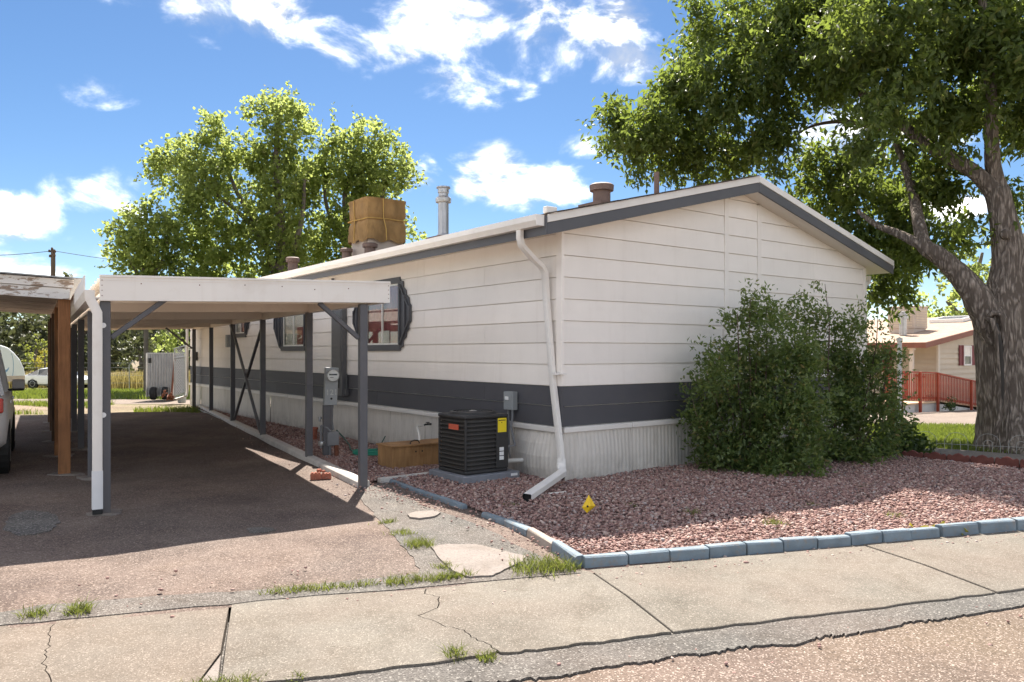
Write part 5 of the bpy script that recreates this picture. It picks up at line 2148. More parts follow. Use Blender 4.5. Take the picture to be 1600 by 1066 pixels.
suv_rz = math.atan2(ax_.y, ax_.x)
rw = G(4, 738)
side_r = Vector((ax_.y, -ax_.x, 0))
suv_w = .93
suv_o = rw + side_r * .06 - side_r * (suv_w - .02) - ax_ * .95
suv = car("parked_suv", "silver grey utility vehicle parked nose in under the timber carport", (suv_o.x, suv_o.y, 0), suv_rz,
          [(0, .45, .95, .95, .90), (.12, .38, 1.02, 1.02, .97), (.55, .30, 1.04, 1.66, 1.0), (1.2, .28, 1.03, 1.74, 1.0), (2.2, .28, 1.02, 1.76, 1.0), (3.0, .28, 1.02, 1.62, 1.0), (3.65, .28, 1.02, 1.02, 1.0), (4.3, .32, .95, .95, .96), (4.65, .40, .80, .80, .84)],
          suv_w, "car_silver", (.95, 3.70), .36)
for sgn in (-1, 1):
    mb = MB()
    mb.frame_box((.03, sgn * suv_w * .90, .94), (1, 0, 0), (0, 1, 0), (0, 0, 1), .07, .05, .09)
    mb.build("tail_lamp", "lamp_red", suv, local=True, bevel=.02, seg=2)
    mb = MB()
    mb.prism([(3.02, 1.03), (3.16, 1.0), (3.20, 1.08), (3.14, 1.17), (3.04, 1.16)], lambda a, b2, t, sgn=sgn: (a + abs(t) * .08, sgn * (suv_w * .96 + t), b2), .02, .19)
    mr_ = mb.build("wing_mirror", "car_silver", suv, local=True, bevel=.02, seg=3)
    mb = MB()
    mb.prism([(3.05, 1.0), (3.15, .985), (3.16, 1.015), (3.05, 1.03)], lambda a, b2, t, sgn=sgn: (a + abs(t) * .08, sgn * (suv_w * .96 + t), b2), -.04, .18)
    mb.build("mirror_foot", "black_plastic", mr_, local=True)
    for x in (1.55, 2.65):
        mb = MB()
        mb.bar((x, sgn * suv_w * 1.0, .90), (x + .2, sgn * suv_w * 1.0, .90), .03, .035)
        mb.build("door_handle", "car_silver", suv, local=True, bevel=.006)

sx_ = (38 - 800) / 1200 * 54
sed = car("parked_sedan", "white sedan parked on grass beyond the pale gravel track", (sx_, 54.6, TZ(sx_, 54) - .02), R(-8),
          [(0, .35, .82, .82, .86), (.15, .28, .92, .92, .95), (.55, .22, .96, .96, 1.0), (1.35, .20, .95, 1.36, 1.0), (2.1, .20, .93, 1.45, 1.0), (2.8, .20, .91, 1.38, 1.0), (3.5, .20, .88, .88, 1.0), (4.3, .24, .78, .78, .95), (4.6, .34, .62, .62, .80)],
          .92, "car_white", (.98, 3.65), .33)

# camper trailer with a rounded front
cxp = P(40, 596, 48)
CAM_W = 2.3
ca = thing("camper_trailer", "white camper trailer with rounded nose and a blue swirl behind the parked car", "camper", (cxp.x, 48, TZ(cxp.x, 48)), R(33))
prof = [(-6.5, .55), (-.05, .55), (-.02, .85), (-.10, 1.3), (-.30, 1.85), (-.62, 2.3), (-.95, 2.62), (-1.3, 2.76), (-6.5, 2.76)]
mb = MB()
mb.prism(prof, lambda a, b2, t: (a, t, b2), 0, 2.3)
mb.build("shell", "camper_white", ca, local=True, bevel=.08, seg=3)
mb = MB()
mb.prism([(-6.5, .50), (-.05, .50), (-.03, .86), (-6.5, .86)], lambda a, b2, t: (a, t, b2), -.012, 2.31)
mb.build("lower_skirt", "camper_tan", ca, local=True)
mb = MB()
arc = [(-1.35 + .52 * math.cos(a), 1.55 + .62 * math.sin(a)) for a in [R(200 + 140 * q / 14) for q in range(15)]]
arc += [(-1.35 + .52 * math.cos(a), 1.55 + .40 * math.sin(a)) for a in [R(340 - 140 * q / 14) for q in range(15)]]
mb.prism(arc, lambda a, b2, t: (a, t, b2), -.008, .002)
mb.build("side_graphic", "camper_blue", ca, local=True)
mb = MB()
arc = [(-.80 + .18 * math.cos(a) , 1.45 + .85 * math.sin(a)) for a in [R(-70 + 140 * q / 12) for q in range(13)]]
arc += [(-.83 + .18 * math.cos(a), 1.45 + .85 * math.sin(a)) for a in [R(70 - 140 * q / 12) for q in range(13)]]
mb.prism(arc, lambda a, b2, t: (a, t, b2), -.008, .002)
mb.build("side_graphic", "camper_blue", ca, local=True)
for x in (-4.6, -3.7):
    mb = MB()
    mb.lathe([(.001, -.02), (.2, -.02), (.33, -.015), (.34, .02), (.34, .18), (.001, .2)], (x, 0, .34), 20, axis='y', caps=False)
    mb.build("wheel", "tyre", ca, local=True, smooth='auto')

# corrugated cargo trailer and the gate beyond the carport
tx = P(250, 622, 27.5)
tl = thing("cargo_trailer", "small trailer with corrugated silver metal sides behind the carport", "trailer", (tx.x, 27.5, TZ(tx.x, 27.5)), R(14))


def corrugated(w, h, pitch=.09, amp=.014):
    mb = MB()
    n = int(w / pitch * 4)
    for i in range(n + 1):
        x = -w / 2 + w * i / n
        y = amp * math.sin(2 * math.pi * x / pitch)
        mb.v += [(x, y, 0), (x, y, h)]
    for i in range(n):
        mb.f.append((2 * i, 2 * i + 2, 2 * i + 3, 2 * i + 1))
    return mb


for (c_, w, rz_, nm) in (((0, 0, .14), .84, 0, "front_sheet"), ((-.42, 1.2, .14), 2.4, R(90), "side_sheet"), ((.42, 1.2, .14), 2.4, R(90), "side_sheet"), ((0, 2.4, .14), .84, 0, "rear_sheet")):
    mb = corrugated(w, 1.50)
    Tm = Matrix.Translation(c_) @ Matrix.Rotation(rz_, 4, 'Z')
    mb.v = [tuple(Tm @ Vector(p)) for p in mb.v]
    o = mb.build(nm, "galvanised", tl, local=True)
    o.modifiers.new("thick", 'SOLIDIFY').thickness = .004
mb = MB()
for (p, q) in (((-.42, 0, 1.66), (.42, 0, 1.66)), ((-.42, 2.4, 1.66), (.42, 2.4, 1.66)), ((-.42, 0, 1.66), (-.42, 2.4, 1.66)), ((.42, 0, 1.66), (.42, 2.4, 1.66)), ((-.44, 0, .1), (-.44, 0, 1.66)), ((.44, 0, .1), (.44, 0, 1.66))):
    mb.bar(p, q, .04, .04)
mb.box(-.42, .42, .0, 2.4, .12, .18)
mb.build("frame", "steel", tl, local=True)
mb = MB()
mb.frame_box((-.33, -.02, 1.40), (1, 0, 0), (0, 1, 0), (0, 0, 1), .05, .01, .09)
mb.build("latch_hole", "black_plastic", tl, local=True)
for (x, y) in ((-.20, -.05), (.18, -.02)):
    mb = MB()
    mb.lathe([(.10, -.09), (.21, -.09), (.23, -.05), (.23, .05), (.21, .09), (.10, .09)], (x, y - .05, .23), 20, axis='x')
    w_ = mb.build("wheel", "tyre", tl, local=True, smooth='auto')
    mb = MB()
    mb.lathe([(.11, -.06), (.09, -.02), (.001, -.02)], (x, y - .05, .23), 14, axis='x', caps=False)
    mb.build("rim", "pvc_white", w_, local=True, smooth='auto')
mb = MB()
mb.bar((.42, -.25, .1), (.52, -.1, 1.6), .05, .05)
mb.build("prop_pole", "rust", tl, local=True)
sc0 = G(264, 630, -.05)
sp = thing("scrap_heap", "heap of rusty scrap metal between trailer and grey mesh panel", "scrap heap", (sc0.x, sc0.y, TZ(sc0.x, sc0.y) - .03), 0)
g_ = random.Random(9)
for i in range(14):
    mb = MB()
    p = Vector((g_.uniform(-.18, .18), g_.uniform(-.15, .15), g_.uniform(.03, .25)))
    d = Vector((g_.uniform(-1, 1), g_.uniform(-1, 1), g_.uniform(-.3, 1.2))).normalized() * g_.uniform(.12, .3)
    mb.bar(p - d / 2 + Vector((0, 0, .08)), p + d / 2 + Vector((0, 0, .08)), g_.uniform(.03, .10), g_.uniform(.02, .06))
    mb.build("scrap_piece", "rust", sp, local=True)
gx = P(281, 622, 25.2)
gt = thing("mesh_panel", "tall galvanised chain link panel leaning by the far house corner", "fence panel", (gx.x, 25.2, TZ(gx.x, 25.2) - .02), R(-35))
mb = MB()
PWd, PH = .62, 1.86
for (p, q) in (((-PWd / 2, 0, .05), (-PWd / 2, 0, PH - .1)), ((PWd / 2, 0, .05), (PWd / 2, 0, PH)), ((-PWd / 2, 0, PH - .1), (PWd / 2, 0, PH)), ((-PWd / 2, 0, .08), (PWd / 2, 0, .08)), ((-PWd / 2, 0, 1.45), (PWd / 2, 0, 1.5))):
    mb.tube([p, q], .022, 8)
mb.build("tube_frame", "galvanised", gt, local=True, smooth='auto')
mb = MB()
st_ = .10
for i in range(-22, 30):
    for sg in (1, -1):
        x0 = -PWd / 2 + i * st_
        pts = []
        for (t0_, t1_) in ((.08, PH - .1),):
            xa, xb = x0, x0 + sg * (t1_ - t0_)
            za, zb = t0_, t1_
            lo_, hi_ = -PWd / 2, PWd / 2
            for lim, s_ in ((lo_, -1), (hi_, 1)):
                pass
            # clip to the frame
            def cl(x, z, x2, z2):
                if x < lo_:
                    if x2 <= lo_:
                        return None
                    z = z + (z2 - z) * (lo_ - x) / (x2 - x)
                    x = lo_
                if x > hi_:
                    if x2 >= hi_:
                        return None
                    z = z + (z2 - z) * (hi_ - x) / (x2 - x)
                    x = hi_
                return x, z
            a = cl(xa, za, xb, zb)
            b2 = cl(xb, zb, xa, za)
            if a and b2 and abs(a[1] - b2[1]) > .03:
                mb.bar((a[0], .0, a[1]), (b2[0], .0, b2[1]), .012, .012)
mb.build("wire_mesh", "panel_wire", gt, local=True)["kind"] = "stuff"
bk = G(284, 628, -.02)
mb = MB()
mb.lathe([(.10, 0), (.12, .02), (.13, .16), (.14, .17), (.12, .17), (.11, .03)], (bk.x, bk.y, TZ(bk.x, bk.y) - .03), 16)
tag(mb.build("grey_tub", "grey_box", smooth='auto'), "low grey tub under the far downspout", "tub")

# far wire fence posts, utility pole and wires
fp = thing("wire_fence", "thin wire fence with angled steel posts along the dry field", "fence", P(202, 600, 50))
for i in range(-4, 6):
    x = P(202, 600, 50).x + i * 4.2
    y = 50 + i * .3
    zg = TZ(x, y) - .12
    mb = MB()
    mb.tube([(x, y, zg), (x, y, zg + 1.65), (x + .22, y, zg + 1.95)], .03, 6)
    mb.build("post", "galvanised", fp)
mb = MB()
for hgt in (.5, 1.0, 1.5, 1.8):
    for i in range(-4, 5):
        x = P(202, 600, 50).x + i * 4.2
        y = 50 + i * .3
        mb.tube([(x, y, TZ(x, y) + hgt - .12), (x + 4.2, y + .3, TZ(x + 4.2, y + .3) + hgt - .12)], .008, 4)
mb.build("wire", "galvanised", fp)
ptop = P(83, 390, 46)
up_ = thing("utility_pole", "weathered wooden utility pole with a cluster of fittings at its head", "utility pole", (ptop.x, 46, TZ(ptop.x, 46) - .1))
zb = TZ(ptop.x, 46) - .3
mb = MB()
mb.tube([(ptop.x, 46, zb), (ptop.x, 46, ptop.z)], [.20, .12], 10)
mb.build("pole", "pole_wood", up_, smooth='auto')
mb = MB()
for (dx_, dz_) in ((-.16, -.1), (.16, -.12), (-.12, -.4), (.14, -.35), (0, .03)):
    mb.lathe([(.05, -.08), (.075, -.05), (.06, 0), (.075, .03), (.04, .08)], (ptop.x + dx_, 45.9, ptop.z + dz_), 10)
mb.build("insulator", "post_old", up_, smooth='auto')
for (pa, pb_, lab) in (((-150, 386, 40), (83, 392, 46), "faint overhead cable running from the pole head across the carport roof"), ((83, 392, 46), (330, 410, 58), "faint overhead cable running from the pole head towards the low spreading tree")):
    a, b2 = P(*pa), P(*pb_)
    mb = MB()
    mb.tube([a.lerp(b2, t) - zv * .35 * math.sin(math.pi * t) for t in [q / 10 for q in range(11)]], .018, 5)
    tag(mb.build("overhead_cable", "cable"), lab, "cable")

# ------------------------------------------------------------------ neighbour's home on the right
nz0 = -.50
nh = thing("tan_home", "tan lap sided home with red shutters and a brown roof edge behind the tree", "house", (16.07, 29.0, nz0), HOME_RZ)
NT = XF[nh.name]
NS = .134
ne = 2.08 - nz0       # fascia centre at the corner, local height


def nroof(u):
    return ne + .10 + NS * min(u, 16 - u)


brd = .20
for i in range(16):
    z0, z1 = .25 + brd * i, .25 + brd * (i + 1)
    top_at = lambda u: ne - .02 + NS * u
    poly = [(0, z0), (11, z0), (11, z1), (0, z1)]
    poly = clip_half(poly, lambda p: (ne - .02 + NS * p[0]) - p[1])
    if len(poly) < 3:
        continue
    parts = [poly]
    n = len(poly)
    mb = MB()
    fr_ = [(p[0], -(.050 - .042 * (p[1] - z0) / brd), p[1]) for p in poly]
    bk_ = [(p[0], .01, p[1]) for p in poly]
    mb.add(fr_ + bk_, [tuple(range(n)), tuple(range(2 * n - 1, n - 1, -1))] + [(q, (q + 1) % n, n + (q + 1) % n, n + q) for q in range(n)])
    mb.build("siding_plank", "tan_siding", nh, local=True)
    if z1 < ne - .0:
        mb = MB()
        mb.add([(-.050, 0, z0), (-.050, 18, z0), (-.008, 18, z1), (-.008, 0, z1), (.01, 0, z0), (.01, 18, z0), (.01, 18, z1), (.01, 0, z1)], [(0, 1, 2, 3), (4, 7, 6, 5), (0, 4, 5, 1), (2, 6, 7, 3), (1, 5, 6, 2), (0, 3, 7, 4)])
        mb.build("siding_plank", "tan_siding", nh, local=True)
mb = MB()
mb.box(.02, 11, .012, 18, 0, ne - .05)
mb.build("wall", "white_wall", nh, local=True)
mb = MB()
mb.box(-.05, .10, -.05, .03, .2, ne - .0)
mb.build("corner_board", "tan_trim", nh, local=True)
rp = [(-1.75, nroof(-1.75)), (8, nroof(8)), (17.7, nroof(17.7)), (17.7, nroof(17.7) - .05), (8, nroof(8) - .05), (-1.75, nroof(-1.75) - .05)]
mb = MB()
mb.prism(rp, lambda a, b2, t: (a, t, b2), -.35, 20)
nr_ = mb.build("roof", "shingle_tan", nh, local=True)
for (a, b2, y0) in ((-1.75, 7.99, -.39), (8.01, 17.7, -.39)):
    mb = MB()
    f_ = lambda u: nroof(u) - .01
    mb.prism([(a, f_(a) - .20), (b2, f_(b2) - .20), (b2, f_(b2)), (a, f_(a))], lambda p, q, t: (p, t, q), y0, y0 + .035)
    mb.build("rake_board", "brown_fascia", nh, local=True)
mb = MB()
mb.box(-1.79, -1.752, -.39, 20, nroof(-1.75) - .20, nroof(-1.75) - .01)
mb.build("eave_board", "brown_fascia", nh, local=True)
mb = MB()
mb.add([(-1.75, -.35, nroof(-1.75) - .19), (0, -.35, nroof(0) - .19), (0, 20, nroof(0) - .19), (-1.75, 20, nroof(-1.75) - .19)], [(0, 1, 2, 3)])
mb.build("soffit", "tan_trim", nh, local=True)
for s in (0.15, 3.2, 6.2):
    mb = MB()
    mb.box(-1.62, -1.50, s, s + .12, .6, nroof(-1.56) - .20)
    mb.box(-1.66, -1.46, s - .04, s + .16, nroof(-1.56) - .30, nroof(-1.56) - .205)
    mb.build("porch_post", "tan_trim", nh, local=True)
# gable window: X/Y at px 1515 and its shutters
wu, wz, ww, wh = 2.38, 1.62, .56, .66


def small_window(mat_w, u, z, w, h, face):
    f_ = (lambda a, t, b2: (a, -.052 - t, b2)) if face == 'g' else (lambda a, t, b2: (-.052 - t, a, b2))
    mb = MB()
    for (a0, a1, b0, b1) in ((u - w / 2 - .06, u + w / 2 + .06, z - .06, z), (u - w / 2 - .06, u + w / 2 + .06, z + h, z + h + .06), (u - w / 2 - .06, u - w / 2, z, z + h), (u + w / 2, u + w / 2 + .06, z, z + h), (u - w / 2, u + w / 2, z + h / 2 - .025, z + h / 2 + .025)):
        mb.add([f_(a0, 0, b0), f_(a1, 0, b0), f_(a1, 0, b1), f_(a0, 0, b1), f_(a0, .04, b0), f_(a1, .04, b0), f_(a1, .04, b1), f_(a0, .04, b1)], [(0, 3, 2, 1), (4, 5, 6, 7), (0, 1, 5, 4), (1, 2, 6, 5), (2, 3, 7, 6), (3, 0, 4, 7)])
    o = mb.build("window", "trim_white", nh, local=True)
    for (b0, b1, m_) in ((z, z + h / 2 - .025, "car_glass"), (z + h / 2 + .025, z + h, "curtain_pale")):
        mb = MB()
        mb.add([f_(u - w / 2, .01, b0), f_(u + w / 2, .01, b0), f_(u + w / 2, .01, b1), f_(u - w / 2, .01, b1)], [(0, 1, 2, 3)])
        mb.build("pane", m_, o, local=True)
    for sg in (-1, 1):
        mb = MB()
        a0, a1 = sorted((u + sg * (w / 2 + .08), u + sg * (w / 2 + .44)))
        b0, b1 = z - .05, z + h + .08
        for (c0, c1, t) in ((a0, a0 + .06, .03), (a1 - .06, a1, .03), (a0 + .06, a1 - .06, .015)):
            mb.add([f_(c0, 0, b0), f_(c1, 0, b0), f_(c1, 0, b1), f_(c0, 0, b1), f_(c0, t, b0), f_(c1, t, b0), f_(c1, t, b1), f_(c0, t, b1)], [(0, 3, 2, 1), (4, 5, 6, 7), (0, 1, 5, 4), (1, 2, 6, 5), (2, 3, 7, 6), (3, 0, 4, 7)])
        mb.build("shutter", "shutter_red", nh, local=True)


small_window(None, wu, wz, ww, wh, 'g')
small_window(None, 2.6, 1.5, .9, .9, 's')
# skylight and flue on the roof slope that faces us
mb = MB()
for (a, b2, c_, d_) in ((5.2, 6.6, 1.3, 1.4), (5.2, 6.6, 2.6, 2.7), (5.2, 5.3, 1.4, 2.6), (6.5, 6.6, 1.4, 2.6)):
    mb.add([(a, c_, nroof(a) + .01), (b2, c_, nroof(b2) + .01), (b2, d_, nroof(b2) + .01), (a, d_, nroof(a) + .01), (a, c_, nroof(a) + .16), (b2, c_, nroof(b2) + .16), (b2, d_, nroof(b2) + .16), (a, d_, nroof(a) + .16)],
           [(0, 3, 2, 1), (4, 5, 6, 7), (0, 1, 5, 4), (1, 2, 6, 5), (2, 3, 7, 6), (3, 0, 4, 7)])
sk = mb.build("skylight", "trim_white", nr_, local=True)
mb = MB()
mb.add([(5.3, 1.4, nroof(5.3) + .10), (6.5, 1.4, nroof(6.5) + .10), (6.5, 2.6, nroof(6.5) + .10), (5.3, 2.6, nroof(5.3) + .10)], [(0, 1, 2, 3)])
mb.build("skylight_dome", "car_glass", nr_, local=True)


def n_local_at(px, u):
    """point of the neighbour's roof (local u) seen in direction px, as local (u, s)"""
    k_ = (px - 800) / 1200
    # X = 16.07 + .8u - .6s ; Y = 29 + .6u + .8s
    s = (16.07 + .8 * u - k_ * (29 + .6 * u)) / (.6 + .8 * k_)
    return u, s


u, s = n_local_at(1411, .6)
mb = MB()
zr_ = nroof(u)
mb.lathe([(.14, zr_), (.14, zr_ + .66), (.20, zr_ + .66), (.20, zr_ + .76), (.16, zr_ + .80), (.16, zr_ + .92), (.20, zr_ + .94), (.001, zr_ + .97)], (u, s, 0), 14, caps=False)
mb.build("flue_pipe", "pipe_metal", nr_, local=True, smooth='auto')
u, s = n_local_at(1418, 1.9)
nc = thing("roof_cooler", "square tan evaporative cooler box standing on the tan home's roof", "cooler", tuple(NT @ Vector((u, s, nroof(u)))), HOME_RZ)
mb = MB()
mb.box(-.50, .50, -.50, .50, -.12, .12)
mb.build("base", "cooler_metal", nc, local=True)
for (c_, w_) in ((0, 1),):
    mb = MB()
    mb.box(-.55, .55, -.55, .55, .12, .98)
    mb.box(-.57, .57, -.57, .57, .98, 1.04)
    mb.build("housing", "cooler_metal", nc, local=True, bevel=.02)
    for q in range(7):
        mb = MB()
        mb.box(-.45, .45, -.575, -.55, .22 + q * .10, .26 + q * .10)
        mb.build("louver", "tan_siding", nc, local=True)
    for q in range(7):
        mb = MB()
        mb.box(-.575, -.55, -.45, .45, .22 + q * .10, .26 + q * .10)
        mb.build("louver", "tan_siding", nc, local=True)

# red access ramp with pickets
ra = Vector((15.1, 27.3, 0))
rmp = thing("access_ramp", "red timber access ramp with picket railing before the tan home", "ramp", (ra.x, ra.y, -.45), HOME_RZ)
RT = XF[rmp.name]
zt = lambda u: (.85 - .45 * 0 + .45) if False else (1.30 + (.035 * -u if u < 0 else -.118 * u))
zbm = lambda u: (.47 + .45 - .62 + (.05 * -u if u < 0 else 0) if u < 0 else .30 - .112 * u + .02)
pick = MB()
pick.box(-.019, .019, -.012, .012, 0, 1)
pme = pick.mesh("picket")
pme.materials.append(MAT["ramp_red"])
for row, (u0, u1, yoff) in enumerate(((-3.6, 5.4, 0), (0.2, 5.4, 1.25))):
    u = u0 if row == 0 else u1
    while u < u1:
        zz0 = zbm(u)
        h = zt(u) - zz0 - .04
        o = link("picket", pme, None, rmp)
        o.location = (u, yoff, zz0)
        o.scale = (1, 1, h)
        u += .125
    for (a, b2) in ((u0, 0), (0, u1)):
        if a >= b2 or (u0 > 0 and a == u0):
            if u0 > 0 and b2 == 0:
                continue
        a = max(a, u0)
        for (zz_, hh_) in ((lambda u_: zt(u_), .05), (lambda u_: zbm(u_) + .10, .08)):
            mb = MB()
            mb.bar((a, yoff + .03, zz_(a + .001) if a < 0 else zz_(a)), (b2, yoff + .03, zz_(b2 - .001) if b2 <= 0 else zz_(b2)), .05 if hh_ > .06 else .12, hh_)
            mb.build("rail", "ramp_red", rmp, local=True)
    for up2 in ((-3.5, -1.3, 0.0, 2.7, 5.3) if row == 0 else (.3, 2.7, 5.3)):
        mb = MB()
        mb.box(up2 - .05, up2 + .05, yoff - .08, yoff - .0, -.25, zt(up2) + .02)
        mb.build("post", "ramp_red", rmp, local=True, bevel=.008)
mb = MB()
mb.add([(-3.6, .0, .30), (0, .0, .30), (0, 1.25, .30), (-3.6, 1.25, .30)], [(0, 1, 2, 3)])
mb.add([(0, .0, .30), (5.4, .0, -.28), (5.4, 1.25, -.28), (0, 1.25, .30)], [(0, 1, 2, 3)])
mb.build("deck", "ramp_deck", rmp, local=True).modifiers.new("thick", 'SOLIDIFY').thickness = .06
mb = MB()
mb.box(-3.6, -1.45, .07, .12, -.3, .24)
mb.build("deck_skirt", "white_wall", rmp, local=True)
mb = MB()
mb.prism([(-1.42, -.3), (3.2, -.42), (3.2, -.12), (0, .22), (-1.42, .24)], lambda a, b2, t: (a, t, b2), .07, .12)
mb.build("deck_skirt", "white_wall", rmp, local=True)


# right-hand ground: drive, lawn, walk, border
def terr_sheet(name, poly, lift, mat, st=1.0):
    o = sheet(name, poly, 0, mat, follow=st)
    for v2 in o.data.vertices:
        v2.co.z = TZ(v2.co.x, v2.co.y) + lift
    return structure(o)


terr_sheet("neighbour_drive", [(6.5, 20.6), (9, 19.3), (14.5, 17.6), (24, 16.5), (34, 30), (18.5, 28.6), (13, 25.6), (9, 23.8)], -.06, "path_pale")
LAWN = [(5.9, 13.6), (6.3, 12.6), (7.0, 12.35), (8.0, 11.7), (13, 9.2), (22, 11), (24, 16.4), (14.5, 17.5), (9, 19.2), (6.5, 20.5), (3.5, 17)]
terr_sheet("lawn", LAWN, -.03, "lawn_soil")
WALK = [(6.55, 12.35), (6.95, 12.65), (7.85, 11.85), (13.2, 9.3), (12.4, 8.2), (7.15, 10.68), (6.55, 11.75)]
wk = sheet("front_walk", WALK, .02, "concrete")
structure(wk)
structure(terr_sheet("gravel_track", [(-60, 29), (-30, 26.8), (-10, 25.0), (-6, 25.2), (-6, 29.0), (-20, 30.5), (-60, 34)], -.07, "path_pale", 2.0))
structure(terr_sheet("back_lot", [(-18, 20.0), (-8.2, 20.0), (-9, 25.0), (-20, 26.0)], -.08, "dirt", 1.0))

FLD = [(-60, 31), (-20, 30.6), (-4, 29), (2, 38), (0, 62), (-60, 62)]
terr_sheet("field", FLD, -.085, "field_soil", 3.0)
bd = thing("scalloped_border", "dark red scalloped brick border between gravel and concrete walk", "garden border", (5.98, 11.57, 0))
a, b2 = Vector((5.9, 11.62, 0)), Vector((9.6, 8.95, 0))
dd = (b2 - a).normalized()
sn = Vector((-dd.y, dd.x, 0))
Lb = (b2 - a).length
i = 0
t = 0
while t < Lb - .3:
    mb = MB()
    prof = [(0, -.03), (.29, -.03), (.29, .07), (.265, .095), (.22, .075), (.19, .10), (.145, .115), (.10, .10), (.07, .075), (.025, .095), (0, .07)]
    p = a + dd * t + sn * random.uniform(-.01, .01)
    mb.prism(prof, lambda x, z, y, p=p: p + dd * x + sn * y + zv * (z + .01), -.03, .03)
    mb.build("border_brick", "edge_red", bd, bevel=.006)
    t += .298
wf = thing("wire_border", "low white wire loop border fence in front of the big tree", "border fence", (6.5, 12.55, 0))
a, b2 = Vector((6.55, 12.68, .0)), Vector((10.5, 10.75, 0))
dd = (b2 - a).normalized()
nl = int((b2 - a).length / .44)
for i in range(nl):
    c_ = a + dd * (.24 + i * .44)
    mb = MB()
    for (hw, hh_) in ((.165, .30), (.06, .20)):
        pts = [c_ - dd * hw + zv * .0, c_ - dd * hw + zv * (hh_ - hw)] + [c_ + dd * hw * -math.cos(q) + zv * (hh_ - hw + hw * math.sin(q)) for q in [math.pi * w / 10 for w in range(1, 10)]] + [c_ + dd * hw + zv * (hh_ - hw), c_ + dd * hw]
        mb.tube(pts, .0038, 5)
    mb.tube([c_ - dd * .22 + zv * .11, c_ + dd * .22 + zv * .11], .0038, 5)
    mb.build("wire_loop", "wire_white", wf)
wpz = G(1401, 692)
wp_ = thing("timber_post", "short timber post carrying a white conduit beside the shrubs", "post", (wpz.x, wpz.y, 0), R(10))
mb = MB()
mb.box(-.08, .08, -.08, .08, -.05, .78)
mb.build("post", "post_cedar", wp_, local=True, bevel=.008)
mb = MB()
mb.tube([(-.03, -.10, .35), (-.03, -.10, .62), (.02, -.05, .82), (.02, -.05, 1.78)], .04, 10)
mb.lathe([(.04, 1.78), (.05, 1.79), (.05, 1.84), (.001, 1.86)], (.02, -.05, 0), 12, caps=False)
mb.build("conduit", "pvc_white", wp_, local=True, smooth='auto')

# ------------------------------------------------------------------ trees


def limb_mesh(chains, n=10, rough=.0, seed=0, flare=None):
    """chains: lists of (px, py, Y, r_m). Rings with a noisy radius."""
    g_ = np.random.default_rng(seed)
    mb = MB()
    for ch in chains:
        pts = [P(c_[0], c_[1], c_[2]) for c_ in ch]
        rad = [c_[3] for c_ in ch]
        # resample with a Catmull-Rom curve
        fine, fr2 = [], []
        for i in range(len(pts) - 1):
            p0, p1, p2, p3 = pts[max(i - 1, 0)], pts[i], pts[i + 1], pts[min(i + 2, len(pts) - 1)]
            m2 = max(2, int((p2 - p1).length / max(.06, rad[i] * .55)))
            for q in range(m2):
                t = q / m2
                fine.append(.5 * ((2 * p1) + (p2 - p0) * t + (2 * p0 - 5 * p1 + 4 * p2 - p3) * t * t + (3 * p1 - p0 - 3 * p2 + p3) * t ** 3))
                fr2.append(rad[i] + (rad[i + 1] - rad[i]) * t)
        fine.append(pts[-1])
        fr2.append(rad[-1])
        o = len(mb.v)
        mb.tube(fine, fr2, n)
        if rough:
            N_pts = len(fine)
            ph = g_.random(6) * 6.28
            for i in range(N_pts):
                c_ = fine[i]
                for q in range(n):
                    v2 = Vector(mb.v[o + i * n + q])
                    th_ = 2 * math.pi * q / n
                    f_ = 1 + rough * (.5 * math.sin(3 * th_ + ph[0] + i * .11) + .35 * math.sin(5 * th_ + ph[1] - i * .07) + .4 * math.sin(i * .35 + ph[2] + th_)) + rough * .5 * g_.normal()
                    mb.v[o + i * n + q] = tuple(c_ + (v2 - c_) * f_)
    return mb


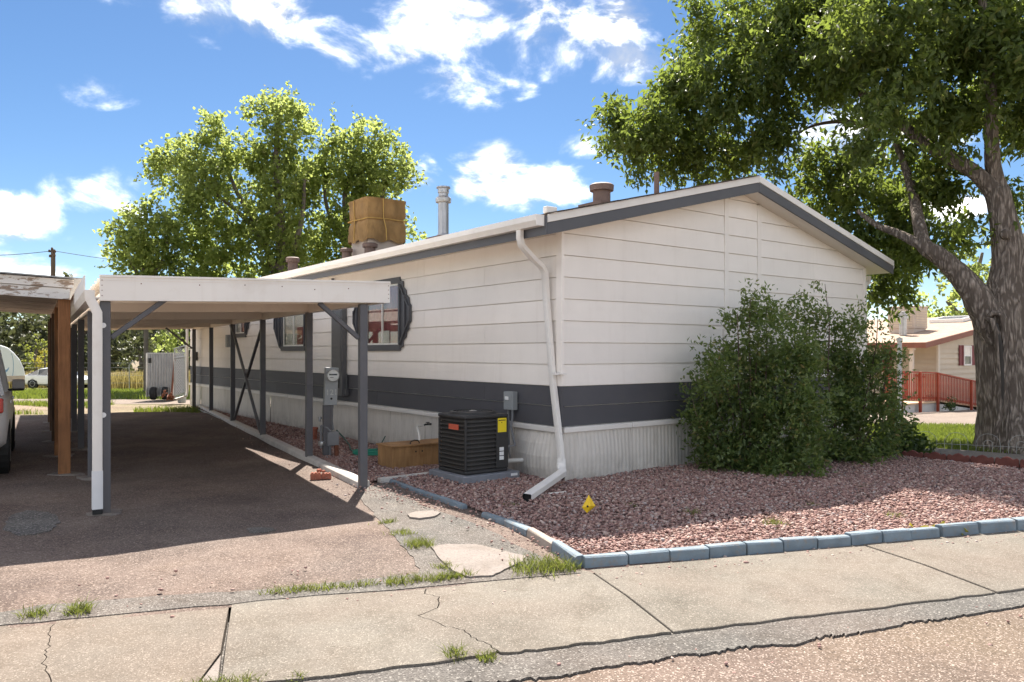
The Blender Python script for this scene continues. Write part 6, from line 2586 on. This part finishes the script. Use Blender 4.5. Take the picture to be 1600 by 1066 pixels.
TY = 12.8
tb = P(1585, 705, TY)
bt = thing("shade_tree", "big leafy shade tree with furrowed trunk leaning its crown over the home", "tree", (tb.x, tb.y, 0))
s_ = TY / 1200
trunk = [[(1592, 716, TY, .84), (1590, 700, TY, .70), (1586, 676, TY, .58), (1578, 640, TY, .48), (1570, 590, TY, .415), (1563, 545, TY, .385), (1560, 500, TY, .355), (1569, 455, TY, .29), (1575, 415, TY, .25), (1574, 385, TY, .235), (1567, 340, TY, .20), (1557, 295, TY, .18)],
         [(1567, 300, TY, .13), (1552, 262, TY, .145), (1549, 215, TY - .1, .125), (1547, 140, TY - .2, .11), (1540, 60, TY - .2, .09), (1530, -60, TY - .2, .06)],
         [(1566, 345, TY, .10), (1552, 300, TY, .165), (1522, 269, TY + .1, .145), (1482, 246, TY + .3, .125), (1440, 220, TY + .6, .11), (1398, 186, TY + .9, .095), (1350, 150, TY + 1.2, .085), (1312, 112, TY + 1.4, .07), (1291, 75, TY + 1.5, .06), (1278, 35, TY + 1.6, .05), (1262, -10, TY + 1.7, .04)],
         [(1566, 560, TY - .15, .20), (1548, 505, TY - .15, .30), (1522, 458, TY - .1, .25), (1494, 423, TY, .20), (1466, 398, TY + .1, .17), (1444, 384, TY + .2, .15), (1436, 350, TY + .4, .12), (1428, 310, TY + .7, .10), (1416, 268, TY + 1.0, .08), (1400, 225, TY + 1.3, .06)],
         [(1452, 390, TY + .15, .10), (1425, 376, TY + .3, .095), (1398, 363, TY + .6, .08), (1370, 352, TY + .9, .06), (1340, 330, TY + 1.2, .04)],
         [(1592, 560, TY + .1, .15), (1608, 500, TY + .2, .22), (1640, 440, TY + .4, .2), (1690, 360, TY + .5, .15), (1740, 260, TY + .6, .1)],
         [(1578, 425, TY, .12), (1592, 395, TY + .1, .15), (1615, 362, TY + .2, .13), (1660, 300, TY + .3, .09)],
         [(1402, 188, TY + .9, .05), (1372, 200, TY + 1.2, .05), (1336, 192, TY + 1.6, .045), (1300, 191, TY + 1.9, .035), (1262, 200, TY + 2.2, .025), (1225, 225, TY + 2.4, .015)],
         [(1335, 132, TY + 1.2, .045), (1290, 102, TY + 1.6, .04), (1230, 78, TY + 1.9, .03), (1180, 76, TY + 2.1, .025), (1125, 105, TY + 2.3, .018), (1060, 165, TY + 2.4, .01)],
         [(1310, 70, TY + 1.4, .04), (1300, 30, TY + 1.5, .04), (1270, -20, TY + 1.7, .03)]]
limb_mesh(trunk[:1], 34, .045, 3).build("trunk", "bark", bt, smooth=True)
limb_mesh([[(a_, b_, c_, r_ * .84) for (a_, b_, c_, r_) in ch] for ch in trunk[1:7]], 18, .06, 4).build("limb", "bark", bt, smooth=True)
limb_mesh(trunk[7:], 8, .06, 5).build("branch", "branch_bark", bt, smooth=True)
# old wound with a rolled lip down the front of the trunk
YF = TY - .47
mb = MB()
mb.tube([P(1552, 690, YF - .12), P(1562, 655, YF - .05), P(1564, 610, YF), P(1562, 560, YF + .02), P(1558, 520, YF + .03), P(1549, 500, YF + .06), P(1539, 497, YF + .10)], [.02, .035, .05, .055, .05, .045, .03], 10)
mb.tube([P(1540, 497, YF + .12), P(1552, 489, YF + .03), P(1564, 492, YF + .02), P(1568, 510, YF + .02), P(1571, 560, YF - .01), P(1570, 610, YF - .02), P(1566, 655, YF - .05)], [.03, .045, .045, .04, .04, .035, .02], 10)
mb.build("trunk_wound", "bark", bt, smooth=True)
mb = MB()
mb.tube([P(1557, 505, YF + .02), P(1563, 540, YF - .01), P(1566, 600, YF - .025), P(1565, 650, YF - .06)], [.02, .035, .03, .012], 8)
mb.build("wound_hollow", "interior_dark", bt, smooth=True)
mb = MB()
kp_ = P(1574, 366, TY - .28)
mb.lathe([(.02, -.02), (.07, -.02), (.09, .03), (.075, .09)], (kp_.x, kp_.y, kp_.z), 14, axis='y')
mb.build("branch_scar", "bark", bt, smooth=True)


def blobs_px(lst, dens, depth_r=None, zsq=1.0):
    out = []
    for (px, py, r, Y_) in lst:
        c_ = P(px, py, Y_)
        rm = r * Y_ / 1200
        dr = depth_r if depth_r else rm
        out.append((c_.x, c_.y, c_.z, rm, max(rm, dr), rm * zsq, max(3, int(dens * rm * rm * (max(rm, dr) / rm) ** .5))))
    return out


B = []
for (px, py, r) in [(955, 190, 26), (975, 215, 34), (1010, 195, 40), (1000, 240, 46), (1050, 165, 48), (1045, 235, 50), (1085, 105, 38), (1100, 195, 70), (1140, 130, 70), (1140, 250, 44), (1110, 50, 30), (1160, 45, 70), (1230, 90, 80), (1210, 190, 50), (1240, 10, 70),
                    (1190, 250, 38), (1225, 265, 26), (1100, 262, 36), (1075, 20, 22), (1020, 265, 24), (965, 175, 18), (1060, 130, 26), (1300, 60, 75), (1290, 140, 52)]:
    B.append((px, py, r, TY + 2.4 + random.uniform(-.6, .7)))
for (px, py, r) in [(1340, 95, 65), (1360, 25, 80), (1400, 150, 62), (1440, 60, 85), (1385, 215, 42), (1350, 190, 30), (1330, 235, 24), (1480, 140, 72), (1530, 50, 85), (1500, 195, 52), (1445, 215, 50), (1590, 60, 85), (1570, 150, 60), (1590, 195, 32), (1650, 100, 90), (1620, 200, 40), (1500, -60, 90), (1600, -50, 90), (1420, -40, 70)]:
    B.append((px, py, r, TY + random.uniform(-.9, 1.2)))
for (px, py, r) in [(1300, 262, 36), (1268, 245, 22), (1335, 290, 44), (1290, 312, 38), (1350, 340, 52), (1400, 290, 52), (1448, 275, 40), (1320, 372, 36), (1395, 352, 48), (1445, 335, 42), (1480, 372, 32), (1490, 300, 26), (1375, 402, 42), (1405, 440, 38), (1365, 450, 30), (1392, 465, 18), (1430, 400, 30), (1250, 290, 16), (1340, 260, 26), (1475, 262, 28)]:
    B.append((px, py, r, TY + (2.3 if px < 1425 else 1.0) + random.uniform(-.3, .7)))
for (px, py, r) in [(1592, 300, 16), (1577, 338, 12), (1610, 330, 18), (1520, 335, 12), (1542, 355, 8)]:
    B.append((px, py, r, TY + .1))
bl = blobs_px(B, 315, None, .95)
crown = link("crown", leaves_mesh("crown", [(a - tb.x, b2 - tb.y, c_, d, e, f_, n) for (a, b2, c_, d, e, f_, n) in bl], 0.146, .062, 15, .20, .5, 21, 1.6, 5.2, -.45), "leaf_big", bt)

# poplars behind the home
PY = 42


def far_tree(name, label, base_px, Y_, blobs, leaf, mat, trunks, dens, lw=.8, seed=1, depth=None, bark="pale_bark", group=None, per=13, clr=.34, cat="tree"):
    b0 = P(base_px, 550, Y_)
    zg = TZ(b0.x, Y_) - .12
    t_ = thing(name, label, cat, (b0.x, b0.y, zg), 0, group)
    if trunks:
        limb_mesh([[(q[0], q[1], Y_, q[2] * Y_ / 1200) for q in ch] for ch in trunks], 8, .05, seed).build("trunk", bark, t_, smooth=True)
    bl = blobs_px([(px, py, r, Y_ + random.uniform(-1.2, 1.2) * (1 if r < 40 else .6)) for (px, py, r) in blobs], dens, depth)
    link("crown", leaves_mesh(name + "_crown", [(a - b0.x, b2 - b0.y, c_ - zg, d, e, f_, n) for (a, b2, c_, d, e, f_, n) in bl], leaf, leaf * lw, per, clr, .25, seed, 1.5, 1.5, -1.0), mat, t_)
    return t_


PA = [(437, 160, 20), (464, 167, 18), (400, 176, 20), (430, 187, 40), (456, 206, 36), (336, 192, 20), (342, 211, 24), (292, 221, 16), (306, 240, 28), (255, 235, 20), (236, 262, 15), (254, 268, 26), (282, 270, 34), (342, 245, 42), (383, 243, 34), (427, 241, 40), (246, 289, 13), (278, 300, 32), (329, 292, 44),
      (376, 290, 44), (427, 292, 44), (468, 285, 40), (298, 332, 38), (342, 332, 48), (393, 332, 48), (444, 339, 48), (342, 383, 48), (393, 382, 44), (444, 385, 38), (302, 376, 38), (309, 412, 34), (349, 418, 36), (393, 415, 40), (440, 425, 40), (330, 460, 40), (390, 460, 40), (290, 500, 26), (330, 515, 30), (262, 525, 22), (285, 540, 18), (370, 520, 40)]
PB = [(508, 214, 22), (513, 241, 38), (562, 197, 17), (569, 221, 34), (602, 224, 22), (614, 248, 31), (629, 231, 15), (636, 263, 18), (646, 293, 12), (625, 282, 30), (579, 265, 44), (538, 262, 44), (579, 299, 44), (538, 299, 44), (504, 305, 44), (494, 339, 48), (545, 339, 46), (634, 330, 20), (610, 345, 30), (494, 382, 46), (545, 385, 40), (500, 430, 46), (550, 440, 46), (600, 400, 34), (643, 370, 14), (480, 265, 30)]
PC = [(228, 328, 12), (203, 340, 17), (226, 350, 26), (171, 350, 12), (190, 373, 26), (221, 380, 33), (251, 347, 20), (260, 372, 29), (176, 398, 18), (205, 406, 30), (241, 407, 33), (268, 402, 30), (160, 415, 10), (215, 435, 34), (250, 440, 34), (290, 432, 22), (235, 470, 34)]
far_tree("leafy_tree", "tallest tree with a broad yellow green crown behind the roof cooler", 430, PY, PA, .235, "leaf_poplar", [[(440, 640, 13), (442, 480, 11), (440, 400, 9), (436, 320, 7), (432, 240, 5), (437, 170, 2)], [(441, 470, 7), (410, 370, 5), (370, 300, 3), (345, 230, 1.5)], [(440, 430, 6), (390, 350, 4), (320, 290, 2.5), (262, 250, 1)], [(441, 440, 6), (470, 350, 4), (476, 280, 2)]], 38, .8, 31)
far_tree("leafy_tree", "tree with rounded crown between the roof cooler's tarp and the flue", 560, PY + 2.5, PB, .235, "leaf_poplar", [[(556, 640, 10), (552, 460, 8), (545, 380, 6), (540, 300, 4), (565, 215, 2)], [(550, 420, 5), (590, 330, 3.5), (612, 250, 2)], [(550, 400, 5), (510, 320, 3), (510, 225, 1.5)]], 38, .8, 32)
far_tree("leafy_tree", "low spreading tree over the white carport roof by the utility pole", 225, PY - 2, PC, .225, "leaf_poplar", [[(228, 620, 4), (228, 480, 3.5), (224, 420, 3), (222, 350, 1.5)], [(226, 450, 4), (195, 390, 2), (175, 355, 1)], [(226, 450, 4), (256, 400, 2), (262, 360, 1)]], 40, .8, 33)
# trees seen beneath the carport and beyond the field
far_tree("dark_tree", "dark olive tree beyond the dry field seen under the carport", 215, 62, [(205, 545, 26), (230, 530, 26), (190, 560, 18), (240, 556, 26), (215, 572, 24), (180, 530, 16), (262, 560, 22), (285, 565, 20), (300, 545, 20)], .34, "leaf_olive", [[(222, 610, 4), (220, 560, 3), (214, 535, 2)]], 7, .7, 41)
far_tree("pale_bush", "bright green bush beyond the white sedan", 55, 70, [(48, 553, 16), (58, 540, 13), (62, 560, 15), (42, 572, 14), (75, 572, 14), (52, 530, 8), (80, 550, 12)], .30, "leaf_bright", [[(56, 600, 3), (56, 560, 2), (56, 535, 1)]], 9, .7, 42, cat="bush")
far_tree("yellow_bush", "yellow green bush between bright bush and carport post", 70, 64, [(70, 562, 10), (66, 572, 8), (74, 574, 9), (71, 550, 6)], .26, "leaf_yellow", [[(70, 600, 2), (70, 570, 1.5), (70, 552, .8)]], 10, .7, 43, cat="bush")
far_tree("leafy_tree", "pale green tree in the gap between the home and the big trunk", 1500, 52, [(1475, 470, 34), (1450, 480, 18), (1440, 500, 16), (1500, 440, 36), (1530, 410, 34), (1545, 440, 36), (1520, 480, 36), (1470, 500, 30), (1560, 480, 30), (1535, 390, 18), (1500, 405, 16), (1580, 440, 26), (1600, 480, 30), (1620, 430, 30), (1555, 395, 14), (1500, 520, 30), (1460, 520, 26)], .30, "leaf_poplar", [[(1520, 640, 10), (1520, 500, 7), (1525, 440, 4), (1535, 395, 2)], [(1520, 520, 5), (1480, 470, 3)], [(1522, 500, 4), (1570, 450, 2)]], 12, .8, 44)
# wooded rise far off
g = np.random.default_rng(17)
wb = []
for i in range(210):
    x = g.uniform(-150, 130)
    y = g.uniform(95, 150)
    h = 5 + 4 * g.random() + (3.0 if x < -45 else 0) - (3.5 if x > 20 else 0)
    wb.append((x, y, -1.3 + h * .45, 4.5 + 3 * g.random(), 4, h * .55, 60))
wd = link("distant_wood", leaves_mesh("distant_wood", wb, .95, .75, 12, .9, .2, 51, 1.5), "leaf_olive")
tag(wd, "olive green wooded rise at the far side of the field", "wood", kind="stuff")


# ------------------------------------------------------------------ shrubs by the gable wall
def shrub(name, label, bx, by, stems, blobs, leaf, mat, seed, dens=1500, cat="shrub", per=11, clr=.13, group=None, up_=-.25):
    t_ = thing(name, label, cat, (bx, by, 0), 0, group)
    if stems:
        g_ = random.Random(seed)
        mb = MB()
        for (x, z, r) in stems:
            y = g_.uniform(-.3, .3)
            b0 = Vector((bx + x * .25 + g_.uniform(-.08, .08), by + y * .3, 0))
            tip = Vector((bx + x, by + y, z))
            mid = b0.lerp(tip, .5) + Vector((x * .18, g_.uniform(-.08, .08), .1))
            mb.tube([b0, b0.lerp(mid, .5) + Vector((g_.uniform(-.03, .03), 0, .02)), mid, mid.lerp(tip, .5) + Vector((g_.uniform(-.04, .04), 0, .02)), tip], [r, r * .8, r * .6, r * .45, r * .2], 6)
        mb.build("stems", "branch_bark", t_, smooth=True)
    bl = []
    for (px, py, r, Y_) in blobs:
        c_ = P(px, py, Y_)
        rm = r * Y_ / 1200
        bl.append((c_.x - bx, c_.y - by, max(c_.z, TZ(c_.x, c_.y) + rm * .55), rm, rm * 1.1, rm, max(4, int(dens * rm * rm))))
    link("foliage", leaves_mesh(name + "_foliage", bl, leaf, leaf * .48, per, clr, up_, seed, 1.3, 9.0, -.55), mat, t_)
    return t_


SA = (3.12, 10.15)
YA = 10.15
A = []
for (px, py, r) in [(1105, 640, 30), (1120, 690, 34), (1115, 590, 30), (1140, 540, 34), (1130, 715, 30), (1170, 640, 50), (1165, 700, 44), (1165, 580, 44), (1150, 505, 24), (1175, 490, 26), (1185, 465, 14), (1205, 475, 18), (1200, 530, 44), (1215, 590, 50), (1220, 650, 52), (1215, 705, 46), (1255, 620, 34), (1258, 680, 36), (1245, 560, 34), (1250, 720, 28), (1090, 610, 16), (1090, 655, 18), (1200, 735, 20), (1150, 735, 20), (1128, 498, 9), (1100, 560, 12), (1108, 535, 9), (1230, 510, 22), (1078, 612, 8), (1215, 495, 15)]:
    A.append((px, py, r * (.72 if py < 545 else 1.06), YA + random.uniform(-.35, .3)))
shrub("leafy_shrub", "wide dense green shrub in front of the gable wall, nearer the downspout", SA[0], SA[1], [(-.7, 1.3, .016), (-.5, 1.7, .018), (-.2, 2.1, .02), (.0, 2.3, .018), (.2, 2.2, .018), (.45, 1.7, .016), (.6, 1.2, .014), (-.35, 1.9, .014), (.1, 1.9, .014), (-.8, 1.0, .012)], A, .072, "leaf_shrub", 61, 1300)
SB = (4.75, 11.05)
YB = 11.05
Bb = []
for (px, py, r) in [(1275, 445, 8), (1278, 462, 12), (1270, 480, 16), (1250, 470, 14), (1235, 480, 14), (1225, 465, 8), (1290, 485, 16), (1300, 470, 8), (1265, 505, 26), (1295, 515, 26), (1240, 515, 22), (1310, 540, 30), (1335, 500, 16), (1345, 485, 12), (1350, 515, 20), (1340, 550, 30), (1280, 560, 34), (1310, 590, 38), (1350, 590, 32), (1375, 560, 20), (1385, 590, 20), (1390, 530, 10), (1375, 510, 8), (1300, 640, 44), (1340, 640, 42), (1375, 630, 28), (1330, 690, 40), (1295, 690, 36), (1365, 680, 34), (1395, 610, 10), (1320, 475, 7), (1340, 715, 20), (1300, 715, 18), (1400, 560, 8), (1385, 660, 22)]:
    Bb.append((px, py, r * (.72 if py < 545 else 1.04), YB + random.uniform(-.35, .35)))
shrub("leafy_shrub", "taller green shrub with loose upright spires, nearer the big tree", SB[0], SB[1], [(-.45, 2.4, .016), (-.15, 2.6, .018), (.0, 2.2, .016), (.2, 2.0, .016), (.4, 2.2, .016), (.7, 1.8, .014), (.8, 1.3, .012), (-.6, 1.6, .014), (-.3, 2.3, .014), (.55, 1.6, .012)], Bb, .070, "leaf_shrub", 62, 1100)
LPl = [(1398, 690, 20, 11.9), (1420, 700, 18, 11.9), (1385, 705, 18, 11.7), (1440, 705, 12, 12.0), (1410, 670, 12, 12.4), (1372, 700, 16, 11.6), (1430, 690, 10, 12.3)]
shrub("ground_plant", "low broad leaved plant at the foot of the timber post", 6.1, 11.9, [], LPl, .12, "leaf_low", 63, 900, "plant", 7, .12)
for i, (px, py, r, lab) in enumerate([(1432, 628, 7, "small weed clump under the ramp by the skirting joint"), (1452, 626, 8, "weed clump beside the corner post of the red ramp"), (1482, 632, 9, "reddish weed clump growing under the sloping ramp")]):
    b0 = G(px, py + 8, -.45)
    shrub("ramp_weed", lab, b0.x, b0.y - .2, [], [(px, py + 2, r, b0.y - .2), (px + 3, py - 3, r * .6, b0.y - .2)], .09, "leaf_low", 70 + i, 900, "weed", 7, .1)

# ------------------------------------------------------------------ grass: lawn, far field, verge
g = np.random.default_rng(23)


def grass(name, poly, n, h, w, mat, label, lift=-.03, seed=3, lean=.4, mask=None, cat="grass"):
    x, y = scatter_in(poly, n, np.random.default_rng(seed))
    if mask is not None:
        ok_ = mask(x, y)
        x, y = x[ok_], y[ok_]
    z = terrain(x, y) + lift
    o = link(name, blades_mesh(name, x, y, z, h, w, lean, seed), mat)
    return tag(o, label, cat, kind="stuff")


grass("lawn_grass", [(5.9, 13.7), (7.0, 12.7), (8.4, 11.9), (12.5, 10.0), (15.5, 15.8), (14.5, 17.4), (9, 19.1), (6.6, 20.4), (5, 16)], 42000, .085, .012, "grass_green", "short green lawn round the big tree", -.03, 81)
clump = lambda x, y: (np.sin(x * 1.3) + np.sin(y * 1.7 + x) + np.sin(x * .5 - y * .9)) > .35
grass("verge_grass", [(-16.5, 20.4), (-8.5, 20.8), (-9.2, 23.2), (-11, 24.6), (-19, 25.6), (-22, 23)], 16000, .16, .018, "grass_green", "patchy green grass between the driveway end and the track", -.09, 82, .5, clump)
grass("field_grass", [(-42, 32), (-14, 30), (-6, 32), (-6, 46), (-42, 46)], 24000, .22, .035, "grass_green", "green grass on the far side of the gravel track", -.09, 83)
grass("tall_field_grass", [(-27.5, 50.5), (-8, 50.5), (-6, 62), (-50, 62), (-48, 58.5), (-27.5, 57.5)], 20000, 1.15, .06, "grass_dry", "tall yellowing grass along the wire fence", -.1, 84, .25)

# tufts in the joints of the paving
TUFTS = [
    (846, 890, .30, .10, 240, "bright grass tuft where the blue edging meets the pavement joint"),
    (880, 889, .22, .07, 110, "grass tuft under the corner block of the edging"),
    (655, 855, .20, .09, 130, "grass tuft at the tip of the pale concrete patch"),
    (628, 836, .20, .06, 80, "short grass tuft along the dark asphalt seam below the post"),
    (606, 818, .16, .05, 50, "smallest grass tuft in the asphalt seam nearest the carport post"),
    (695, 888, .16, .05, 60, "thin grass tuft beside the lower edge of the pale patch"),
    (715, 903, .24, .06, 90, "grass strip between pale patch and cracked slab"),
    (650, 910, .34, .07, 150, "long grass strip along the pavement joint left of the crack"),
    (548, 918, .26, .05, 80, "thin grass strip in the joint over the grey slab middle"),
    (463, 925, .32, .06, 120, "grass strip in the joint over the grey slab end"),
    (125, 957, .14, .08, 80, "round grass tuft in the joint above the broken pink slab"),
    (55, 963, .14, .06, 60, "grass tuft in the joint at the frame edge of the pink slab"),
    (345, 1062, .30, .06, 140, "grass strip along the road side of the yellow marked slab joint"),
    (712, 1016, .10, .07, 60, "weed tuft growing from the broken hole in the slab"),
    (762, 1018, .10, .05, 45, "little weed tuft at the slab foot beside the broken hole"),
    (462, 1050, .06, .05, 22, "single sprig of weed at the road side of the grey slab"),
    (1208, 827, .16, .09, 60, "light green weed on the sunlit gravel near the edging"),
    (1080, 808, .14, .07, 40, "green weed on the shaded gravel above the sunlit strip"),
    (985, 795, .16, .05, 26, "faint weed on shaded gravel right of the yellow marker"),
    (1270, 795, .14, .05, 30, "small weed on gravel at the border of shade and sun"),
    (1350, 765, .2, .05, 34, "thin weed on gravel in front of the taller shrub"),
    (1395, 812, .16, .06, 30, "dry weed on gravel beside the chipped blue block"),
    (800, 795, .14, .05, 34, "low weed in the gap of the blue edging"),
]
for i, (px, py, sp_, h, n, lab) in enumerate(TUFTS):
    c_ = G(px, py)
    e, nn_ = to_en(c_)
    gg = np.random.default_rng(300 + i)
    n = n * 2
    al = (gg.random(n) - .5) * sp_ * (1.25 if sp_ > .25 else .9) + gg.normal(size=n) * sp_ * .1
    if i in (4, 18):
        al *= .6
    ac_ = gg.normal(size=n) * min(.03, sp_ * .2) if sp_ > .2 and px < 800 else gg.normal(size=n) * sp_ * .3
    dirv = E_ if not (590 < px < 640) else Vector((.55, -.83, 0))
    x = al * dirv.x - ac_ * dirv.y
    y = al * dirv.y + ac_ * dirv.x
    zb_ = -.045 if py > 1010 and px < 800 else (.02 if px > 780 and py < 840 else 0.0)
    o = link("grass_tuft", blades_mesh("grass_tuft", x, y, np.zeros(n), h * .85, .0055, 1.2, 400 + i), "grass_tuft")
    o.location = (c_.x, c_.y, zb_)
    tag(o, lab, "grass tuft", "grass tufts in the paving joints" if px < 900 else "weeds on the gravel")
# fallen leaves by the chipped block
lf = G(1472, 833)
x, y = lf.x + g.normal(size=26) * .10, lf.y + g.normal(size=26) * .04
lv_ = [(float(a), float(b2), .03, .02, .02, .01, 1) for a, b2 in zip(x, y)]
o = link("fallen_leaves", leaves_mesh("fallen_leaves", lv_, .06, .04, 2, .03, 0, 91), "leaf_yellow")
tag(o, "a few yellowed fallen leaves against the blue edging", "leaves", kind="stuff")
